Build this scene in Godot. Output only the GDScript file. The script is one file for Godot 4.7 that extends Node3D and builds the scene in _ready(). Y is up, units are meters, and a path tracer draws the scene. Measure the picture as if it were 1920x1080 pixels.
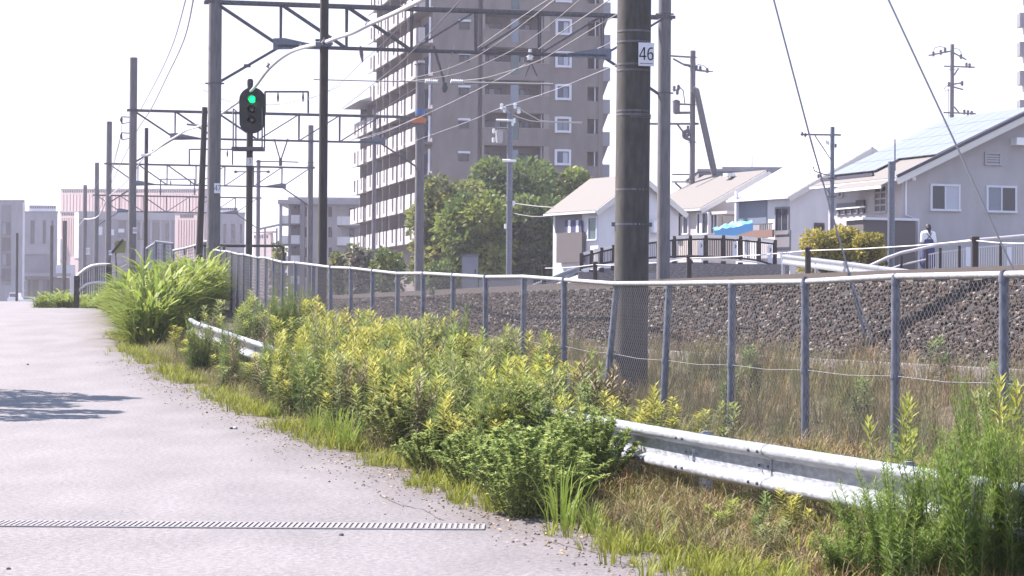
extends Node3D

const EYE := 1.65
const F := 4500.0
var cam_basis := Basis()
var rng := RandomNumberGenerator.new()
var used := {}
var M := {}


# ---------------------------------------------------------------- mesh builder
class MB:
	var v := PackedVector3Array()
	var n := PackedVector3Array()
	var c := PackedColorArray()
	var t := PackedVector2Array()
	var org := Vector3.ZERO
	var col := Color(1, 1, 1)

	func tri3(a: Vector3, b: Vector3, d: Vector3, na: Vector3, nb: Vector3, nd: Vector3) -> void:
		v.push_back(a - org); v.push_back(d - org); v.push_back(b - org)
		n.push_back(na); n.push_back(nd); n.push_back(nb)
		c.push_back(col); c.push_back(col); c.push_back(col)

	func tri(a: Vector3, b: Vector3, d: Vector3) -> void:
		var q := (b - a).cross(d - a).normalized()
		tri3(a, b, d, q, q, q)

	func quad(a: Vector3, b: Vector3, d: Vector3, e: Vector3) -> void:
		var q := (d - a).cross(e - b).normalized()
		tri3(a, b, d, q, q, q)
		tri3(a, d, e, q, q, q)

	func box(ctr: Vector3, size: Vector3, bs := Basis()) -> void:
		var x := bs.x * size.x * 0.5
		var y := bs.y * size.y * 0.5
		var z := bs.z * size.z * 0.5
		var p := []
		for i in 8:
			p.append(ctr + (x if i & 1 else -x) + (y if i & 2 else -y) + (z if i & 4 else -z))
		quad(p[4], p[5], p[7], p[6]); quad(p[1], p[0], p[2], p[3])
		quad(p[5], p[1], p[3], p[7]); quad(p[0], p[4], p[6], p[2])
		quad(p[6], p[7], p[3], p[2]); quad(p[0], p[1], p[5], p[4])

	func span(a: Vector3, b: Vector3) -> void:
		box((a + b) * 0.5, (b - a).abs())

	# box with chamfered edges along its vertical sides and top
	func bevel_box(ctr: Vector3, size: Vector3, e: float, bs := Basis()) -> void:
		var hx := size.x * 0.5
		var hy := size.y * 0.5
		var hz := size.z * 0.5
		var ring := [Vector2(-hx + e, hz), Vector2(hx - e, hz), Vector2(hx, hz - e), Vector2(hx, -hz + e), Vector2(hx - e, -hz), Vector2(-hx + e, -hz), Vector2(-hx, -hz + e), Vector2(-hx, hz - e)]
		var lv := [[-hy, 1.0], [hy - e, 1.0], [hy, 0.0]]
		var rows := []
		for l in lv:
			var row := []
			for q in ring:
				var k: float = 1.0 if l[1] > 0.5 else 1.0 - e / maxf(hx, hz)
				row.append(ctr + bs * Vector3(q.x * k, l[0], q.y * k))
			rows.append(row)
		for r in 2:
			for i in 8:
				var j := (i + 1) % 8
				quad(rows[r][i], rows[r][j], rows[r + 1][j], rows[r + 1][i])
		for i in range(1, 7):
			tri(rows[2][0], rows[2][i], rows[2][i + 1])
			tri(rows[0][0], rows[0][i + 1], rows[0][i])

	func beam(a: Vector3, b: Vector3, w: float, h: float) -> void:
		var z := (b - a)
		var l := z.length()
		if l < 1e-5:
			return
		z /= l
		var up := Vector3.UP if absf(z.y) < 0.95 else Vector3.RIGHT
		var x := up.cross(z).normalized()
		box((a + b) * 0.5, Vector3(w, h, l), Basis(x, z.cross(x), z))

	func tube(p: Array, r, sides := 8, caps := true) -> void:
		var k := p.size()
		var rings := []
		var norms := []
		var ref := Vector3.ZERO
		for i in k:
			var dir: Vector3 = (p[mini(i + 1, k - 1)] - p[maxi(i - 1, 0)]).normalized()
			if ref == Vector3.ZERO:
				ref = Vector3.UP if absf(dir.y) < 0.9 else Vector3.RIGHT
			var x := ref.cross(dir).normalized()
			var y := dir.cross(x).normalized()
			ref = y
			var rr: float = r[i] if r is Array else r
			var a := []
			var b := []
			for j in sides:
				var g := TAU * j / sides
				var q := x * cos(g) + y * sin(g)
				b.append(q)
				a.append(p[i] + q * rr)
			rings.append(a)
			norms.append(b)
		for i in k - 1:
			for j in sides:
				var m := (j + 1) % sides
				tri3(rings[i][j], rings[i][m], rings[i + 1][m], norms[i][j], norms[i][m], norms[i + 1][m])
				tri3(rings[i][j], rings[i + 1][m], rings[i + 1][j], norms[i][j], norms[i + 1][m], norms[i + 1][j])
		if caps:
			for j in range(1, sides - 1):
				tri(rings[k - 1][0], rings[k - 1][j], rings[k - 1][j + 1])
				tri(rings[0][0], rings[0][j + 1], rings[0][j])

	func cyl(a: Vector3, b: Vector3, r0: float, r1: float, sides := 10) -> void:
		tube([a, b], [r0, r1], sides)

	# a convex or star shaped outline in the xy plane pulled along z, placed by a transform
	func slab(outline: PackedVector2Array, depth: float, tr: Transform3D) -> void:
		var idx := Geometry2D.triangulate_polygon(outline)
		var cw := Geometry2D.is_polygon_clockwise(outline)
		var m := outline.size()
		for i in range(0, idx.size(), 3):
			var a := outline[idx[i]]
			var b := outline[idx[i + 1]]
			var d := outline[idx[i + 2]]
			if (b - a).cross(d - a) < 0.0:
				var s := b
				b = d
				d = s
			tri(tr * Vector3(a.x, a.y, depth * 0.5), tr * Vector3(b.x, b.y, depth * 0.5), tr * Vector3(d.x, d.y, depth * 0.5))
			tri(tr * Vector3(a.x, a.y, -depth * 0.5), tr * Vector3(d.x, d.y, -depth * 0.5), tr * Vector3(b.x, b.y, -depth * 0.5))
		for i in m:
			var a := outline[i]
			var b := outline[(i + 1) % m]
			if cw:
				var s := a
				a = b
				b = s
			quad(tr * Vector3(a.x, a.y, -depth * 0.5), tr * Vector3(b.x, b.y, -depth * 0.5), tr * Vector3(b.x, b.y, depth * 0.5), tr * Vector3(a.x, a.y, depth * 0.5))

	# a leaf: two faces folded along the midrib
	func leaf(p: Vector3, d: Vector3, side: Vector3, droop: Vector3, fold := 0.25) -> void:
		var nn := side.cross(d).normalized() * side.length() * fold
		var mid := p + d * 0.45 + droop * 0.2
		var tip := p + d + droop
		tri(p, mid + side + nn, tip)
		tri(p, tip, mid - side + nn)

	func blade(p: Vector3, up: Vector3, lean: Vector3, w: float) -> void:
		var s := up.cross(lean)
		if s.length() < 1e-6:
			s = Vector3.RIGHT
		s = s.normalized() * w * 0.5
		var a := p + up * 0.45 + lean * 0.16
		var b := p + up * 0.8 + lean * 0.5
		var e := p + up * 0.95 + lean
		quad(p - s, p + s, a + s * 0.9, a - s * 0.9)
		quad(a - s * 0.9, a + s * 0.9, b + s * 0.6, b - s * 0.6)
		tri(b - s * 0.6, b + s * 0.6, e)

	func mesh() -> ArrayMesh:
		var arr := []
		arr.resize(Mesh.ARRAY_MAX)
		arr[Mesh.ARRAY_VERTEX] = v
		arr[Mesh.ARRAY_NORMAL] = n
		arr[Mesh.ARRAY_COLOR] = c
		if t.size() == v.size():
			arr[Mesh.ARRAY_TEX_UV] = t
		var m := ArrayMesh.new()
		m.add_surface_from_arrays(Mesh.PRIMITIVE_TRIANGLES, arr)
		return m


# ---------------------------------------------------------------- naming and tagging
func numbered(called: String) -> String:
	var k: int = used.get(called, 0)
	used[called] = k + 1
	return called if k == 0 else "%s_%03d" % [called, k]

func tag(o: Node, label: String, category: String, group := "") -> void:
	o.set_meta("label", label)
	o.set_meta("category", category)
	if group != "":
		o.set_meta("group", group)

func thing(called: String, label: String, category: String, at := Vector3.ZERO, turn := 0.0, group := "") -> Node3D:
	var o := Node3D.new()
	o.name = numbered(called)
	add_child(o)
	o.position = at
	o.rotation.y = turn
	tag(o, label, category, group)
	return o

func part(parent: Node, called: String, mesh: Mesh, m: Material) -> MeshInstance3D:
	var o := MeshInstance3D.new()
	o.name = called
	o.mesh = mesh
	o.material_override = m
	parent.add_child(o, true)
	return o

func build(parent: Node, called: String, mb: MB, m: Material) -> MeshInstance3D:
	return part(parent, called, mb.mesh(), m)

func single(called: String, mb: MB, m: Material, label: String, category: String, group := "") -> MeshInstance3D:
	var o := part(self, numbered(called), mb.mesh(), m)
	o.position = mb.org
	tag(o, label, category, group)
	return o

func struct(called: String, mb: MB, m: Material) -> MeshInstance3D:
	var o := part(self, called, mb.mesh(), m)
	o.set_meta("kind", "structure")
	return o

func at_org(o: Vector3) -> MB:
	var b := MB.new()
	b.org = o
	return b


# ---------------------------------------------------------------- where things stand
# world point that the photograph shows at pixel (px, py) if it lies d metres in front of the eye
func P(px: float, py: float, d: float) -> Vector3:
	var r := cam_basis * Vector3((px - 960.0) / F, (540.0 - py) / F, -1.0)
	return Vector3(0, EYE, 0) + r * (d / -r.z)

func lz(tr: Transform3D, px: float, py: float, z0: float) -> Vector3:
	var inv := tr.affine_inverse()
	var o := inv * Vector3(0, EYE, 0)
	var r := inv.basis * (cam_basis * Vector3((px - 960.0) / F, (540.0 - py) / F, -1.0))
	return o + r * ((z0 - o.z) / r.z)

func lx(tr: Transform3D, px: float, py: float, x0: float) -> Vector3:
	var inv := tr.affine_inverse()
	var o := inv * Vector3(0, EYE, 0)
	var r := inv.basis * (cam_basis * Vector3((px - 960.0) / F, (540.0 - py) / F, -1.0))
	return o + r * ((x0 - o.x) / r.x)

func lerp_table(tb: Array, x: float) -> float:
	if x <= tb[0][0]:
		return tb[0][1]
	for i in tb.size() - 1:
		if x <= tb[i + 1][0]:
			var u: float = (x - tb[i][0]) / (tb[i + 1][0] - tb[i][0])
			var p0: float = tb[maxi(i - 1, 0)][1]
			var p1: float = tb[i][1]
			var p2: float = tb[i + 1][1]
			var p3: float = tb[mini(i + 2, tb.size() - 1)][1]
			var s := clampf(u, 0, 1)
			var cub := 0.5 * ((2.0 * p1) + (-p0 + p2) * s + (2.0 * p0 - 5.0 * p1 + 4.0 * p2 - p3) * s * s + (-p0 + 3.0 * p1 - 3.0 * p2 + p3) * s * s * s)
			return lerpf(lerpf(p1, p2, s), cub, 0.5)
	return tb[tb.size() - 1][1]

# the fence line, seen from above
func fx(d: float) -> float:
	return 8.39 - 0.2616 * d if d <= 50.0 else -4.69 - 0.195 * (d - 50.0)

const FENCE_TOP := [[0.0, 0.345], [26.0, 0.35], [31.5, 0.5], [39.3, 0.68], [47.0, 0.95], [54.8, 1.25], [72.6, 1.89], [80.0, 1.95]]
const ROAD := [[0.0, -1.65], [19.0, -1.65], [25.0, -1.6], [31.5, -1.48], [39.3, -1.3], [47.0, -1.02], [54.8, -0.72], [65.0, -0.33], [75.0, -0.06], [85.0, 0.07], [92.0, 0.08], [104.0, -0.08], [118.0, 0.1], [150.0, 0.55], [200.0, 0.5], [400.0, 0.5]]

func fence_top(d: float) -> float:
	return lerp_table(FENCE_TOP, d)

func road_h(d: float) -> float:
	return lerp_table(ROAD, d)

func sm(a: float, b: float, x: float) -> float:
	return smoothstep(a, b, x)

# height of the ground (relative to the eye) w metres to the right of the fence line
func ground_h(w: float, d: float) -> float:
	var base := fence_top(d) - 1.6
	if d > 80.0:
		base = lerpf(base, 0.35, sm(80, 120, d))
	var rd := road_h(d)
	if w <= -3.1:
		return rd
	if w <= -0.2:
		return lerpf(rd - 0.01, base, sm(-3.1, -0.2, w))
	var foot := maxf(-0.62, base + 0.05) if d > 40.0 else -0.62
	if d > 75.0:
		foot = minf(foot, 0.3)
	var h := lerpf(base, foot, sm(0.0, 2.4, w))
	h = lerpf(h, 0.38, clampf((w - 2.75) / 1.4, 0, 1))
	h = lerpf(h, 1.25, sm(15.5, 22.5, w))
	return h

func pos(w: float, d: float, up := 0.0) -> Vector3:
	return Vector3(fx(d) + w, EYE + ground_h(w, d) + up, -d)


# ---------------------------------------------------------------- materials
func mat(lin: Color, rough := 0.8, metal := 0.0, vc := false) -> StandardMaterial3D:
	var m := StandardMaterial3D.new()
	m.albedo_color = lin.linear_to_srgb()
	m.roughness = rough
	m.metallic = metal
	m.vertex_color_use_as_albedo = vc
	m.cull_mode = BaseMaterial3D.CULL_DISABLED
	return m

func noise_tex(freq: float, oct: int, lo: float, hi: float, sd: int, size := 512, kind := FastNoiseLite.TYPE_SIMPLEX_SMOOTH) -> NoiseTexture2D:
	var f := FastNoiseLite.new()
	f.seed = sd
	f.noise_type = kind
	f.frequency = freq
	f.fractal_octaves = oct
	var tx := NoiseTexture2D.new()
	tx.width = size
	tx.height = size
	tx.seamless = true
	tx.noise = f
	var g := Gradient.new()
	g.set_color(0, Color(lo, lo, lo))
	g.set_color(1, Color(hi, hi, hi))
	tx.color_ramp = g
	return tx

func normal_tex(freq: float, oct: int, sd: int, strength: float, size := 512) -> NoiseTexture2D:
	var tx := noise_tex(freq, oct, 0, 1, sd, size)
	tx.color_ramp = null
	tx.as_normal_map = true
	tx.bump_strength = strength
	return tx

func worn(m: StandardMaterial3D, tx: Texture2D, scale: Vector3, world := true) -> StandardMaterial3D:
	m.albedo_texture = tx
	m.uv1_triplanar = true
	m.uv1_world_triplanar = world
	m.uv1_scale = scale
	return m

func make_materials() -> void:
	var cn := noise_tex(0.02, 5, 0.62, 1.0, 3)
	var fine := noise_tex(0.09, 4, 0.72, 1.0, 4)
	var stripe := noise_tex(0.02, 5, 0.74, 1.0, 9)
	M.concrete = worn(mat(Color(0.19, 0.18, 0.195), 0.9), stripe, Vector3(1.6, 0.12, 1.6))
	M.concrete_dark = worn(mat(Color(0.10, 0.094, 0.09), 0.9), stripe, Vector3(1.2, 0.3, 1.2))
	M.steel_dark = worn(mat(Color(0.14, 0.135, 0.155), 0.6, 0.2), cn, Vector3(2, 0.4, 2))
	M.pole_brown = worn(mat(Color(0.075, 0.065, 0.062), 0.8), stripe, Vector3(3, 0.2, 3))
	M.galv = worn(mat(Color(0.22, 0.24, 0.31), 0.5, 0.35), cn, Vector3(3, 0.7, 3))
	M.galv_rail = worn(mat(Color(0.55, 0.55, 0.6), 0.45, 0.2), cn, Vector3(2, 2, 2))
	M.mesh_wire = mat(Color(0.25, 0.24, 0.255), 0.55, 0.3)
	M.guard = worn(mat(Color(0.46, 0.49, 0.56), 0.32, 0.2), noise_tex(0.02, 6, 0.62, 1.08, 12), Vector3(0.7, 2.2, 0.7))
	M.bolt = mat(Color(0.12, 0.12, 0.15), 0.5, 0.6)
	M.grate = worn(mat(Color(0.33, 0.31, 0.325), 0.65, 0.1), fine, Vector3(4, 4, 4))
	M.wire = mat(Color(0.16, 0.15, 0.18), 0.5, 0.3)
	M.wire_bright = mat(Color(0.33, 0.315, 0.315), 0.5, 0.3)  # paler copy of the wire colour, with sunlight put into it
	M.cable = mat(Color(0.55, 0.55, 0.62), 0.45)
	M.porcelain = mat(Color(0.75, 0.75, 0.78), 0.25)
	M.black = mat(Color(0.012, 0.012, 0.016), 0.6)
	M.sign_white = mat(Color(0.66, 0.66, 0.74), 0.5)
	M.ink = mat(Color(0.01, 0.01, 0.02), 0.6)
	M.yellow = mat(Color(0.2, 0.19, 0.06), 0.6)
	M.orange = mat(Color(0.5, 0.16, 0.05), 0.6)
	M.blue_band = mat(Color(0.06, 0.13, 0.35), 0.6)
	M.rail = mat(Color(0.09, 0.075, 0.07), 0.8, 0.1)
	M.sleeper = worn(mat(Color(0.2, 0.19, 0.18), 0.9), cn, Vector3(1, 1, 1))
	M.tower = worn(mat(Color(0.235, 0.20, 0.19), 0.85), noise_tex(0.01, 5, 0.86, 1.0, 21), Vector3(0.15, 0.05, 0.15))
	M.tower_trim = mat(Color(0.26, 0.225, 0.215), 0.8)
	M.tower_dark = mat(Color(0.15, 0.13, 0.13), 0.85)  # darker copy of the tower colour, holding recess and soffit shade
	M.panel_white = worn(mat(Color(0.60, 0.565, 0.58), 0.7), fine, Vector3(0.5, 0.5, 0.5))
	M.frame_white = mat(Color(0.62, 0.62, 0.70), 0.6)
	M.louver = mat(Color(0.07, 0.062, 0.075), 0.7)
	M.glass_dark = mat(Color(0.03, 0.035, 0.05), 0.08)
	M.glass_blue = mat(Color(0.04, 0.055, 0.12), 0.1)
	M.glass_green = mat(Color(0.06, 0.105, 0.115), 0.12)
	M.curtain = mat(Color(0.45, 0.47, 0.55), 0.8)
	M.glass_pale = mat(Color(0.17, 0.20, 0.26), 0.15)
	M.interior = mat(Color(0.06, 0.055, 0.06), 0.9)
	M.wall_lav = worn(mat(Color(0.44, 0.42, 0.445), 0.85), noise_tex(0.01, 5, 0.88, 1.0, 22), Vector3(0.2, 0.06, 0.2))
	M.wall_white = worn(mat(Color(0.68, 0.67, 0.72), 0.8), noise_tex(0.01, 5, 0.9, 1.0, 23), Vector3(0.2, 0.06, 0.2))
	M.wall_cream = worn(mat(Color(0.55, 0.50, 0.48), 0.8), noise_tex(0.01, 5, 0.9, 1.0, 24), Vector3(0.2, 0.06, 0.2))
	M.wall_grey = worn(mat(Color(0.2, 0.195, 0.225), 0.85), noise_tex(0.01, 5, 0.85, 1.0, 25), Vector3(0.15, 0.05, 0.15))
	M.wall_grey_light = worn(mat(Color(0.31, 0.305, 0.345), 0.85), noise_tex(0.01, 5, 0.88, 1.0, 26), Vector3(0.15, 0.05, 0.15))
	M.wall_dark = mat(Color(0.10, 0.09, 0.095), 0.9)
	M.brick_pink = worn(mat(Color(0.62, 0.50, 0.50), 0.85), fine, Vector3(0.2, 0.2, 0.2))
	M.brick_line = mat(Color(0.30, 0.16, 0.16), 0.85)
	M.roof_tan = worn(mat(Color(0.20, 0.185, 0.178), 0.8), fine, Vector3(0.6, 0.6, 0.6))
	M.roof_white = worn(mat(Color(0.62, 0.58, 0.60), 0.35), fine, Vector3(0.5, 0.5, 0.5))
	M.roof_grey = mat(Color(0.30, 0.30, 0.34), 0.7)
	M.solar = mat(Color(0.21, 0.23, 0.28), 0.3, 0.2)
	M.solar_seam = mat(Color(0.35, 0.36, 0.45), 0.4, 0.3)
	M.fascia = mat(Color(0.05, 0.05, 0.075), 0.6)
	M.soffit = mat(Color(0.6, 0.58, 0.55), 0.7)
	M.wood_dark = worn(mat(Color(0.045, 0.032, 0.032), 0.75), stripe, Vector3(2, 0.6, 2))
	M.wood_cap = mat(Color(0.72, 0.68, 0.68), 0.4, 0.2)
	M.handrail = mat(Color(0.55, 0.52, 0.54), 0.4, 0.4)
	M.abutment = worn(mat(Color(0.27, 0.24, 0.245), 0.9), noise_tex(0.02, 5, 0.7, 1.0, 27), Vector3(0.5, 1.5, 0.5))
	M.tarp = mat(Color(0.12, 0.38, 0.72), 0.5)
	M.cloth_navy = mat(Color(0.05, 0.055, 0.14), 0.9)
	M.cloth_white = mat(Color(0.75, 0.75, 0.78), 0.9)
	M.cloth_brown = mat(Color(0.2, 0.12, 0.1), 0.9)
	M.skin = mat(Color(0.42, 0.26, 0.19), 0.6)
	M.hair = mat(Color(0.016, 0.012, 0.012), 0.5)
	M.car_white = mat(Color(0.7, 0.7, 0.74), 0.25)
	M.tyre = mat(Color(0.015, 0.015, 0.016), 0.8)
	M.bark = worn(mat(Color(0.09, 0.07, 0.055), 0.95), fine, Vector3(2, 0.5, 2))
	var lamp := mat(Color(0.0, 0.3, 0.15), 0.3)
	lamp.emission_enabled = true
	lamp.emission = Color(0.0, 1.0, 0.5)
	lamp.emission_energy_multiplier = 0.75
	M.lamp_green = lamp
	M.lens = mat(Color(0.03, 0.03, 0.035), 0.15)
	var lf := mat(Color(1, 1, 1), 0.55, 0.0, true)
	lf.backlight_enabled = true
	lf.backlight = Color(0.9, 0.9, 0.9)
	lf.metallic_specular = 0.35
	M.leaf = lf
	var dg := mat(Color(1, 1, 1), 0.8, 0.0, true)
	dg.backlight_enabled = true
	dg.backlight = Color(0.4, 0.4, 0.4)
	M.dry = dg
	M.stem = mat(Color(0.16, 0.14, 0.06), 0.8)
	M.stone = mat(Color(1, 1, 1), 0.85, 0.0, true)
	# asphalt: pale worn surface with grit, stains and fine relief
	var a := mat(Color(0.238, 0.219, 0.23), 0.7, 0.0, true)
	a.albedo_texture = noise_tex(0.06, 5, 0.72, 1.02, 31, 1024)
	a.uv1_scale = Vector3(0.22, 0.22, 1)
	a.normal_enabled = true
	a.normal_texture = normal_tex(0.12, 4, 32, 6.0, 1024)
	a.normal_scale = 0.22
	a.detail_enabled = true
	a.detail_blend_mode = BaseMaterial3D.BLEND_MODE_MUL
	a.detail_uv_layer = BaseMaterial3D.DETAIL_UV_2
	a.detail_albedo = noise_tex(0.010, 5, 0.88, 1.02, 33, 1024)
	M.asphalt = a
	var s := mat(Color(1, 1, 1), 0.95, 0.0, true)
	s.albedo_texture = noise_tex(0.05, 6, 0.45, 1.0, 35, 1024)
	s.uv1_scale = Vector3(0.35, 0.35, 1)
	M.soil = s


# ================================================================ scene
func _ready() -> void:
	rng.seed = 4611
	# camera: a long lens held at eye height, tipped up and slightly rolled
	var cam := Camera3D.new()
	cam.name = "camera"
	cam.keep_aspect = Camera3D.KEEP_HEIGHT
	cam.fov = rad_to_deg(2.0 * atan(540.0 / F))
	cam.near = 0.5
	cam.far = 3000.0
	cam.position = Vector3(0, EYE, 0)
	cam_basis = Basis(Vector3.RIGHT, atan(48.0 / F)) * Basis(Vector3.BACK, deg_to_rad(0.4))
	cam.basis = cam_basis
	add_child(cam)
	cam.current = true
	# sky, exposure and haze
	var env := Environment.new()
	var sky_mat := ProceduralSkyMaterial.new()
	sky_mat.sky_top_color = Color(0.20, 0.27, 0.42).linear_to_srgb()
	sky_mat.sky_horizon_color = Color(0.50, 0.488, 0.515).linear_to_srgb()
	sky_mat.sky_curve = 0.11
	sky_mat.ground_bottom_color = Color(0.12, 0.11, 0.11).linear_to_srgb()
	sky_mat.ground_horizon_color = Color(0.3, 0.29, 0.3).linear_to_srgb()
	sky_mat.sun_angle_max = 20.0
	var sky := Sky.new()
	sky.sky_material = sky_mat
	env.background_mode = Environment.BG_SKY
	env.sky = sky
	env.tonemap_mode = Environment.TONE_MAPPER_LINEAR
	env.tonemap_exposure = 3.1
	env.sdfgi_enabled = true
	env.ssao_enabled = true
	env.ssil_enabled = true
	env.fog_enabled = true
	env.fog_density = 0.00042
	env.fog_light_color = Color(0.87, 0.855, 0.905)
	var we := WorldEnvironment.new()
	we.name = "world_environment"
	we.environment = env
	add_child(we)
	# sun: high on the left, beyond the subject
	var sun := DirectionalLight3D.new()
	sun.name = "sun"
	sun.light_energy = 1.6
	sun.light_color = Color(1.0, 0.955, 0.925)
	sun.light_angular_distance = 0.5
	sun.shadow_enabled = true
	add_child(sun)
	sun.look_at_from_position(Vector3(-0.56, 0.78, -0.30) * 100.0, Vector3.ZERO, Vector3.UP)

	make_materials()
	ground()
	road()
	track()
	fence()
	guard_rail()
	grate()
	poles()
	signal_post()
	wires()
	tower()
	far_left()
	houses()
	canal_bridge()
	utility_poles()
	person()
	trees()
	plants()


# ---------------------------------------------------------------- the setting
func ground() -> void:
	var ws := [-120.0, -60.0, -30.0, -16.0, -9.0, -6.0, -4.5, -3.6, -3.2, -3.0, -2.7, -2.3, -1.9, -1.5, -1.1, -0.7, -0.3, 0.0, 0.4, 0.8, 1.2, 1.6, 2.0, 2.4, 2.75, 3.0, 3.3, 3.6, 3.9, 4.15, 4.4, 5.5, 8.0, 11.0, 13.0, 15.5, 17.0, 18.5, 20.0, 21.5, 22.5, 30.0, 45.0, 70.0, 110.0, 170.0, 260.0, 400.0]
	var ds := []
	var d := -30.0
	while d < 12.0:
		ds.append(d)
		d += 6.0
	d = 12.0
	while d < 900.0:
		ds.append(d)
		d += 0.6 if d < 60.0 else (1.5 if d < 130.0 else (8.0 if d < 260.0 else 60.0))
	ds.append(1400.0)
	var b := MB.new()
	b.t = PackedVector2Array()
	var nz := FastNoiseLite.new()
	nz.seed = 5
	nz.frequency = 0.6
	var soil := Color(0.15, 0.115, 0.075)
	var stone := Color(0.05, 0.043, 0.04)
	var town := Color(0.21, 0.20, 0.195)
	var rows := []
	for dd in ds:
		var row := []
		for w in ws:
			var h := ground_h(w, dd)
			if w > -3.0 and w < 2.6 and dd > 10.0 and dd < 90.0:
				h += 0.05 * nz.get_noise_2d(w * 2.0, dd)
			if w < -3.15:
				h -= 0.05
			row.append(Vector3(fx(maxf(dd, 0.0)) + w, EYE + h, -dd))
		rows.append(row)
	var vt := PackedVector3Array()
	var nt := PackedVector3Array()
	var ct := PackedColorArray()
	var ut := PackedVector2Array()
	var ix := PackedInt32Array()
	var nw := ws.size()
	for i in ds.size():
		for j in nw:
			var p: Vector3 = rows[i][j]
			vt.push_back(p)
			var e1: Vector3 = rows[mini(i + 1, ds.size() - 1)][j] - rows[maxi(i - 1, 0)][j]
			var e2: Vector3 = rows[i][mini(j + 1, nw - 1)] - rows[i][maxi(j - 1, 0)]
			nt.push_back(e2.cross(e1).normalized())
			var w: float = ws[j]
			ct.push_back(soil if w > -3.3 and w < 2.6 else (stone if w >= 2.6 and w < 16.0 else town))
			ut.push_back(Vector2(p.x, p.z))
	for i in ds.size() - 1:
		for j in nw - 1:
			var q := i * nw + j
			ix.append_array([q, q + nw, q + 1, q + 1, q + nw, q + nw + 1])
	var arr := []
	arr.resize(Mesh.ARRAY_MAX)
	arr[Mesh.ARRAY_VERTEX] = vt
	arr[Mesh.ARRAY_NORMAL] = nt
	arr[Mesh.ARRAY_COLOR] = ct
	arr[Mesh.ARRAY_TEX_UV] = ut
	arr[Mesh.ARRAY_INDEX] = ix
	var m := ArrayMesh.new()
	m.add_surface_from_arrays(Mesh.PRIMITIVE_TRIANGLES, arr)
	var o := part(self, "ground", m, M.soil)
	o.set_meta("kind", "structure")


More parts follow.
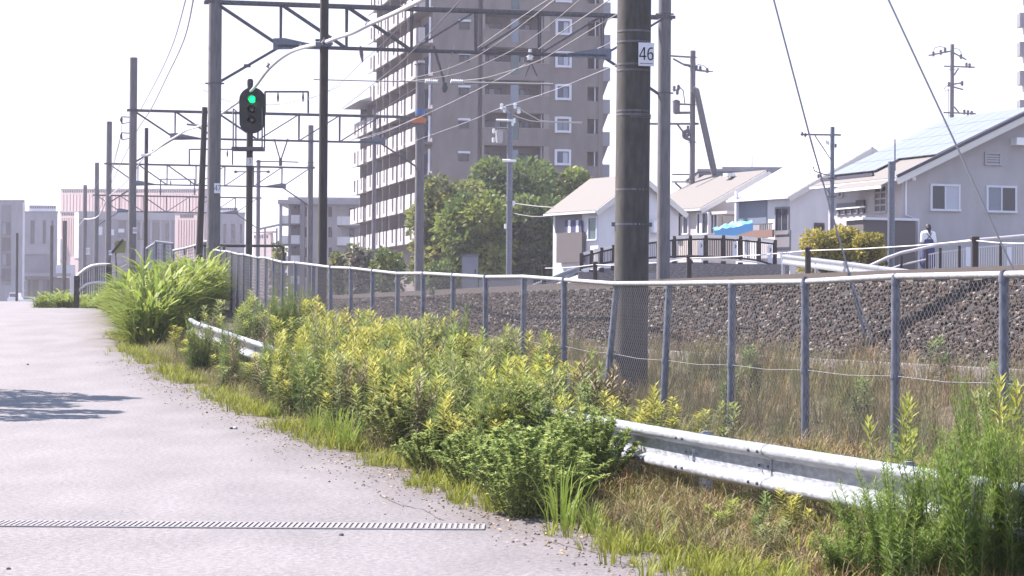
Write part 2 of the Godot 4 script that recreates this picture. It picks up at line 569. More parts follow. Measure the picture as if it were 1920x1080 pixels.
func road() -> void:
	var nz := FastNoiseLite.new()
	nz.seed = 8
	nz.frequency = 0.35
	var ds := []
	var d := 6.0
	while d < 210.0:
		ds.append(d)
		d += 0.4 if d < 60.0 else (1.0 if d < 120.0 else 4.0)
	var us := [0.0, 0.12, 0.3, 0.55, 0.9, 1.3, 1.8, 2.3, 2.7, 3.2, 3.7, 4.2, 4.7, 5.2, 5.7, 6.3, 7.2, 8.5, 11.0, 15.0, 20.0]
	var vt := PackedVector3Array()
	var nt := PackedVector3Array()
	var ct := PackedColorArray()
	var ut := PackedVector2Array()
	var u2 := PackedVector2Array()
	var ix := PackedInt32Array()
	var nu := us.size()
	for i in ds.size():
		var dd: float = ds[i]
		var ragged := 0.13 * nz.get_noise_2d(dd * 2.2, 0.0) + 0.06 * nz.get_noise_2d(dd * 9.0, 7.0)
		for j in nu:
			var w: float = -3.1 - us[j]
			if j < 3:
				w += ragged * (1.0 - j * 0.3)
			var crown := 0.0
			var p := Vector3(fx(dd) + w, EYE + road_h(dd) + 0.006 + crown, -dd)
			vt.push_back(p)
			var slope := (road_h(dd + 0.5) - road_h(dd - 0.5))
			nt.push_back(Vector3(-0.01, 1.0, slope).normalized())
			# grit washed against the verge: a brown stain along the edge
			var s := clampf(1.0 - us[j] / 1.25 + 0.35 * nz.get_noise_2d(dd * 1.5, us[j] * 6.0), 0.0, 1.0)
			# worn, paler wheel tracks and a dull strip of grime near the drain
			var track_wear := 0.07 * exp(-pow((us[j] - 3.2) / 0.5, 2)) + 0.07 * exp(-pow((us[j] - 5.2) / 0.6, 2))
			var grime := 0.12 * exp(-pow((dd - 19.2) / 0.55, 2)) * (0.7 + 0.6 * nz.get_noise_2d(us[j] * 8.0, 3.0))
			var broad := 0.04 * nz.get_noise_2d(dd * 0.55, us[j] * 1.1 + 40.0)
			var t := 0.95 + track_wear - grime + broad
			ct.push_back(Color(t, t, t).lerp(Color(0.60, 0.545, 0.51), s))
			ut.push_back(Vector2(p.x, p.z))
			u2.push_back(Vector2(p.x * 0.08, p.z * 0.035))
	for i in ds.size() - 1:
		for j in nu - 1:
			var q := i * nu + j
			ix.append_array([q, q + 1, q + nu, q + 1, q + nu + 1, q + nu])
	var arr := []
	arr.resize(Mesh.ARRAY_MAX)
	arr[Mesh.ARRAY_VERTEX] = vt
	arr[Mesh.ARRAY_NORMAL] = nt
	arr[Mesh.ARRAY_COLOR] = ct
	arr[Mesh.ARRAY_TEX_UV] = ut
	arr[Mesh.ARRAY_TEX_UV2] = u2
	arr[Mesh.ARRAY_INDEX] = ix
	var m := ArrayMesh.new()
	m.add_surface_from_arrays(Mesh.PRIMITIVE_TRIANGLES, arr)
	var o := part(self, "road", m, M.asphalt)
	o.set_meta("kind", "structure")
	cracks()
	# small stones and bits of litter lying on the asphalt
	for q in [[52, 684, 0.05, "dark pebble alone on the road above the tree's shadow"], [434, 804, 0.05, "dark pebble touching a pale one in mid road"], [441, 804, 0.06, "pale pebble touching a dark one in mid road"], [388, 774, 0.04, "dark pebble on the road left of the yellow weeds"], [452, 773, 0.04, "dark pebble close to the verge below the broken rail view"], [181, 781, 0.06, "pale pebble just right of the tree's shadow"], [640, 1004, 0.035, "dark pebble just below the drain grate"], [16, 1068, 0.03, "dark pebble in the bottom left corner of the road"], [1098, 1022, 0.03, "dark pebble near the road edge below the grass tufts"]]:
		var pp := road_point(q[0], q[1])
		var b := at_org(pp)
		b.col = Color(0.09, 0.085, 0.09) if int(q[0]) % 2 == 0 else Color(0.5, 0.48, 0.48)
		b.bevel_box(pp + Vector3(0, q[2] * 0.22, 0), Vector3(q[2], q[2] * 0.5, q[2] * 0.8), q[2] * 0.18, Basis(Vector3.UP, q[0]))
		single("pebble", b, M.stone, q[3], "pebble", "pebbles scattered on the road")


func cracks() -> void:
	var r := get_node("road")
	for q in [[[885, 942], [842, 924], [800, 909], [765, 889], [742, 880]], [[830, 975], [790, 955], [752, 946], [700, 925]], [[1180, 1060], [1120, 1036], [1060, 1024], [1010, 1008]]]:
		var b := MB.new()
		b.col = Color(0.10, 0.09, 0.09)
		var pts := []
		for i in q.size() - 1:
			for k in 4:
				var u: float = k / 4.0
				pts.append(road_point(lerpf(q[i][0], q[i + 1][0], u) + rng.randf_range(-4, 4), lerpf(q[i][1], q[i + 1][1], u) + rng.randf_range(-1, 1)))
		for i in pts.size() - 1:
			var a: Vector3 = pts[i]
			var e: Vector3 = pts[i + 1]
			a.y = EYE + road_h(-a.z) + 0.0105
			e.y = EYE + road_h(-e.z) + 0.0105
			var s := (e - a).cross(Vector3.UP).normalized() * (0.006 if i % 3 > 0 else 0.010)
			b.quad(a - s, a + s, e + s, e - s)
		build(r, "crack", b, M.stone)


func road_point(px: float, py: float) -> Vector3:
	var d := 8.0
	while d < 140.0:
		var p := P(px, py, d)
		if p.y <= EYE + road_h(d) + 0.01:
			return p
		d += 0.05
	return P(px, py, 60.0)


func track() -> void:
	# sleepers and rails of the two tracks on the ballast
	for k in 2:
		var w0: float = [6.6, 10.6][k]
		var o := thing("railway_track", ["nearer railway track on top of the ballast bank behind the fence", "farther railway track behind the nearer one on the ballast"][k], "railway track", pos(w0, 40.0, 0.0))
		var sl := MB.new()
		sl.box(Vector3.ZERO, Vector3(2.0, 0.14, 0.24))
		var sm_mesh := sl.mesh()
		for i in 130:
			var d := 20.0 + i * 0.68
			var s := part(o, "sleeper", sm_mesh, M.sleeper)
			s.position = pos(w0, d, 0.05) - o.position
			s.rotation.y = atan((fx(d) - fx(d + 1.0)))
		for side in [-1, 1]:
			var r := at_org(o.position)
			var pts := []
			var d := 16.0
			while d < 230.0:
				pts.append(pos(w0 + 0.535 * side, d, 0.2))
				d += 4.0 if d < 100.0 else 20.0
			for i in pts.size() - 1:
				r.beam(pts[i], pts[i + 1], 0.065, 0.16)
				r.beam(pts[i] - Vector3(0, 0.075, 0), pts[i + 1] - Vector3(0, 0.075, 0), 0.13, 0.025)
			build(o, "rail", r, M.rail)
	# ballast stones on the shoulder of the bank
	for k in 4:
		pass
	var shapes := []
	for k in 5:
		var ico := [Vector3(0, 1, 0), Vector3(0, -1, 0)]
		for i in 5:
			ico.append(Vector3(cos(TAU * i / 5), 0.45, sin(TAU * i / 5)))
		for i in 5:
			ico.append(Vector3(cos(TAU * (i + 0.5) / 5), -0.45, sin(TAU * (i + 0.5) / 5)))
		for i in 12:
			ico[i] = ico[i].normalized() * rng.randf_range(0.75, 1.2) * Vector3(1, rng.randf_range(0.6, 0.85), 1)
		var b := MB.new()
		for i in 5:
			var j := (i + 1) % 5
			b.tri(ico[0], ico[2 + j], ico[2 + i])
			b.tri(ico[1], ico[7 + i], ico[7 + j])
			b.tri(ico[2 + i], ico[2 + j], ico[7 + i])
			b.tri(ico[2 + j], ico[7 + j], ico[7 + i])
		shapes.append(b.mesh())
	var tints := [Color(0.06, 0.044, 0.034), Color(0.038, 0.028, 0.023), Color(0.08, 0.06, 0.047), Color(0.026, 0.02, 0.018), Color(0.072, 0.043, 0.028), Color(0.26, 0.225, 0.195)]
	for k in shapes.size():
		var xf: Array[Transform3D] = []
		var cs: Array[Color] = []
		for i in 12500:
			var d := 21.0 + 58.0 * pow(rng.randf(), 1.35)
			var w := rng.randf_range(2.5, 5.6)
			if w > 4.3 and rng.randf() < 0.45:
				continue
			if w < 2.75 and rng.randf() < 0.6:
				w += 0.6
			var s := rng.randf_range(0.019, 0.039)
			var bs := Basis(Vector3(rng.randf_range(-1, 1), rng.randf_range(-1, 1), rng.randf_range(-1, 1)).normalized(), rng.randf() * TAU).scaled(Vector3.ONE * s)
			xf.append(Transform3D(bs, pos(w, d, rng.randf_range(-0.012, 0.03))))
			cs.append(tints[rng.randi() % (6 if rng.randf() < 0.45 else 5)] * rng.randf_range(0.75, 1.2))
		scatter("ballast_stones", shapes[k], M.stone, xf, cs, "loose grey brown ballast stones sloping down from the railway track", "ballast")


func scatter(called: String, mesh: Mesh, m: Material, xf: Array[Transform3D], cs: Array[Color], label: String, category: String) -> void:
	var mm := MultiMesh.new()
	mm.transform_format = MultiMesh.TRANSFORM_3D
	mm.use_colors = true
	mm.mesh = mesh
	mm.instance_count = xf.size()
	for i in xf.size():
		mm.set_instance_transform(i, xf[i])
		mm.set_instance_color(i, cs[i])
	var o := MultiMeshInstance3D.new()
	o.name = numbered(called)
	o.multimesh = mm
	o.material_override = m
	add_child(o)
	o.set_meta("kind", "stuff")
	o.set_meta("label", label)
	o.set_meta("category", category)


# ---------------------------------------------------------------- fence, guard rail, drain
func fence() -> void:
	var o := thing("chain_link_fence", "long galvanised chain link fence between the weedy verge and the railway", "fence", pos(0, 30))
	var step := 2.0
	# one woven panel 2 m long and 1.5 m high, shared by every bay
	var wv := MB.new()
	wv.col = Color(1, 1, 1)
	var pitch := 0.0375
	var nx := int(2.0 / pitch)
	var ny := int(1.5 / pitch)
	for i in nx:
		var x := (i + 0.5) * pitch
		var pts := []
		for j in ny + 1:
			pts.append(Vector3(x + (pitch * 0.5 if (i + j) % 2 == 0 else -pitch * 0.5), 0.04 + j * pitch, 0.002 if j % 2 == 0 else -0.002))
		wv.tube(pts, 0.0021, 3, false)
	var woven := wv.mesh()
	# post with cap, band and rail cup
	var pm := MB.new()
	pm.tube([Vector3(0, -0.3, 0), Vector3(0, 1.55, 0), Vector3(0, 1.595, 0), Vector3(0, 1.612, 0)], [0.038, 0.038, 0.034, 0.012], 12)
	pm.cyl(Vector3(0, 0.74, 0), Vector3(0, 0.785, 0), 0.044, 0.044, 12)
	pm.box(Vector3(0.045, 0.762, 0), Vector3(0.03, 0.03, 0.02))
	pm.cyl(Vector3(0, 1.52, 0), Vector3(0, 1.56, 0), 0.043, 0.043, 12)
	var post := pm.mesh()
	var d := 17.97 - 1.935 * 3.0
	var places := []
	while d < 73.0:
		places.append(Vector3(fx(d), EYE + fence_top(d) - 1.6, -d))
		d += step / sqrt(1.0 + pow(0.2616 if d < 50.0 else 0.195, 2))
	var tops := []
	for i in places.size():
		var p: Vector3 = places[i]
		var q := part(o, "post", post, M.galv)
		q.position = p - o.position
		q.rotation.z = [0.0, 0.006, -0.008, 0.004][i % 4]
		if i == 8:
			q.rotation.z = -0.09
			q.position.x -= 0.09
		elif i == 7:
			q.rotation.z = -0.045
			q.position.x -= 0.05
		tops.append(p + Vector3(0, 1.575, 0) + Vector3(0, 0.012 * sin(i * 2.1), 0))
		if i == 0:
			continue
		var a: Vector3 = places[i - 1]
		var dir := p - a
		var l := dir.length()
		var s := part(o, "chain_link_panel", woven, M.mesh_wire)
		var xx := dir / l
		var zz := xx.cross(Vector3.UP).normalized()
		s.transform = Transform3D(Basis(xx * (l / 2.0), zz.cross(xx), zz), a - o.position)
	for k in places.size() - 1:
		var tb := at_org(o.position)
		tb.tube([tops[k], tops[k + 1]], 0.027, 8, false)
		build(o, "top_rail", tb, M.galv_rail)
	for hh in [0.76, 0.06]:
		var wr := at_org(o.position)
		var pts := []
		for i in places.size():
			pts.append(places[i] + Vector3(0, hh, 0))
			if i < places.size() - 1:
				pts.append((places[i] + places[i + 1]) * 0.5 + Vector3(0, hh - 0.02, 0))
		wr.tube(pts, 0.003, 4, false)
		build(o, "tension_wire", wr, M.mesh_wire)


func rail_pt(d: float, out: float, up: float) -> Vector3:
	return Vector3(fx(d) - 1.87 + out, EYE + road_h(d) + up, -d)


func guard_rail() -> void:
	var o := thing("guard_rail", "white corrugated beam guard rail running through the weeds beside the road", "guard rail", rail_pt(20, 0, 0))
	# profile of the corrugated beam: out (towards the road) and up
	var prof := [Vector2(0.0, 0.345), Vector2(-0.03, 0.352), Vector2(-0.062, 0.338), Vector2(-0.08, 0.315), Vector2(-0.082, 0.295), Vector2(-0.072, 0.272), Vector2(-0.02, 0.25), Vector2(0.0, 0.24), Vector2(0.0, 0.18), Vector2(0.0, 0.115), Vector2(-0.02, 0.105), Vector2(-0.072, 0.082), Vector2(-0.082, 0.06), Vector2(-0.08, 0.042), Vector2(-0.062, 0.02), Vector2(-0.03, 0.006), Vector2(0.0, 0.012)]
	var starts := [10.2, 13.9, 17.6, 21.4, 25.2, 29.0, 32.8, 36.6, 40.4, 44.2, 48.0]
	for s in starts.size():
		var d0: float = starts[s]
		var d1: float = d0 + (3.98 if s < starts.size() - 1 else 3.6)
		var b := at_org(o.position)
		var proud := 0.004 if s % 2 == 0 else 0.0
		var segs := 6
		for q in segs:
			var da := lerpf(d0, d1, float(q) / segs)
			var db := lerpf(d0, d1, float(q + 1) / segs)
			for i in prof.size() - 1:
				var pa: Vector2 = prof[i]
				var pb: Vector2 = prof[i + 1]
				for thick in [0.0, 0.005]:
					var ka := Vector2(pa.x - proud + thick, pa.y + 0.355)
					var kb := Vector2(pb.x - proud + thick, pb.y + 0.355)
					var v0 := rail_pt(da, ka.x, ka.y)
					var v1 := rail_pt(db, ka.x, ka.y)
					var v2 := rail_pt(db, kb.x, kb.y)
					var v3 := rail_pt(da, kb.x, kb.y)
					# smooth normals across the corrugation
					var na := prof_normal(prof, i)
					var nb := prof_normal(prof, i + 1)
					if thick > 0.0:
						b.tri3(v0, v3, v2, -na, -nb, -nb)
						b.tri3(v0, v2, v1, -na, -nb, -na)
					else:
						b.tri3(v0, v2, v3, na, nb, nb)
						b.tri3(v0, v1, v2, na, na, nb)
		build(o, "beam", b, M.guard)
	for k in 11:
		var d := 11.7 + 3.8 * k
		var b := at_org(o.position)
		b.cyl(rail_pt(d, 0.10, -0.3), rail_pt(d, 0.10, 0.70), 0.057, 0.057, 14)
		b.cyl(rail_pt(d, 0.10, 0.70), rail_pt(d, 0.10, 0.715), 0.057, 0.03, 14)
		build(o, "post", b, M.guard)
		var br := at_org(o.position)
		br.box(rail_pt(d, 0.03, 0.53), Vector3(0.09, 0.1, 0.07))
		build(o, "bracket", br, M.guard)
	for d in [13.98, 14.12, 17.66, 17.84, 19.32, 19.47]:
		for hv in [[-0.083, 0.65], [-0.002, 0.535], [-0.083, 0.415]]:
			var b := at_org(o.position)
			var p := rail_pt(d, hv[0] - 0.004, hv[1])
			b.cyl(p + Vector3(0.01, 0, 0.002), p + Vector3(-0.012, 0, -0.003), 0.014, 0.011, 8)
			build(o, "bolt", b, M.bolt)


func prof_normal(prof: Array, i: int) -> Vector3:
	var a: Vector2 = prof[maxi(i - 1, 0)]
	var b: Vector2 = prof[mini(i + 1, prof.size() - 1)]
	var t := (b - a).normalized()
	var nn := Vector2(t.y, -t.x)
	return Vector3(nn.x, nn.y, nn.x * 0.26).normalized()


func grate() -> void:
	var d0 := 18.45
	var y := EYE + road_h(d0)
	var x1 := -0.2
	var o := thing("drain_grate", "narrow steel drain grate laid straight across the road", "drain grate", Vector3(-2.5, y, -d0))
	var fr := at_org(o.position)
	for k in 2:
		var z: float = -d0 + (-0.23 if k == 0 else 0.23)
		fr.box(Vector3((x1 - 7.0) * 0.5, y - 0.01, z), Vector3(7.0 + x1, 0.052, 0.03))
	build(o, "edge_frame", fr, M.grate)
	var shade_sheet := at_org(o.position)
	shade_sheet.box(Vector3((x1 - 7.0) * 0.5, y + 0.005, -d0), Vector3(7.0 + x1, 0.010, 0.425))  # dark sheet on the asphalt, standing in for shade between the bars
	build(o, "gap_shade", shade_sheet, M.wall_dark)
	var bm := MB.new()
	bm.box(Vector3.ZERO, Vector3(0.024, 0.006, 0.43))
	var bar := bm.mesh()
	var x := -6.4
	while x < x1:
		var q := part(o, "bar", bar, M.grate)
		q.position = Vector3(x, y + 0.0145, -d0) - o.position
		q.rotation.y = 0.0
		x += 0.043


# ---------------------------------------------------------------- railway poles and portals
func foot_of(p: Vector3) -> Vector3:
	var d := -p.z
	var w := p.x - fx(d)
	return Vector3(p.x, EYE + ground_h(w, d), p.z)


func pole(called: String, label: String, px: float, py: float, d: float, dia: float, top: float, m: Material, bands := [], group := "", lean := 0.0) -> Node3D:
	var q := P(px, py, d)
	var base := foot_of(q)
	var o := thing(called, label, "pole", base, 0.0, group)
	var b := MB.new()
	var h := EYE + top - base.y
	b.tube([Vector3(0, -0.3, 0), Vector3(lean * 0.5, h * 0.5, 0), Vector3(lean, h - 0.02, 0), Vector3(lean, h, 0)], [dia * 0.52, dia * 0.505, dia * 0.49, dia * 0.44], 24)
	build(o, "shaft", b, m)
	for y in bands:
		var yy: float = EYE + float(y) - base.y
		var u := MB.new()
		var cx := lean * yy / h
		u.cyl(Vector3(cx, yy, 0), Vector3(cx, yy + 0.05, 0), dia * 0.5 + 0.012, dia * 0.5 + 0.012, 24)
		u.box(Vector3(cx - dia * 0.5 - 0.04, yy + 0.025, 0), Vector3(0.09, 0.045, 0.05))
		u.box(Vector3(cx + dia * 0.5 + 0.04, yy + 0.025, 0), Vector3(0.09, 0.045, 0.05))
		build(o, "clamp_band", u, M.steel_dark)
	return o


func rel(py: float, d: float, px := 960.0) -> float:
	return P(px, py, d).y - EYE


func plate(o: Node3D, px: float, py: float, d: float, w: float, h: float, txt: String, turn := 0.0) -> void:
	var p := P(px, py, d) - o.position
	var b := MB.new()
	b.bevel_box(Vector3.ZERO, Vector3(w, 0.012, h), 0.003)
	var q := build(o, "number_plate", b, M.sign_white)
	q.position = p
	q.rotation = Vector3(PI / 2, 0, 0)
	q.rotation_order = EULER_ORDER_YXZ
	q.rotation.y = turn
	var tm := TextMesh.new()
	var f := SystemFont.new()
	f.font_names = PackedStringArray(["Droid Sans"])
	tm.font = f
	tm.text = txt
	tm.font_size = 64
	tm.pixel_size = h * 0.56 / 47.0
	tm.depth = 0.004
	var t := part(o, "number", tm, M.ink)
	t.position = p + Basis(Vector3.UP, turn) * Vector3(0, h * 0.02, 0.0085)
	t.rotation.y = turn
	t.scale = Vector3(0.8, 1, 1)


func poles() -> void:
	var bands := []
	for y in [62, 80, 122, 133, 207, 216, 356, 420]:
		bands.append(rel(y, 29.5, 1184))
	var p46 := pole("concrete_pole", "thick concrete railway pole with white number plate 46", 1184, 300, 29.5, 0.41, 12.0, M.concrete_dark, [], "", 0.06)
	var pb := p46.position
	for y in [60, 80, 122, 133, 209, 216, 356, 421]:
		var yy := rel(y, 29.5, 1184) + EYE - pb.y
		var u := MB.new()
		var cx := 0.06 * yy / 14.0
		u.cyl(Vector3(cx, yy - 0.012, 0), Vector3(cx, yy + 0.012, 0), 0.211, 0.211, 28)
		if y == 421:
			for s in [-1, 1]:
				u.box(Vector3(cx + 0.225 * s, yy, 0), Vector3(0.05, 0.05, 0.05))
		build(p46, "hoop", u, M.concrete if y != 421 else M.galv)
	var st := MB.new()
	for k in 3:
		var yy := rel(216 + k * 3.0, 29.5, 1184) + EYE - pb.y
		st.cyl(Vector3(0.03, yy, 0), Vector3(0.03, yy + 0.006, 0), 0.212, 0.212, 28)
	build(p46, "wire_wrap", st, M.wire)
	plate(p46, 1212, 102, 29.5 - 0.23, 0.2, 0.285, "46", 0.25)
	# a row of small print along the lower edge of the plate
	var pr := MB.new()
	var bp := P(1212, 119, 29.5 - 0.24) - p46.position
	for k in 11:
		pr.box(bp + Basis(Vector3.UP, 0.25) * Vector3(-0.075 + k * 0.015, 0.0, 0.0), Vector3(0.007 + 0.003 * (k % 2), 0.010, 0.003), Basis(Vector3.UP, 0.25))
	build(p46, "small_print", pr, M.ink)
	# guy wires that hold pole 46
	var g1 := MB.new()
	g1.tube([P(1385, -260, 29.0), P(1451, 0, 28.7), P(1520, 262, 28.4), P(1590, 505, 28.1), foot_of(P(1643, 712, 27.9)) - Vector3(0, 0.1, 0)], 0.011, 6)
	var gg := single("guy_wire", g1, M.mesh_wire, "steel guy wire slanting down past the utility pole into the ballast", "guy wire")
	var sleeve := MB.new()
	sleeve.tube([P(1592, 512, 28.1), P(1641, 705, 27.9)], 0.02, 8)
	build(gg, "sleeve", sleeve, M.galv)
	var g2 := MB.new()
	g2.tube([P(1540, -270, 27.0), P(1666, 0, 26.5), P(1785, 255, 26.0), P(1895, 495, 25.6), P(1960, 640, 25.4)], 0.011, 6)
	single("guy_wire", g2, M.mesh_wire, "steel guy wire crossing in front of the gable wall of the big house", "guy wire")
	# the footing of pole 46 and the cable trough
	var ft := at_org(pos(0.7, 30.3, 0.0))
	var fp := P(1108, 702, 30.3)
	ft.bevel_box(Vector3(fp.x, fp.y - 0.12, fp.z), Vector3(0.62, 0.26, 0.9), 0.02, Basis(Vector3.UP, 0.25))
	single("concrete_footing", ft, M.abutment, "low concrete footing block beside the foot of the pole numbered 46", "footing")
	var tr := thing("cable_trough", "low concrete cable trough at the foot of the ballast slope", "cable trough", pos(2.35, 28))
	for k in 34:
		var d := 22.0 + k
		var tb := at_org(tr.position)
		var a := pos(2.3, d + 0.01, 0.05)
		var e := pos(2.3, d + 0.98, 0.05)
		tb.beam(a, e, 0.26, 0.16)
		build(tr, "lid", tb, M.abutment)

	var p47 := pole("concrete_pole", "concrete railway pole with number plate 47 left of the green signal", 402, 230, 72, 0.40, 10.4, M.concrete, [rel(158, 72, 402)])
	plate(p47, 408, 353, 72 - 0.24, 0.2, 0.3, "47", 0.2)
	var p48 := pole("concrete_pole", "tall concrete railway pole carrying side brackets and a small plate", 249, 300, 116, 0.37, rel(108, 116, 249), M.concrete)
	plate(p48, 253, 432, 116 - 0.22, 0.2, 0.3, "48", 0.1)
	var p49 := pole("concrete_pole", "slim concrete railway pole second from the tall bracketed one on the left", 204, 350, 159, 0.37, rel(228, 159, 204), M.concrete)
	plate(p49, 207, 474, 159 - 0.22, 0.22, 0.32, "49", 0.1)
	var p50 := pole("concrete_pole", "distant concrete railway pole before the pale pink brick hall", 181, 400, 202, 0.38, rel(305, 202, 181), M.concrete)
	var p51 := pole("concrete_pole", "farthest concrete railway pole before the pink hall, with a plate low down", 159, 430, 245, 0.40, rel(347, 245, 159), M.concrete)
	plate(p51, 165, 471, 245 - 0.25, 0.42, 0.7, "51", 0.1)
	pole("concrete_pole", "concrete pole close behind the thick pole numbered 46", 1245, 250, 75, 0.40, 12.4, M.concrete, [rel(176, 75, 1244), rel(28, 75, 1244)])
	var pt := pole("concrete_pole", "concrete railway pole with orange and blue bands against the tower's balconies", 787, 300, 119, 0.44, rel(118, 119, 787), M.concrete, [rel(122, 119, 787)])
	var bb := MB.new()
	var yb := rel(224, 119, 787) + EYE - pt.position.y
	bb.cyl(Vector3(0, yb - 0.2, 0), Vector3(0, yb + 0.12, 0), 0.27, 0.27, 20)
	bb.box(Vector3(-0.1, yb - 0.05, 0.2), Vector3(0.7, 0.24, 0.15))
	build(pt, "orange_band", bb, M.orange)
	var bl := MB.new()
	bl.cyl(Vector3(0, yb + 0.25, 0), Vector3(0, yb + 0.48, 0), 0.24, 0.24, 20)
	build(pt, "blue_band", bl, M.blue_band)
	pole("concrete_pole", "concrete railway pole in front of the grey corridor apartment block", 582, 350, 162, 0.37, rel(235, 162, 582), M.concrete, [rel(306, 162, 582), rel(312, 162, 582)])
	pole("concrete_pole", "thin pale brown concrete pole just right of the signal mast", 484, 400, 205, 0.34, rel(300, 205, 484), M.concrete)
	var cp := pole("cable_pole", "dark slender pole holding the white cable left of the tower", 606, 300, 47, 0.172, 6.6, M.pole_brown, [rel(84, 47, 606), rel(78, 47, 606)])
	var cb := MB.new()
	var y0 := rel(84, 47, 606) + EYE - cp.position.y
	cb.box(Vector3(0, y0, 0.03), Vector3(0.3, 0.09, 0.14))
	build(cp, "cable_clamp", cb, M.galv)
	var p275 := pole("cable_pole", "thin dark pole holding the white cable beside the tall bracketed pole", 274, 330, 110, 0.18, rel(240, 110, 274), M.pole_brown, [rel(292, 110, 274)])
	var cl := MB.new()
	var y2 := rel(291, 110, 274) + EYE - p275.position.y
	cl.box(Vector3(0, y2, 0.1), Vector3(0.45, 0.12, 0.14))
	build(p275, "cable_clamp", cl, M.porcelain)
	# leaning strut
	var lp := P(374, 462, 74.5)
	var lb := foot_of(lp)
	var ls := thing("leaning_pole", "dark leaning strut pole close beside the pole numbered 47", "pole", lb)
	var lm := MB.new()
	lm.tube([Vector3(-0.02, -0.2, 0), lp - lb, P(384, 201, 74.5) - lb], [0.115, 0.11, 0.085], 14)
	build(ls, "shaft", lm, M.pole_brown)
	# small distant poles before the station
	pole("distant_pole", "short dark pole standing before the narrow pink brick stair tower", 121, 450, 262, 0.44, rel(414, 262, 121), M.pole_brown)
	pole("distant_pole", "short brown pole with pale cap before the grey slotted building", 97, 450, 255, 0.36, rel(423, 255, 97), M.pole_brown)
	pole("distant_pole", "thin dark pole before the leftmost grey building", 32, 470, 190, 0.2, rel(437, 190, 32), M.pole_brown)
	pole("distant_pole", "thin pole rising behind the tower's dark balcony side", 702, 260, 180, 0.3, rel(205, 180, 702), M.concrete)

	portal("catenary_portal", "nearest steel truss portal spanning the tracks across the top", P(402, 12, 72), P(1246, 12, 75), rel(4, 72, 402), 1.27, 0.17)
	portal("catenary_portal", "second steel truss portal joined to the tall bracketed pole", P(250, 210, 116), P(788, 216, 119), rel(207, 116, 250), 1.3, 0.2)
	portal("catenary_portal", "third steel truss portal ending at the pole by the corridor block", P(204, 307, 159), P(582, 312, 162), rel(307, 159, 204), 1.33, 0.2)
	portal("catenary_portal", "farthest steel truss portal low before the pink brick hall", P(181, 366, 202), P(484, 366, 205), rel(366, 202, 181), 1.33, 0.2)
	# frames that carry high wires on top of the far beams
	goal("wire_frame", "square wire frame standing on the second truss right of the signal", 497, 172, 578, 212, 117)
	goal("wire_frame", "square wire frame standing on the third truss behind pole 47", 355, 280, 436, 309, 160)
	goal("wire_frame", "small square wire frame standing on the farthest truss", 301, 336, 365, 366, 203)


func portal(called: String, label: String, l: Vector3, r: Vector3, top: float, hgt: float, size: float) -> void:
	var o := thing(called, label, "truss portal", Vector3(l.x, EYE + top, l.z))
	var a := Vector3(l.x, EYE + top, l.z)
	var e := Vector3(r.x, EYE + top, r.z)
	var along := (e - a).normalized()
	var len := a.distance_to(e)
	var dn := Vector3(0, -hgt, 0)
	var back := along.cross(Vector3.UP) * size
	var bays := 7
	var stepv := len / 7.0
	for s in [-1.0, 1.0]:
		var off: Vector3 = back * s
		var b := at_org(o.position)
		b.beam(a + off - along * 0.3, e + off + along * 0.3, 0.06, 0.1)
		build(o, "top_chord", b, M.steel_dark)
		b = at_org(o.position)
		b.beam(a + along * stepv * 0.95 + dn + off, e - along * stepv * 0.95 + dn + off, 0.05, 0.07)
		build(o, "bottom_chord", b, M.steel_dark)
	for k in range(1, bays):
		var q := a + along * stepv * k
		var b := at_org(o.position)
		b.beam(q + back, q + dn * 0.98 + back * 0.6, 0.03, 0.05)
		b.beam(q - back, q + dn * 0.98 - back * 0.6, 0.03, 0.05)
		build(o, "vertical", b, M.steel_dark)
	for k in range(0, bays):
		var q0 := a + along * stepv * k
		var q1 := a + along * stepv * (k + 1)
		var b := at_org(o.position)
		for s in [-0.8, 0.8]:
			var off: Vector3 = back * float(s)
			if k < bays / 2.0 - 0.5:
				b.beam(q0 + off, q1 + dn + off, 0.035, 0.055)
			else:
				b.beam(q1 + off, q0 + dn + off, 0.035, 0.055)
		build(o, "diagonal", b, M.steel_dark)
	# knee braces down to the poles, with gusset plates
	for s in 2:
		var q := a if s == 0 else e
		var dirv := along if s == 0 else -along
		var b := at_org(o.position)
		b.beam(q + dirv * stepv + dn, q + Vector3(0, -hgt * 1.97, 0), 0.06, 0.08)
		b.box((q + dirv * stepv * 0.6 + dn + q + Vector3(0, -hgt * 1.97, 0) + dirv * stepv * 0.4) * 0.5, Vector3(0.2, 0.09, 0.1))
		build(o, "knee_brace", b, M.steel_dark)
		b = at_org(o.position)
		var tri := PackedVector2Array([Vector2(-0.25, 0.22), Vector2(0.1, 0.24), Vector2(1.2, 0.03), Vector2(1.2, -0.05), Vector2(-0.25, -0.12)])
		var bx := Basis(dirv, Vector3.UP, dirv.cross(Vector3.UP))
		b.slab(tri, 0.05, Transform3D(bx, q + dirv * stepv + dn + back * 1.0))
		build(o, "gusset_plate", b, M.galv)


func goal(called: String, label: String, x0: float, y0: float, x1: float, y1: float, d: float) -> void:
	var a := P(x0, y1, d)
	var o := thing(called, label, "wire frame", a)
	var b := at_org(a)
	b.beam(a, P(x0, y0, d), 0.09, 0.09)
	build(o, "upright", b, M.steel_dark)
	b = at_org(a)
	b.beam(P(x1, y1, d + 1), P(x1, y0, d + 1), 0.09, 0.09)
	build(o, "upright", b, M.steel_dark)
	b = at_org(a)
	b.beam(P(x0, y0, d), P(x1, y0, d + 1), 0.1, 0.09)
	build(o, "crossbar", b, M.steel_dark)
	for u in [0.3, 0.88]:
		b = at_org(a)
		var t := P(lerpf(x0, x1, u), y0 + 2, d + u)
		b.tube([t, t - Vector3(0, 0.25, 0), t - Vector3(0.0, 0.45, 0)], [0.03, 0.07, 0.03], 6)
		build(o, "insulator", b, M.steel_dark)


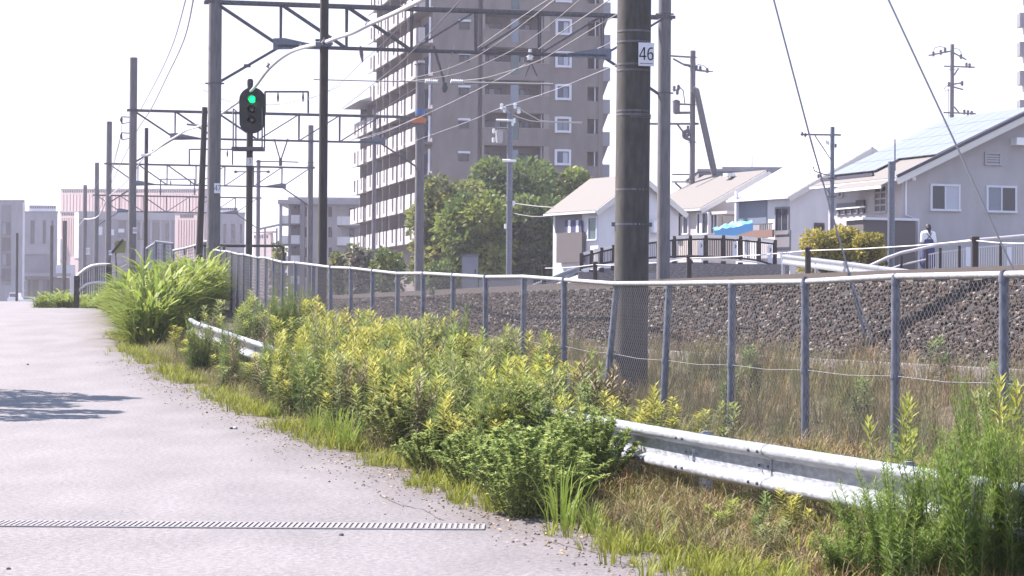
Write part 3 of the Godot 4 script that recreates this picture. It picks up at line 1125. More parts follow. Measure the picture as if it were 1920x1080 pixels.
func signal_post() -> void:
	var d := 66.0
	var base := foot_of(P(467, 420, d))
	var o := thing("railway_signal", "railway colour light signal showing green on a dark mast", "signal", base)
	var b := at_org(base)
	var top := P(470, 240, d)
	b.tube([base - Vector3(0, 0.3, 0), Vector3(base.x, top.y, base.z), Vector3(base.x, P(469, 150, d).y, base.z)], [0.095, 0.09, 0.075], 16)
	b.tube([Vector3(base.x, P(469, 160, d).y, base.z), Vector3(base.x, P(469, 151, d).y, base.z), Vector3(base.x, P(469, 148, d).y, base.z)], [0.085, 0.085, 0.05], 12)
	build(o, "mast", b, M.pole_brown)
	var c := P(473, 207, d - 0.3)
	var outl := PackedVector2Array()
	for i in 24:
		var g := TAU * i / 24.0
		var cy := 0.29 if sin(g) >= 0 else -0.29
		outl.append(Vector2(cos(g) * 0.36, cy + sin(g) * 0.345))
	var bd := at_org(base)
	bd.slab(outl, 0.03, Transform3D(Basis(), c))
	bd.bevel_box(c + Vector3(0, 0, -0.14), Vector3(0.36, 1.05, 0.22), 0.04)
	build(o, "backboard", bd, M.black)
	for k in 4:
		var y: float = [0.30, 0.02, -0.27, -0.5][k]
		var lc := c + Vector3(0, y, 0.02)
		if k == 3:
			continue
		var h := at_org(base)
		# hood: three quarters of a tube over the lens
		var seg := 14
		for i in seg:
			var g0 := deg_to_rad(-30.0 + 240.0 * i / seg)
			var g1 := deg_to_rad(-30.0 + 240.0 * (i + 1) / seg)
			for rr in [0.115, 0.105]:
				var p0: Vector3 = lc + Vector3(cos(g0), sin(g0), 0) * rr
				var p1: Vector3 = lc + Vector3(cos(g1), sin(g1), 0) * rr
				h.quad(p0, p1, p1 + Vector3(0, 0, 0.2), p0 + Vector3(0, 0, 0.2))
		build(o, "hood", h, M.black)
		var l := at_org(base)
		l.tube([lc - Vector3(0, 0, 0.01), lc + Vector3(0, 0, 0.012), lc + Vector3(0, 0, 0.03)], [0.098, 0.098, 0.05], 20)
		build(o, "lens" if k > 0 else "green_lamp", l, M.lamp_green if k == 0 else M.lens)
	var li := OmniLight3D.new()
	li.name = "green_light"
	li.light_color = Color(0.1, 1.0, 0.55)
	li.light_energy = 0.02
	li.light_size = 0.08
	li.omni_range = 10.0
	li.omni_attenuation = 2.0
	li.shadow_enabled = true
	o.add_child(li)
	li.position = c + Vector3(0, 0.30, 0.12) - base
	# service platform with its hoops
	var pf := at_org(base)
	pf.box((P(437, 280, d) + P(496, 280, d)) * 0.5 + Vector3(0, 0, 0.1), Vector3(0.86, 0.09, 0.6))
	build(o, "platform", pf, M.steel_dark)
	for px in [440.0, 494.0]:
		var r := at_org(base)
		var lo := P(px, 278, d)
		var hi := P(px, 206, d)
		r.tube([lo + Vector3(0, 0, 0.35), hi + Vector3(0, 0, 0.35), hi + Vector3(0, 0, -0.3), lo + Vector3(0, 0, -0.3)], 0.022, 6)
		build(o, "guard_hoop", r, M.steel_dark)
	plate(o, 469, 303, d - 0.12, 0.17, 0.22, "3")


# ---------------------------------------------------------------- overhead wires
func run(pts: Array, r: float, label: String, m: Material, group := "", called := "overhead_wire") -> void:
	var p := []
	for q in pts:
		p.append(P(q[0], q[1], q[2]))
	var fine := []
	for i in p.size() - 1:
		var p0: Vector3 = p[maxi(i - 1, 0)]
		var p3: Vector3 = p[mini(i + 2, p.size() - 1)]
		for k in 4:
			fine.append(p[i].cubic_interpolate(p[i + 1], p0, p3, k / 4.0))
	fine.append(p[p.size() - 1])
	var b := at_org(p[0])
	b.tube(fine, r, 5)
	single(called, b, m, label, called.replace("_", " "), group)


func wires() -> void:
	# the white wrapped cable
	run([[812, -14, 36], [790, 0, 37.5], [735, 27, 41], [690, 47, 43], [660, 62, 44.5], [632, 71, 45.8], [608, 80, 46.8], [562, 91, 50], [535, 103, 53], [512, 121, 57], [497, 137, 60], [480, 160, 64], [462, 179, 67], [440, 196, 71], [418, 211, 75], [400, 224, 79], [370, 238, 86], [350, 244, 91], [330, 256, 96], [310, 268, 101], [290, 283, 106], [275, 291, 110]], 0.042, "thick white wrapped cable sagging across from the dark slender pole", M.cable, "", "wrapped_cable")
	run([[275, 291, 110], [262, 305, 116], [252, 322, 125], [240, 336, 135], [226, 350, 145], [206, 366, 158]], 0.03, "white wrapped cable between the thin dark pole and the slim concrete pole", M.cable, "", "wrapped_cable")
	run([[206, 366, 158], [198, 378, 170], [190, 397, 182], [180, 408, 193], [165, 411, 205], [158, 411, 214], [148, 423, 225]], 0.05, "white wrapped cable sagging low before the pink brick hall", M.cable, "", "wrapped_cable")
	for q in [[608, 80, 46.6], [690, 46, 43], [565, 89, 50], [503, 125, 58]]:
		var c := P(q[0], q[1], q[2])
		var b := at_org(c)
		b.tube([c - Vector3(0.03, 0.02, 0), c + Vector3(0.03, 0.075, 0)], [0.05, 0.02], 8)
		b.tube([c + Vector3(-0.01, 0.05, 0), c + Vector3(-0.01, 0.11, 0)], 0.012, 6)
		single("cable_hanger", b, M.wire, "small dark hanger clipped on the white wrapped cable", "cable hanger", "hangers on the wrapped cable")
	# wires dropping to the tall bracketed pole
	run([[350, -8, 60], [327, 75, 84], [300, 138, 100], [263, 207, 116]], 0.016, "upper of two wires swooping down to the tall bracketed pole", M.wire)
	run([[364, -8, 60], [345, 75, 84], [310, 150, 102], [283, 205, 114], [258, 243, 122], [230, 300, 140], [208, 345, 159]], 0.02, "lower of two wires swooping past the tall bracketed pole", M.wire)
	run([[230, 222, 116], [225, 260, 130], [214, 300, 150], [206, 335, 159]], 0.016, "slack wire from the upper side bracket to the next slim pole", M.wire)
	run([[228, 250, 116], [216, 300, 140], [203, 345, 165], [186, 395, 202]], 0.016, "slack wire from the lower side bracket running behind the slim pole", M.wire)
	run([[192, 331, 159], [181, 345, 180], [172, 370, 202]], 0.018, "short wire looping between the two slim poles on the left", M.wire)
	# side brackets on the tall pole
	for k in 2:
		var y0 := 220.0 + 30.0 * k
		var c := P(246, y0, 116)
		var o := thing("side_bracket", ["upper", "lower"][k] + " iron side bracket with wires on the tall concrete pole", "bracket", c)
		var b := at_org(c)
		b.beam(c, P(228, y0 - 1, 116), 0.04, 0.05)
		b.beam(P(246, y0 + 9, 116), P(229, y0 + 12, 116), 0.04, 0.04)
		build(o, "arm", b, M.steel_dark)
		b = at_org(c)
		b.tube([P(228, y0 - 1, 116), P(227, y0 + 5, 116), P(229, y0 + 12, 116)], [0.03, 0.07, 0.03], 6)
		build(o, "insulator", b, M.steel_dark)
	# contact and messenger wires seen in front of the tower
	var g := "overhead wires before the tower"
	var lab := [
		["dark wire rising steeply before the tower's corner to the top edge", [[872, -8, 44], [826, 40, 54], [783, 86, 63], [745, 122, 70], [690, 165, 84], [640, 205, 100]], 0.013, 0],
		["dark wire with a hanging strainer at the tower's upper left edge", [[760, 40, 62], [710, 89, 74], [676, 118, 82], [644, 151, 92], [600, 178, 104], [545, 197, 118]], 0.010, 0],
		["bright wire on the left of the group before the balcony bays", [[896, 89, 66], [933, 63, 60], [991, 23, 53], [1042, -10, 47]], 0.011, 1],
		["bright wire crossing the middle of the white framed windows", [[1010, 92, 66], [1053, 60, 60], [1108, 23, 53], [1160, -12, 47]], 0.013, 1],
		["lowest bright wire curving up from the striped insulators", [[868, 151, 72], [909, 146, 70], [968, 129, 66], [1012, 113, 63], [1041, 97, 60], [1111, 54, 54], [1165, 22, 49]], 0.012, 1],
		["bright wire curving from left of the striped insulators to the slot windows", [[700, 162, 84], [740, 153, 78], [779, 145, 72], [836, 130, 70], [880, 112, 67], [911, 95, 64], [956, 64, 59], [1004, 27, 53], [1040, 0, 49]], 0.010, 1],
		["bright wire just below the curving one, ending high on the right", [[770, 152, 76], [835, 143, 72], [880, 131, 70], [920, 114, 67], [966, 91, 63], [1009, 63, 58], [1056, 26, 53], [1090, -4, 49]], 0.010, 1],
		["short bright wire at the top edge above the bays", [[1000, 32, 58], [1036, 1, 53], [1050, -10, 51]], 0.009, 1],
		["faint wire climbing from the orange banded pole towards the bays", [[669, 262, 119], [725, 244, 108], [783, 221, 98], [850, 190, 90], [931, 150, 78], [985, 120, 72]], 0.008, 2],
		["faint wire crossing the tower wall at mid height", [[720, 283, 119], [783, 262, 110], [880, 227, 96], [931, 205, 90], [985, 187, 84], [1041, 168, 78], [1110, 140, 70], [1155, 122, 65]], 0.008, 2],
		["dark wire rising before the lower white balconies", [[640, 260, 122], [675, 236, 115], [707, 215, 110], [740, 190, 104], [780, 165, 97]], 0.009, 0],
		["pale wire from the second truss up to the orange band", [[655, 264, 120], [700, 255, 118], [740, 240, 117], [779, 221, 118]], 0.012, 2],
		["thin wire running up left from pole 46 across the sky gap", [[1040, 97, 76], [1090, 98, 76], [1117, 92, 75], [1140, 82, 74], [1156, 72, 73]], 0.012, 2],
	]
	for q in lab:
		run(q[1], q[2], q[0], [M.wire, M.wire_bright, M.cable][q[3]], g)
	run([[380, 168, 100], [440, 193, 110], [520, 196, 118], [560, 188, 112], [600, 178, 106], [640, 160, 98]], 0.012, "thin sagging wire between the signal and the slender pole", M.wire)
	run([[1310, 80, 150], [1390, 55, 140], [1545, 2, 120]], 0.01, "hair thin wire across the empty sky right of pole 46", M.cable)
	run([[350, 233, 112], [372, 235, 112], [400, 236, 112]], 0.05, "short banded bar hanging left of the pole numbered 47", M.wire, "", "insulator_bar")
	# cross span with its strain insulators and hanger, under the nearest beam
	var c := P(590, 150, 73)
	var o := thing("cross_span", "long horizontal cross span bar with striped white insulators before the tower", "cross span", c)
	var b := at_org(c)
	b.tube([P(588, 149, 73), P(700, 152, 73.3), P(795, 153, 73.5)], 0.02, 6)
	b.tube([P(870, 155, 73.8), P(1037, 158, 74.2)], 0.034, 8)
	build(o, "bar", b, M.wire_bright)
	for k in 2:
		var a0: Vector3 = P([797.0, 845.0][k], 153.5, 73.6)
		var a1: Vector3 = P([821.0, 868.0][k], 154.5, 73.7)
		b = at_org(c)
		var pts := []
		var rad := []
		for i in 15:
			pts.append(a0.lerp(a1, i / 14.0))
			rad.append(0.095 if i % 2 == 1 else 0.035)
		b.tube(pts, rad, 10)
		build(o, "strain_insulator", b, M.porcelain)
	var hc := P(834, 158, 73.6)
	for px in [813.0, 851.0]:
		b = at_org(c)
		b.beam(P(px, 86, 73.4), hc, 0.05, 0.06)
		build(o, "hanger_arm", b, M.wire_bright if px > 830.0 else M.steel_dark)
	b = at_org(c)
	b.tube([hc + Vector3(0, 0.05, 0), hc - Vector3(0, 0.12, 0), hc - Vector3(0, 0.25, 0)], [0.06, 0.1, 0.05], 8)
	build(o, "hub", b, M.steel_dark)
	# string of bell insulators below the first beam
	var sc := P(676, 86, 73)
	var so := thing("strain_string", "short string of dark insulators hanging under the nearest truss", "insulator string", sc)
	b = at_org(sc)
	b.tube([sc, P(677, 95, 73), P(678, 103, 73), P(680, 117, 73)], [0.02, 0.06, 0.06, 0.02], 8)
	build(so, "insulator", b, M.wire)
	# V shaped drop arms under the second beam
	var dc := P(525, 310, 117)
	var dv := thing("drop_arm", "V shaped drop arm hanging under the second truss", "drop arm", dc)
	for px in [514.0, 540.0]:
		b = at_org(dc)
		b.beam(P(px, 260, 117), P(526, 302, 117), 0.05, 0.06)
		build(dv, "arm", b, M.steel_dark)
	b = at_org(dc)
	b.tube([P(526, 296, 117), P(526, 311, 117)], 0.08, 8)
	b.tube([P(480, 303, 117), P(526, 303, 117), P(560, 304, 117)], 0.03, 6)
	build(dv, "steady_bar", b, M.steel_dark)
	var tc := P(450, 322, 150)
	var tt := thing("knobbed_crossbeam", "dark crossbeam with knob ends beside the signal mast", "crossbeam", tc)
	b = at_org(tc)
	b.tube([P(442, 322, 150), P(504, 322, 150)], 0.04, 6)
	build(tt, "bar", b, M.steel_dark)
	for px in [442.0, 503.0]:
		b = at_org(tc)
		b.tube([P(px - 3, 322, 150), P(px, 322, 150), P(px + 3, 322, 150)], [0.06, 0.1, 0.06], 8)
		build(tt, "insulator", b, M.steel_dark)
	# small post insulator on a bar in front of the white framed windows
	var ic := P(994, 105, 74)
	var io := thing("post_insulator", "white post insulator with two splayed legs before the bays", "insulator", ic)
	b = at_org(ic)
	b.tube([P(994, 92, 74), P(994, 103, 74), P(994, 106, 74), P(994, 109, 74), P(994, 112, 74)], [0.05, 0.05, 0.12, 0.06, 0.1], 10)
	build(io, "insulator_body", b, M.porcelain)
	for px in [984.0, 1007.0]:
		b = at_org(ic)
		b.tube([P(996, 118, 74), P(px, 143, 74)], 0.022, 6)
		build(io, "leg", b, M.steel_dark)


# ---------------------------------------------------------------- buildings
func frame_t(px: float, py: float, d: float, turn: float) -> Transform3D:
	var p := foot_of(P(px, py, d))
	return Transform3D(Basis(Vector3.UP, turn), p)


# a box whose front face lies in the local plane z, over a rectangle of the photograph
func fr(o: Node, tr: Transform3D, called: String, x0: float, y0: float, x1: float, y1: float, z: float, depth: float, m: Material, to_ground := false) -> MeshInstance3D:
	var xm := (x0 + x1) * 0.5
	var ym := (y0 + y1) * 0.5
	var a := lz(tr, x0, ym, z).x
	var e := lz(tr, x1, ym, z).x
	var t := lz(tr, xm, y0, z).y
	var b := lz(tr, xm, y1, z).y if not to_ground else -1.0
	var mb := MB.new()
	mb.span(Vector3(a, b, z - depth), Vector3(e, t, z))
	return build(o, called, mb, m)


func fwin(o: Node, tr: Transform3D, x0: float, y0: float, x1: float, y1: float, z: float, bar: float, fm: Material, pm: Array, called := "window", rows := 1) -> void:
	var xm := (x0 + x1) * 0.5
	var ym := (y0 + y1) * 0.5
	var a := lz(tr, x0, ym, z).x
	var e := lz(tr, x1, ym, z).x
	var t := lz(tr, xm, y0, z).y
	var b := lz(tr, xm, y1, z).y
	win_box(o, Basis(), Vector3((a + e) * 0.5, (t + b) * 0.5, z), e - a, t - b, bar, fm, pm, called, rows)


# window whose frame stands 6 cm proud of the wall round sunk panes; bs turns it from facing +z
func win_box(o: Node, bs: Basis, c: Vector3, w: float, h: float, bar: float, fm: Material, pm: Array, called := "window", rows := 1) -> void:
	var mb := MB.new()
	var dz := 0.10
	mb.box(Vector3(0, h * 0.5 - bar * 0.5, 0), Vector3(w, bar, dz))
	mb.box(Vector3(0, -h * 0.5 + bar * 0.5, 0.02), Vector3(w + 0.04, bar, dz + 0.04))
	for s in [-1, 1]:
		mb.box(Vector3(s * (w * 0.5 - bar * 0.5), 0, 0.002), Vector3(bar, h - bar * 1.98, dz))
	var n := pm.size()
	var iw := (w - bar * 2.0) / n
	for k in range(1, n):
		mb.box(Vector3(-w * 0.5 + bar + iw * k, 0, 0.004), Vector3(bar * 0.7, h - bar * 1.98, dz * 0.8))
	for r in range(1, rows):
		mb.box(Vector3(0, -h * 0.5 + bar + (h - 2.0 * bar) * r / rows, 0.0), Vector3(w - bar * 1.98, bar * 0.7, dz * 0.7))
	var q := build(o, called, mb, fm)
	q.transform = Transform3D(bs, c)
	for k in n:
		var pb := MB.new()
		pb.box(Vector3(-w * 0.5 + bar + iw * (k + 0.5), 0, -0.012 + 0.01 * (k % 2)), Vector3(iw, h - bar * 1.9, 0.03))
		build(q, "pane", pb, pm[k])


func bx(o: Node, called: String, a: Vector3, e: Vector3, m: Material) -> MeshInstance3D:
	var mb := MB.new()
	mb.span(Vector3(minf(a.x, e.x), minf(a.y, e.y), minf(a.z, e.z)), Vector3(maxf(a.x, e.x), maxf(a.y, e.y), maxf(a.z, e.z)))
	return build(o, called, mb, m)


func tower() -> void:
	var th := atan(0.222)
	var tr := frame_t(808, 560, 207, th)
	var o := thing("apartment_tower", "tall taupe apartment tower with white balcony panels on its left side", "apartment tower", tr.origin, th)
	var g := tr.origin.y
	var L := []
	for k in 12:
		L.append(EYE + 6.25 + 2.85 * k - g)
	var top: float = L[11] + 0.4
	var X := func(px: float) -> float: return lz(tr, px, 220, 0.0).x
	var xa: float = X.call(896)
	var xb: float = X.call(904)
	var xs0: float = X.call(957)
	var xs1: float = X.call(972)
	var xc: float = X.call(1030)
	var xd: float = X.call(1102)
	var xe: float = X.call(1123)
	var xf: float = X.call(1131)
	# body behind the front wall
	bx(o, "wall", Vector3(0, -1, -24.4), Vector3(xf, top, -1.9), M.tower)
	bx(o, "wall", Vector3(0.004, -1, -1.9), Vector3(xa, top, 0), M.tower)
	bx(o, "wall", Vector3(xa, -1, -1.9), Vector3(xb, top, -0.45), M.tower_dark)  # groove whose recess shade is also put into a darker colour
	bx(o, "pier", Vector3(xb, -1, -1.9), Vector3(xb + 0.22, top, 0.0), M.tower_trim)
	bx(o, "pier", Vector3(xc - 0.5, -1, -1.9), Vector3(xc, top, 0.0), M.tower_trim)
	bx(o, "wall", Vector3(xc, -1, -1.9), Vector3(xd, top, -0.12), M.tower)
	bx(o, "pier", Vector3(xe, -1, -1.9), Vector3(xf, top, -0.1), M.tower)
	var zl := -34.6
	bx(o, "lower_wing_wall", Vector3(0.3, -1, zl), Vector3(9.0, L[5] - 0.1, -24.4), M.tower)
	var rf := MB.new()
	rf.slab(PackedVector2Array([Vector2(-2.6, L[5] - 0.15), Vector2(0.4, L[5] + 0.9), Vector2(6.0, L[5] + 0.9), Vector2(9.5, L[5] - 0.1)]), 10.6, Transform3D(Basis(), Vector3(0, 0, (zl - 24.4) * 0.5)))
	build(o, "lower_wing_roof", rf, M.roof_grey)
	bx(o, "parapet", Vector3(-1.3, top, -24.5), Vector3(xf + 0.1, top + 0.8, 0.1), M.tower_trim)
	var pz := []
	for q in [[659.0, 671.5], [673.6, 682.4], [689.0, 700.0], [703.6, 713.0], [716.0, 725.6], [729.0, 744.0], [748.0, 757.8], [762.0, 779.5]]:
		pz.append([lx(tr, q[0], 400, -1.3).z, lx(tr, q[1], 400, -1.3).z])
	for k in 11:
		var y: float = L[k]
		# ---- front: small window under a white hood
		var sx0: float = X.call(860)
		var sx1: float = X.call(879)
		win_box(o, Basis(), Vector3((sx0 + sx1) * 0.5, y + 1.55, 0.0), sx1 - sx0, 0.62, 0.06, M.louver, [M.glass_dark])
		bx(o, "window_hood", Vector3(sx0 - 0.09, y + 1.88, 0.0), Vector3(sx1 + 0.09, y + 2.06, 0.28), M.frame_white)
		# ---- balcony bay: floor slab, two parapets, glass slot, windows at the back
		bx(o, "balcony_floor", Vector3(xb + 0.22, y - 0.18, -1.9), Vector3(xc - 0.5, y + 0.02, -0.16), M.tower_trim)
		bx(o, "parapet", Vector3(xb + 0.02, y - 0.2, -0.15), Vector3(xs0, y + 1.3, 0.06), M.tower)
		bx(o, "parapet", Vector3(xs1, y - 0.2, -0.15), Vector3(xc - 0.02, y + 1.3, 0.06), M.tower)
		bx(o, "parapet_cap", Vector3(xb, y + 1.3, -0.18), Vector3(xs0, y + 1.36, 0.09), M.tower_trim)
		bx(o, "parapet_cap", Vector3(xs1, y + 1.3, -0.18), Vector3(xc, y + 1.36, 0.09), M.tower_trim)
		bx(o, "parapet", Vector3(xs0, y - 0.2, -0.14), Vector3(xs1, y + 0.28, 0.05), M.tower)
		bx(o, "glass_screen", Vector3(xs0, y + 0.28, -0.05), Vector3(xs1, y + 2.3, 0.0), M.glass_pale if k % 2 == 0 else M.glass_green)
		var cur := [[M.glass_blue, M.curtain, M.glass_blue], [M.glass_dark, M.glass_pale, M.glass_dark], [M.curtain, M.glass_dark, M.glass_blue], [M.glass_blue, M.glass_blue, M.glass_pale]]
		win_box(o, Basis(), Vector3((X.call(912) + X.call(948)) * 0.5, y + 1.05, -1.88), X.call(948) - X.call(912), 2.1, 0.07, M.louver, cur[k % 4])
		win_box(o, Basis(), Vector3((X.call(973) + X.call(1002)) * 0.5, y + 1.05, -1.88), X.call(1002) - X.call(973), 2.1, 0.07, M.louver, cur[(k * 3 + 1) % 4])
		bx(o, "drain_pipe", Vector3(X.call(1016.5), y, -0.5), Vector3(X.call(1018), y + 2.65, -0.42), M.frame_white)
		# ---- white framed window
		var wx0: float = X.call(1040.5)
		var wx1: float = X.call(1071)
		var q := MB.new()
		var cy := y + 1.72
		var hw := (wx1 - wx0) * 0.5
		var cxm := (wx0 + wx1) * 0.5
		for s in [-1.0, 1.0]:
			q.box(Vector3(cxm + s * (hw - 0.1), cy, -0.03), Vector3(0.2, 1.4, 0.22))
			q.box(Vector3(cxm, cy + s * 0.6 + 0.02, -0.025), Vector3(hw * 2.0 - 0.4, 0.2, 0.22))
		build(o, "window_surround", q, M.frame_white)
		win_box(o, Basis(), Vector3(cxm, cy, -0.09), hw * 2.0 - 0.42, 1.02, 0.05, M.louver, [[M.glass_blue, M.glass_pale], [M.glass_pale, M.curtain], [M.glass_blue, M.curtain], [M.glass_pale, M.glass_pale]][k % 4], "window", 1)
		# ---- narrow recess with a white pipe
		bx(o, "spandrel", Vector3(xd, y - 0.55, -1.6), Vector3(xe, y + 0.95, -0.2), M.tower)
		bx(o, "spandrel_cap", Vector3(xd, y + 0.95, -1.6), Vector3(xe, y + 1.02, -0.17), M.tower_trim)
		bx(o, "drain_pipe", Vector3(xe - 0.3, y + 1.02, -0.55), Vector3(xe - 0.2, y + 2.3, -0.45), M.frame_white)
		# ---- balcony on the right side with its tapered bracket
		bx(o, "side_balcony", Vector3(xf, y + 0.0, -3.2), Vector3(xf + 0.72, y + 1.22, -0.4), M.wall_grey_light)
		var br := MB.new()
		br.slab(PackedVector2Array([Vector2(xf, y), Vector2(xf + 0.6, y), Vector2(xf, y - 1.6)]), 2.6, Transform3D(Basis(), Vector3(0, 0, -1.8)))
		build(o, "balcony_bracket", br, M.tower_dark)
		# ---- left side: slabs, white slotted panels, dark railings between, windows behind
		var far: float = zl if k < 5 else -24.4
		bx(o, "balcony_floor", Vector3(-1.25, y - 0.22, far), Vector3(0.0, y - 0.02, 0.1), M.tower_dark)  # soffit shade put into the dark slab colour
		for i in 8:
			if i < 2 and k >= 5:
				continue
			var z0: float = pz[i][0]
			var z1: float = pz[i][1]
			var w := z1 - z0
			var pm := MB.new()
			var s0 := z0 + w * 0.52
			var s1 := z0 + w * 0.74
			pm.span(Vector3(-1.42, y - 0.2, z0), Vector3(-1.26, y + 1.28, s0))
			pm.span(Vector3(-1.42, y - 0.2, s1), Vector3(-1.26, y + 1.28, z1))
			pm.span(Vector3(-1.42, y - 0.2, s0), Vector3(-1.26, y + 0.08, s1))
			var p := build(o, "balcony_panel", pm, M.panel_white)
			var lm := MB.new()
			lm.span(Vector3(-1.33, y + 0.08, s0), Vector3(-1.29, y + 1.2, s1))
			build(p, "slot_louver", lm, M.louver)
			if i < 7:
				var zg: float = pz[i + 1][0]
				bx(o, "railing", Vector3(-1.3, y - 0.1, z1), Vector3(-1.26, y + 1.15, zg), M.louver)
				bx(o, "partition", Vector3(-1.2, y, (z1 + zg) * 0.5 - 0.06), Vector3(0, y + 2.6, (z1 + zg) * 0.5 + 0.06), M.tower_dark)
			win_box(o, Basis(Vector3.UP, -PI / 2), Vector3(0.0 if i > 1 else 0.3, y + 1.0, (z0 + z1) * 0.5), minf(w * 0.7, 2.4), 1.95, 0.08, M.louver, [M.glass_dark, M.glass_blue])
		# near end of the balcony: dark window end and a white downpipe
		bx(o, "end_wall", Vector3(-1.25, y, 0.0), Vector3(-0.7, y + 1.28, 0.1), M.panel_white)
		bx(o, "drain_pipe", Vector3(-0.35, y - 0.02, 0.02), Vector3(-0.2, y + 2.2, 0.14), M.frame_white)


# plain block with its front in the picture plane, at distance d
func block(called: String, label: String, category: String, x0: float, y0: float, x1: float, d: float, depth: float, m: Material, turn := 0.0) -> Node3D:
	var tr := frame_t((x0 + x1) * 0.5, 560, d, turn)
	var o := thing(called, label, category, tr.origin, turn)
	var a := lz(tr, x0, y0, 0.0)
	var e := lz(tr, x1, y0, 0.0)
	var wl := MB.new()
	wl.slab(PackedVector2Array([Vector2(a.x, -1), Vector2(e.x, -1), Vector2(e.x, e.y), Vector2(a.x, a.y)]), depth, Transform3D(Basis(), Vector3(0, 0, -depth * 0.5)))
	build(o, "wall", wl, m)
	var c := MB.new()
	c.beam(a + Vector3(-0.1, 0.1, -depth * 0.5), e + Vector3(0.1, 0.1, -depth * 0.5), depth + 0.24, 0.18)
	build(o, "coping", c, M.wall_grey_light)
	return o


func slots(o: Node, tr: Transform3D, x0: float, x1: float, y0: float, y1: float, z: float, n: int) -> void:
	for i in n:
		var u := x0 + (x1 - x0) * (i + 0.5) / n
		fr(o, tr, "slot", u - 1.2, y0, u + 1.2, y1, z + 0.05, 0.3, M.black)


func ribs(o: Node, tr: Transform3D, x0: float, x1: float, y0: float, y1: float, z: float, n: int) -> void:
	for i in n:
		var u := x0 + (x1 - x0) * (i + 0.5) / n
		fr(o, tr, "brick_rib", u - 0.6, y0, u + 0.6, y1, z + 0.06, 0.2, M.brick_line)


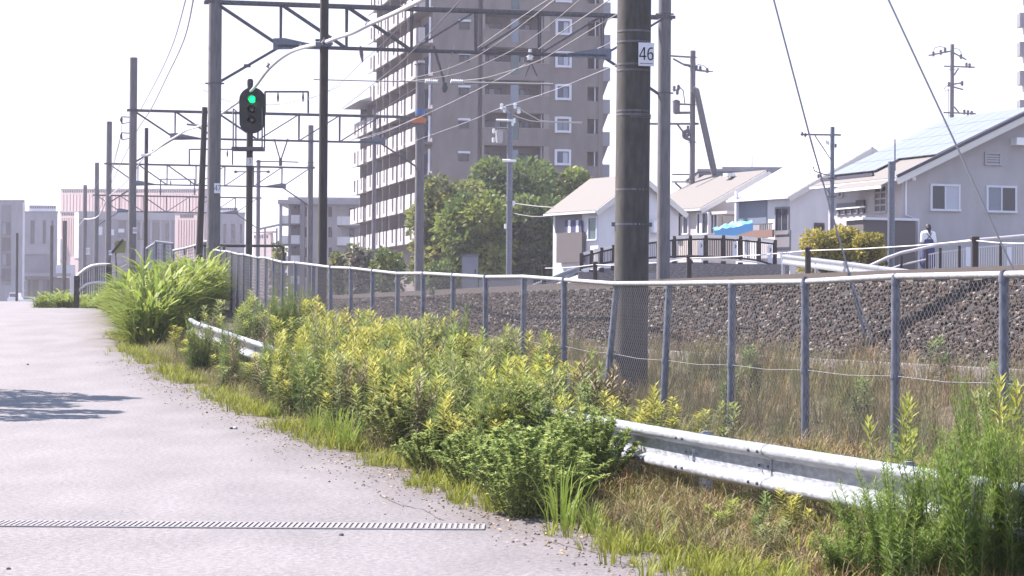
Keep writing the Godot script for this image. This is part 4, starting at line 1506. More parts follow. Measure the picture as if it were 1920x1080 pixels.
func far_left() -> void:
	# leftmost grey block with a tall window strip
	var o := block("grey_block", "flat roofed grey block at the far left with tall window strip", "building", -60, 377, 45, 400, 14, M.wall_grey_light, 0.2)
	var tr := o.transform
	fr(o, tr, "window_strip", 2, 384, 21, 535, 0.04, 0.1, M.wall_grey)
	for k in 4:
		fwin(o, tr, 3, 416 + k * 29, 20, 441 + k * 29, 0.06, 0.12, M.louver, [M.glass_pale, M.glass_dark] if k % 2 == 0 else [M.glass_dark, M.glass_dark])
	fr(o, tr, "painted_sunlit_edge", 42, 379, 46, 560, 0.05, 13.0, M.wall_white)  # sunlight on the right edge, put in as a white strip
	# grey block with slotted white parapet
	o = block("slotted_block", "grey low building with white slotted parapet left of the pink hall", "building", 44, 398, 108, 425, 16, M.wall_grey_light, 0.2)
	tr = o.transform
	fr(o, tr, "roof_parapet", 54, 385, 105, 398, -3.0, 0.5, M.wall_white)
	slots(o, tr, 56, 105, 386, 391, -3.0, 12)
	for q in [[57, 65], [80, 86], [96, 100]]:
		fwin(o, tr, q[0], 413, q[1], 457, 0.03, 0.12, M.louver, [M.glass_dark], "window", 3)
	fr(o, tr, "string_course", 44, 458, 92, 477, 0.3, 0.4, M.wall_grey_light)
	fr(o, tr, "dark_screen", 42, 479, 96, 512, 0.25, 0.3, M.wall_grey)
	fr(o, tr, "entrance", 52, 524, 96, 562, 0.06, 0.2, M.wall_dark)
	fwin(o, tr, 40, 525, 49, 545, 0.1, 0.1, M.frame_white, [M.glass_pale])
	fwin(o, tr, 71, 524, 90, 560, 0.12, 0.12, M.louver, [M.glass_pale, M.glass_blue])
	fr(o, tr, "canopy", 38, 512, 132, 518, 5.0, 5.0, M.wall_grey_light)
	fr(o, tr, "white_fascia", 105, 497, 133, 513, 3.0, 2.0, M.wall_white)
	fr(o, tr, "white_column", 132, 497, 141, 562, 3.0, 1.0, M.wall_white)
	fr(o, tr, "column", 58, 518, 61, 562, 4.6, 0.3, M.wall_grey)
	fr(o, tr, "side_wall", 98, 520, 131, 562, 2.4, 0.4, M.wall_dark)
	fr(o, tr, "red_post", 28, 523, 34, 552, 6.0, 0.4, M.brick_line)
	# pink brick hall
	var hall := block("brick_hall", "large pale pink brick hall with a row of dark slots along its top", "building", 114, 355, 372, 540, 2.5, M.brick_pink, -0.9)
	tr = hall.transform
	slots(hall, tr, 117, 368, 357, 361, 0.0, 60)
	ribs(hall, tr, 116, 370, 364, 398, 0.0, 42)
	# narrow brick stair tower, its sunlit right face painted as a white panel
	o = block("brick_stair_tower", "narrow pink brick stair tower before the hall with one tall dark opening", "building", 113, 398, 148, 480, 1.6, M.brick_pink, -0.9)
	tr = o.transform
	slots(o, tr, 115, 140, 400, 404, 0.0, 6)
	ribs(o, tr, 114, 139, 408, 480, 0.0, 6)
	fwin(o, tr, 118.5, 414, 125, 486, 0.05, 0.2, M.wall_dark, [M.glass_dark])
	fr(o, tr, "painted_sunlit_panel", 139, 398, 149, 484, 0.12, 0.3, M.wall_white)
	fr(o, tr, "white_side_wall", 104, 448, 113, 488, 1.0, 1.0, M.wall_white)
	# grey wing before the hall
	o = block("grey_wing", "long dark grey wing in front of the pink brick hall", "building", 148, 398, 332, 470, 20, M.wall_grey, 0.17)
	tr = o.transform
	fr(o, tr, "parapet_band", 148, 398, 332, 412, 0.2, 0.3, M.wall_grey_light)
	for q in [[185, 425, 192, 440, 0], [222, 414, 236, 445, 1], [283, 416, 302, 452, 1], [310, 418, 317, 450, 1], [258, 416, 272, 450, 1], [186, 430, 189, 441, 0], [207, 430, 214, 441, 0], [222, 429, 233, 436, 0]]:
		fwin(o, tr, q[0], q[1], q[2], q[3], 0.05 + 0.07 * (1 - q[4]), 0.12, M.louver if q[4] else M.frame_white, [M.glass_dark] if q[4] else [M.frame_white])
	for k in 5:
		fr(o, tr, "pilaster", 245 + k * 18, 413, 249 + k * 18, 500, 0.12, 0.3, M.wall_grey_light)
	# brick panel right of the wing
	o = block("brick_panel_block", "pink brick block with slots left of pole 47", "building", 328, 400, 383, 440, 1.6, M.brick_pink, -0.9)
	tr = o.transform
	slots(o, tr, 337, 363, 402, 408, 0.0, 7)
	ribs(o, tr, 332, 381, 412, 476, 0.0, 10)
	# grey block right of pole 47
	o = block("grey_slotted_block", "grey building with slotted roof edge between pole 47 and the signal mast", "building", 384, 400, 459, 450, 20, M.wall_grey_light, 0.12)
	tr = o.transform
	fr(o, tr, "roof_parapet", 412, 389, 446, 400, -3.0, 0.4, M.wall_white)
	slots(o, tr, 413, 445, 390, 394, -3.0, 9)
	for q in [[419, 424], [433, 441], [450, 454]]:
		fwin(o, tr, q[0], 420, q[1], 456, 0.05, 0.12, M.louver, [M.glass_dark], "window", 2)
	# tapered brick gable near the corridor block
	var gp := frame_t(492, 560, 420, -0.9)
	o = thing("brick_pier", "tapered pale brick pier with dark slots right of the signal mast", "building", gp.origin, -0.9)
	var pts := PackedVector2Array()
	for q in [[474, 560], [477, 441], [507, 437], [513, 560]]:
		var v := lz(gp, q[0], q[1], 0.0)
		pts.append(Vector2(v.x, v.y))
	var mb := MB.new()
	mb.slab(pts, 0.6, Transform3D(Basis(), Vector3(0, 0, -0.3)))
	build(o, "wall", mb, M.brick_pink)
	slots(o, gp, 475, 503, 441, 446, 0.0, 6)
	fr(o, gp, "coping", 475, 434, 510, 437, 0.1, 0.8, M.brick_line)
	# sloping walkway roof up to the corridor block
	var wp := frame_t(505, 560, 410, 0.0)
	o = thing("walkway_roof", "thin sloping walkway roof rising to the grey corridor apartment block", "walkway roof", wp.origin)
	mb = MB.new()
	mb.beam(lz(wp, 484, 430, 0.0), lz(wp, 526, 421, 0.0), 2.0, 0.25)
	build(o, "roof_slab", mb, M.wall_grey)
	for px in [497.0, 519.0]:
		mb = MB.new()
		mb.beam(lz(wp, px, 428, 0.0), lz(wp, px, 560, 0.0), 0.3, 0.3)
		build(o, "post", mb, M.wall_grey)
	# corridor apartment block
	var cp := frame_t(545, 560, 255, 0.0)
	o = thing("corridor_block", "four storey lavender grey apartment block with open corridor bays", "apartment block", cp.origin)
	fr(o, cp, "wall", 563, 383, 700, 600, 0.0, 10.0, M.wall_lav, true)
	fr(o, cp, "roof_slab", 521, 375, 700, 383, 0.9, 11.4, M.roof_grey)
	fr(o, cp, "roof_top", 540, 370, 690, 375, -1.5, 7.0, M.wall_grey_light)
	fr(o, cp, "corner_post", 523, 383, 528, 600, 0.6, 0.5, M.wall_grey_light, true)
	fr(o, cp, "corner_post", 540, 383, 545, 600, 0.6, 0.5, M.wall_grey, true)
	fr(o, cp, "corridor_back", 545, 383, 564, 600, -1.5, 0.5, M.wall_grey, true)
	fr(o, cp, "grey_pier", 562, 378, 570, 600, 1.4, 1.5, M.wall_grey, true)  # pier in a darker grey than the wall
	for k in 4:
		var y := 404.0 + k * 38.0
		fr(o, cp, "corridor_parapet", 524, y, 541, y + 16, 0.5, 0.25, M.wall_white)
		fr(o, cp, "corridor_parapet", 545, y - 1, 562, y + 15, 0.6, 0.25, M.wall_white)
		fr(o, cp, "corridor_floor", 524, y + 15, 563, y + 18, 0.5, 3.0, M.wall_grey)
		fr(o, cp, "corridor_lamp", 551, y - 17, 555, y - 14, -1.3, 0.3, M.louver)
		fwin(o, cp, 571, y - 16, 575, y + 2, 0.06, 0.12, M.louver, [M.glass_dark])
		fwin(o, cp, 655, y - 14, 664, y + 2, 0.06, 0.12, M.louver, [M.glass_blue])
		fr(o, cp, "balcony_parapet", 632, y + 2, 700, y + 18, 1.0, 0.3, M.wall_white)
		fr(o, cp, "balcony_floor", 632, y + 18, 700, y + 21, 1.0, 1.1, M.wall_grey)
		fwin(o, cp, 616, y - 16, 622, y + 2, 0.06, 0.12, M.louver, [M.glass_dark])
	# two cars below the far buildings
	for k in 2:
		var c := foot_of(P([24.0, 50.0][k], 556, 375))
		c.y = P(24, [570.0, 573.0][k], 375).y
		var car := thing("parked_car", ["white van at the far left end of the road", "low white car right of the van at the road's end"][k], "car", c)
		var hgt: float = [0.85, 0.45][k]
		mb = MB.new()
		mb.slab(PackedVector2Array([Vector2(-0.85, 0.3), Vector2(0.85, 0.3), Vector2(0.88, 0.8), Vector2(0.8, 0.95), Vector2(-0.8, 0.95), Vector2(-0.88, 0.8)]), 3.6, Transform3D(Basis(), Vector3(0, 0, -1.8)))
		mb.slab(PackedVector2Array([Vector2(-0.8, 0.95), Vector2(0.8, 0.95), Vector2(0.66, 0.95 + hgt), Vector2(-0.66, 0.95 + hgt)]), 2.4, Transform3D(Basis(), Vector3(0, 0, -1.9)))
		build(car, "body", mb, M.car_white)
		mb = MB.new()
		mb.box(Vector3(0, 0.95 + hgt * 0.5, -0.69), Vector3(1.3, hgt * 0.62, 0.03))
		build(car, "windscreen", mb, M.glass_dark)
		for s in [-1.0, 1.0]:
			for z in [-0.8, -2.9]:
				mb = MB.new()
				mb.cyl(Vector3(0.7 * s, 0.31, z), Vector3(0.88 * s, 0.31, z), 0.31, 0.31, 16)
				build(car, "wheel", mb, M.tyre)
			mb = MB.new()
			mb.box(Vector3(0.62 * s, 0.72, 0.015), Vector3(0.3, 0.14, 0.05))
			build(car, "headlight", mb, M.porcelain)


# ---------------------------------------------------------------- houses on the right
# gable roof: two slabs over a house W wide with its ridge along -z
func gable_roof(o: Node, w: float, l: float, eave: float, rise: float, over: float, m: Material, ridge := 0.5) -> void:
	var sl := rise / (w * ridge)
	var a := Vector3(-over, eave - over * sl, over)
	var b := Vector3(w * ridge, eave + rise, over)
	var e := Vector3(w + over, eave + rise - (w * (1.0 - ridge) + over) * sl, over)
	var th := 0.16
	var mb := MB.new()
	mb.slab(PackedVector2Array([Vector2(a.x, a.y), Vector2(b.x, b.y), Vector2(b.x, b.y + th), Vector2(a.x, a.y + th)]), l + over * 2.0, Transform3D(Basis(), Vector3(0, 0, -l * 0.5)))
	build(o, "roof_slope", mb, m)
	mb = MB.new()
	mb.slab(PackedVector2Array([Vector2(b.x, b.y), Vector2(e.x, e.y), Vector2(e.x, e.y + th), Vector2(b.x, b.y + th)]), l + over * 2.0, Transform3D(Basis(), Vector3(0, 0, -l * 0.5)))
	build(o, "roof_slope", mb, m)
	# barge boards on the gable and the eave gutter
	mb = MB.new()
	mb.beam(a + Vector3(0, -0.02, 0.03), b + Vector3(0, -0.02, 0.03), 0.05, 0.26)
	mb.beam(b + Vector3(0, -0.02, 0.03), e + Vector3(0, -0.02, 0.03), 0.05, 0.26)
	build(o, "barge_board", mb, M.soffit)
	mb = MB.new()
	mb.beam(a + Vector3(-0.05, 0.06, 0.05), a + Vector3(-0.05, 0.06, -l - over * 2.0), 0.1, 0.1)
	build(o, "gutter", mb, M.frame_white)


func gable_wall(o: Node, w: float, l: float, eave: float, rise: float, m: Material, ridge := 0.5) -> void:
	var mb := MB.new()
	mb.slab(PackedVector2Array([Vector2(0, -1), Vector2(w, -1), Vector2(w, eave + rise - rise / ridge * (1.0 - ridge)), Vector2(w * ridge, eave + rise), Vector2(0, eave)]), l, Transform3D(Basis(), Vector3(0, 0, -l * 0.5)))
	build(o, "wall", mb, m)


func sx(tr: Transform3D, px: float, py: float, x := 0.0) -> Vector3:
	return lx(tr, px, py, x)


# window on the local plane x, facing -x
func swin(o: Node, tr: Transform3D, x0: float, y0: float, x1: float, y1: float, x: float, bar: float, fm: Material, pm: Array, rows := 1) -> void:
	var a := lx(tr, x0, (y0 + y1) * 0.5, x)
	var e := lx(tr, x1, (y0 + y1) * 0.5, x)
	var t := lx(tr, (x0 + x1) * 0.5, y0, x)
	var b := lx(tr, (x0 + x1) * 0.5, y1, x)
	win_box(o, Basis(Vector3.UP, -PI / 2), Vector3(x, (t.y + b.y) * 0.5, (a.z + e.z) * 0.5), absf(e.z - a.z), t.y - b.y, bar, fm, pm, "window", rows)


func sbox(o: Node, tr: Transform3D, called: String, x0: float, y0: float, x1: float, y1: float, x: float, depth: float, m: Material) -> void:
	var a := lx(tr, x0, (y0 + y1) * 0.5, x)
	var e := lx(tr, x1, (y0 + y1) * 0.5, x)
	var t := lx(tr, (x0 + x1) * 0.5, y0, x)
	var b := lx(tr, (x0 + x1) * 0.5, y1, x)
	bx(o, called, Vector3(x, b.y, a.z), Vector3(x + depth, t.y, e.z), m)


func houses() -> void:
	# ---------- big house on the right
	var th := atan(0.37)
	var tr := frame_t(1690, 560, 100, th)
	var o := thing("big_house", "big pale lavender house with solar panels on its roof and two gable windows", "house", tr.origin, th)
	var eave := lz(tr, 1690, 330, 0.0).y
	var w := 12.0
	var l := -lx(tr, 1553, 420, 0.0).z
	var rise := 2.75
	gable_wall(o, w, l, eave, rise, M.wall_lav)
	gable_roof(o, w, l, eave, rise, 0.55, M.roof_tan)
	# solar panels, each a pane in a frame, on the slope that faces the railway
	var sl := rise / (w * 0.5)
	var dirv := Vector3(1, sl, 0).normalized()
	var nrm := Vector3(-sl, 1, 0).normalized()
	var zb := Basis(dirv, nrm, Vector3(0, 0, 1))
	var nc := 7
	var nr := 5
	var plen := 6.6 / nr
	var pwid := (l + 0.8) / nc
	for r in nr:
		for c in nc:
			var ctr := Vector3(-0.35, eave - 0.35 * sl + 0.27, 0) + dirv * (0.65 + plen * (r + 0.5)) + Vector3(0, 0, 0.35 - pwid * (c + 0.5))
			if r < 1 and c < 3:
				continue
			var mb := MB.new()
			mb.box(Vector3.ZERO, Vector3(plen - 0.03, 0.035, pwid - 0.03))
			var q := build(o, "solar_panel", mb, M.solar)
			q.transform = Transform3D(zb, ctr)
	var fa := MB.new()
	fa.beam(Vector3(-0.56, eave - 0.56 * sl + 0.2, 0.59), Vector3(w * 0.5, eave + rise + 0.22, 0.59), 0.09, 0.13)
	build(o, "verge_flashing", fa, M.fascia)
	fa = MB.new()
	fa.beam(Vector3(-0.1, eave + 0.18, -l * 0.35), Vector3(-0.1, eave + 0.18, -l - 0.5), 0.1, 0.14)
	build(o, "panel_edge", fa, M.fascia)
	# lean-to roof over the near half of the eaves wall
	fa = MB.new()
	fa.slab(PackedVector2Array([Vector2(-1.2, eave - 0.55), Vector2(0.1, eave + 0.04), Vector2(0.1, eave + 0.18), Vector2(-1.2, eave - 0.42)]), l * 0.66, Transform3D(Basis(), Vector3(0, 0, 0.4 - l * 0.33)))
	build(o, "lean_to_roof", fa, M.roof_tan)
	fa = MB.new()
	fa.beam(Vector3(-1.22, eave - 0.5, 0.42), Vector3(-1.22, eave - 0.5, 0.4 - l * 0.66), 0.05, 0.12)
	build(o, "lean_to_fascia", fa, M.soffit)
	# gable windows and vent
	fwin(o, tr, 1744, 345, 1800, 396, 0.03, 0.09, M.frame_white, [M.glass_dark, M.curtain])
	fwin(o, tr, 1849, 348, 1906, 399, 0.03, 0.09, M.frame_white, [M.glass_pale, M.glass_dark])
	fwin(o, tr, 1846, 285, 1877, 310, 0.03, 0.08, M.wall_lav, [M.glass_pale], "vent_window", 4)
	var dp := MB.new()
	var p0 := lz(tr, 1699, 330, 0.06)
	var p1 := lz(tr, 1699, 403, 0.06)
	var p2 := lz(tr, 1722, 412, 0.06)
	dp.tube([p0, p1, p2, Vector3(p2.x, 0, p2.z)], 0.045, 8)
	build(o, "downpipe", dp, M.frame_white)
	dp = MB.new()
	dp.box(lz(tr, 1713, 335, 0.06), Vector3(0.16, 0.16, 0.12))
	build(o, "vent_hood", dp, M.porcelain)
	fr(o, tr, "eaves_lamp", 1907, 258, 1935, 272, 0.5, 0.5, M.porcelain)
	# eaves wall: lattice window, railing opening, small window
	swin(o, tr, 1640, 345, 1664, 400, -0.02, 0.09, M.wall_lav, [M.glass_dark, M.glass_dark], 4)
	swin(o, tr, 1573, 355, 1582, 371, -0.02, 0.09, M.wall_lav, [M.glass_pale])
	sbox(o, tr, "balcony_opening", 1568, 380, 1619, 402, -0.05, 0.12, M.wall_grey)
	sbox(o, tr, "balcony_rail", 1567, 388, 1620, 391, -0.16, 0.08, M.porcelain)
	for k in 5:
		sbox(o, tr, "rail_post", 1569 + k * 12, 391, 1572 + k * 12, 400, -0.12, 0.05, M.louver)
	sbox(o, tr, "plant_box", 1604, 375, 1619, 390, -0.12, 0.08, M.wall_dark)
	# dark garden store attached in front
	var st := MB.new()
	var s0 := lz(tr, 1619, 412, 1.6)
	var s1 := lz(tr, 1725, 412, 1.6)
	st.span(Vector3(s0.x, -0.5, 0.15), Vector3(s1.x - 0.2, s0.y, 1.6))
	build(o, "store_wall", st, M.wall_dark)
	st = MB.new()
	st.span(Vector3(s0.x - 0.1, s0.y, 0.1), Vector3(s1.x - 0.1, s0.y + 0.1, 1.7))
	build(o, "store_roof", st, M.frame_white)

	# ---------- row of three houses in the middle
	terrace("terrace_house", "white terraced house with a glaring metal roof and dark balcony door", 1481, 112, 367, 1380, 316, M.wall_white, M.roof_white, 0)
	terrace("terrace_house", "cream terraced house with a tan hipped roof behind the leaning strut", 1316, 122, 390, 1214, 330, M.wall_cream, M.roof_tan, 1)
	terrace("terrace_house", "white house with laundry on its recessed balcony left of the thick pole", 1121, 116, 392, 1037, 350, M.wall_white, M.roof_tan, 2)

	# flat roofed building behind
	var fo := block("flat_roof_building", "grey flat roofed building behind the terraced house roofs", "building", 1310, 322, 1420, 170, 12, M.wall_grey)
	tr = Transform3D(Basis(), fo.position)
	fr(fo, tr, "upper_wall", 1354, 313, 1500, 345, -0.5, 10.0, M.wall_grey_light)
	fr(fo, tr, "window_band", 1312, 328, 1352, 334, 0.05, 0.1, M.glass_dark)
	var ant := MB.new()
	var ap := lz(tr, 1410, 313, -2.0)
	ant.cyl(ap, ap + Vector3(0, 0.9, 0), 0.03, 0.02, 6)
	build(fo, "antenna", ant, M.steel_dark)
	# slice of another tower at the right edge
	var rt := block("edge_tower", "slice of a distant white tower with grey balconies at the right edge", "apartment tower", 1921, -60, 2060, 330, 14, M.wall_white)
	tr = Transform3D(Basis(), rt.position)
	for k in 8:
		fr(rt, tr, "balcony", 1912.5, -31 + k * 54.5 - 54.5, 2000, -5 + k * 54.5 - 54.5, 0.8, 2.2, M.wall_grey)


# one house of the row: long wall to the left, gable to the right
func terrace(called: String, label: String, cx: float, d: float, ey: float, lx0: float, ry: float, wall: Material, roof: Material, kind: int) -> void:
	var th := atan(0.55)
	var tr := frame_t(cx, 560, d, th)
	var o := thing(called, label, "house", tr.origin, th)
	var eave := lz(tr, cx, ey, 0.0).y
	var l := -lx(tr, lx0, 430, 0.0).z
	var w: float = [9.0, 7.5, 4.6][kind]
	var rise: float = [2.3, 1.9, 1.6][kind]
	gable_wall(o, w, l, eave, rise, wall)
	gable_roof(o, w, l, eave, rise, 0.3, roof)
	var sp := l
	if kind == 0:
		# blue grey recessed balcony and dark door
		sbox(o, tr, "balcony_recess", 1383, 374, 1438, 445, -0.03, 0.1, M.wall_grey_light)
		sbox(o, tr, "balcony_back", 1383, 372, 1437, 420, -0.045, 0.1, M.glass_pale)
		swin(o, tr, 1454, 388, 1480, 440, -0.02, 0.08, M.wall_grey, [M.glass_dark, M.glass_dark])
		sbox(o, tr, "lower_wall", 1453, 432, 1480, 470, -0.06, 0.1, M.wall_grey)
		for k in 7:
			sbox(o, tr, "baluster", 1424 + k * 3.4, 420, 1425 + k * 3.4, 433, -0.6, 0.04, M.steel_dark)
		sbox(o, tr, "hand_rail", 1412, 419, 1448, 421, -0.62, 0.06, M.steel_dark)
		sbox(o, tr, "balcony_front", 1378, 432, 1448, 446, -0.7, 0.12, M.cloth_brown)
		var co := MB.new()
		co.box(lx(tr, 1381, 405, -0.3), Vector3(0.14, 2.4, 0.14))
		build(o, "corner_post", co, M.frame_white)
		fwin(o, tr, 1527, 418, 1545, 440, 0.03, 0.08, M.louver, [M.glass_dark])
		# blue tarpaulin and a brown bundle on the balcony
		var tp := lx(tr, 1385, 430, -0.75)
		var wp := tr * tp
		var tb := at_org(wp)
		var nz := FastNoiseLite.new()
		nz.seed = 3
		nz.frequency = 0.9
		var a := P(1340, 433, d - 1.5)
		var e := P(1412, 420, d - 1.5)
		var rows := []
		for i in 11:
			var row := []
			for j in 7:
				var u := i / 10.0
				var v := j / 6.0
				var q := a.lerp(Vector3(e.x, a.y, e.z), u) + Vector3(0, 0.02 + 0.22 * sin(PI * u) * sin(PI * v) + 0.34 * absf(nz.get_noise_2d(i * 2.3, j * 2.7)) + 0.35 * u * u, -v * 1.1)
				row.append(q)
			rows.append(row)
		for i in 10:
			for j in 6:
				tb.quad(rows[i][j], rows[i + 1][j], rows[i + 1][j + 1], rows[i][j + 1])
		tb.quad(rows[0][0] - Vector3(0, 0.35, 0), rows[5][0] - Vector3(0, 0.4, 0), rows[5][0], rows[0][0])
		tb.quad(rows[5][0] - Vector3(0, 0.4, 0), rows[10][0] - Vector3(0, 0.35, 0), rows[10][0], rows[5][0])
		single("blue_tarp", tb, M.tarp, "crumpled blue tarpaulin laid over the balcony of the white terraced house", "tarpaulin")
	elif kind == 1:
		swin(o, tr, 1281, 399, 1292, 440, -0.02, 0.07, M.frame_white, [M.glass_dark])
		swin(o, tr, 1307, 398, 1329, 440, -0.02, 0.07, M.frame_white, [M.glass_dark, M.glass_dark])
		swin(o, tr, 1231, 385, 1236, 412, -0.02, 0.07, M.louver, [M.glass_dark])
		fwin(o, tr, 1330, 400, 1345, 440, 0.03, 0.08, M.frame_white, [M.glass_dark, M.glass_blue])
		sbox(o, tr, "pilaster", 1262, 387, 1269, 445, -0.2, 0.2, M.wall_dark)
		bx(o, "corner_column", Vector3(-0.12, -1, -0.1), Vector3(0.14, eave, 0.12), M.wall_white)
		bx(o, "porch_roof", Vector3(0.15, eave - 0.35, 0.3), Vector3(w, eave - 0.2, 2.0), M.wall_cream)
		bx(o, "porch_wall", Vector3(1.2, -1, 0.02), Vector3(w * 0.9, eave - 0.35, 0.06), M.wall_cream)
		var tv := MB.new()
		tv.box(lz(tr, 1367, 328, -2.0), Vector3(0.5, 0.16, 0.4))
		tv.cyl(lz(tr, 1366, 330, -2.0), lz(tr, 1366, 358, -2.0), 0.025, 0.025, 6)
		build(o, "roof_vent", tv, M.porcelain)
	else:
		sbox(o, tr, "balcony_recess", 1041, 398, 1090, 436, -0.02, 0.1, M.wall_grey)
		sbox(o, tr, "balcony_front", 1043, 436, 1091, 492, -0.25, 0.2, M.wall_dark)
		swin(o, tr, 1103, 406, 1120, 451, -0.02, 0.06, M.frame_white, [M.glass_green])
		for k in 6:
			var c := MB.new()
			var p := lx(tr, 1063 + k * 5.0, 428, -0.12)
			var hgt := 0.55 + 0.12 * (k % 3)
			c.slab(PackedVector2Array([Vector2(-0.16, 0.0), Vector2(-0.1, 0.05), Vector2(0.1, 0.05), Vector2(0.16, 0.0), Vector2(0.13, -hgt), Vector2(-0.12, -hgt + 0.04)]), 0.05, Transform3D(Basis(Vector3.UP, -PI / 2), Vector3.ZERO))
			var garment := part(self, numbered("garment"), c.mesh(), [M.cloth_navy, M.cloth_white, M.cloth_navy, M.cloth_navy, M.cloth_white, M.cloth_navy][k])
			garment.transform = tr * Transform3D(Basis(), p + Vector3(0, 0.35, 0))
			tag(garment, ["navy garment drying on the recessed balcony of the white house", "white garment drying on the recessed balcony of the white house"][1 if k == 1 or k == 4 else 0], "garment", "laundry on the recessed balcony")
		bx(o, "low_wall", Vector3(0.02, -1, 0.02), Vector3(w, 1.0, 0.2), M.wall_grey_light)
		bx(o, "low_wall_coping", Vector3(0.0, 1.0, 0.0), Vector3(w, 1.1, 0.24), M.frame_white)
		var ac := MB.new()
		ac.box(lz(tr, 1231, 425, 0.2), Vector3(0.5, 0.6, 0.3))
		build(o, "air_conditioner", ac, M.porcelain)


# ---------------------------------------------------------------- beyond the tracks
# corrugated beam along a list of points (its top edge), out = towards the railway
func wbeam(o: Node3D, pts: Array, out: Vector3) -> void:
	var prof := [Vector2(0.0, 0.0), Vector2(0.06, -0.01), Vector2(0.085, -0.06), Vector2(0.07, -0.1), Vector2(0.0, -0.15), Vector2(0.0, -0.19), Vector2(0.07, -0.24), Vector2(0.085, -0.29), Vector2(0.06, -0.33), Vector2(0.0, -0.345)]
	for i in pts.size() - 1:
		var b := at_org(o.position)
		for k in prof.size() - 1:
			var p: Vector2 = prof[k]
			var q: Vector2 = prof[k + 1]
			b.quad(pts[i] + out * q.x + Vector3(0, q.y, 0), pts[i + 1] + out * q.x + Vector3(0, q.y, 0), pts[i + 1] + out * p.x + Vector3(0, p.y, 0), pts[i] + out * p.x + Vector3(0, p.y, 0))
			b.quad(pts[i] + Vector3(0, p.y, 0) - out * 0.01, pts[i + 1] + Vector3(0, p.y, 0) - out * 0.01, pts[i + 1] + Vector3(0, q.y, 0) - out * 0.01, pts[i] + Vector3(0, q.y, 0) - out * 0.01)
		build(o, "beam", b, M.guard)
	for i in pts.size():
		var c: Vector3 = pts[i] - out * 0.07
		var b := at_org(o.position)
		b.cyl(Vector3(c.x, foot_of(c).y - 0.2, c.z), c + Vector3(0, 0.03, 0), 0.06, 0.06, 10)
		build(o, "post", b, M.guard)


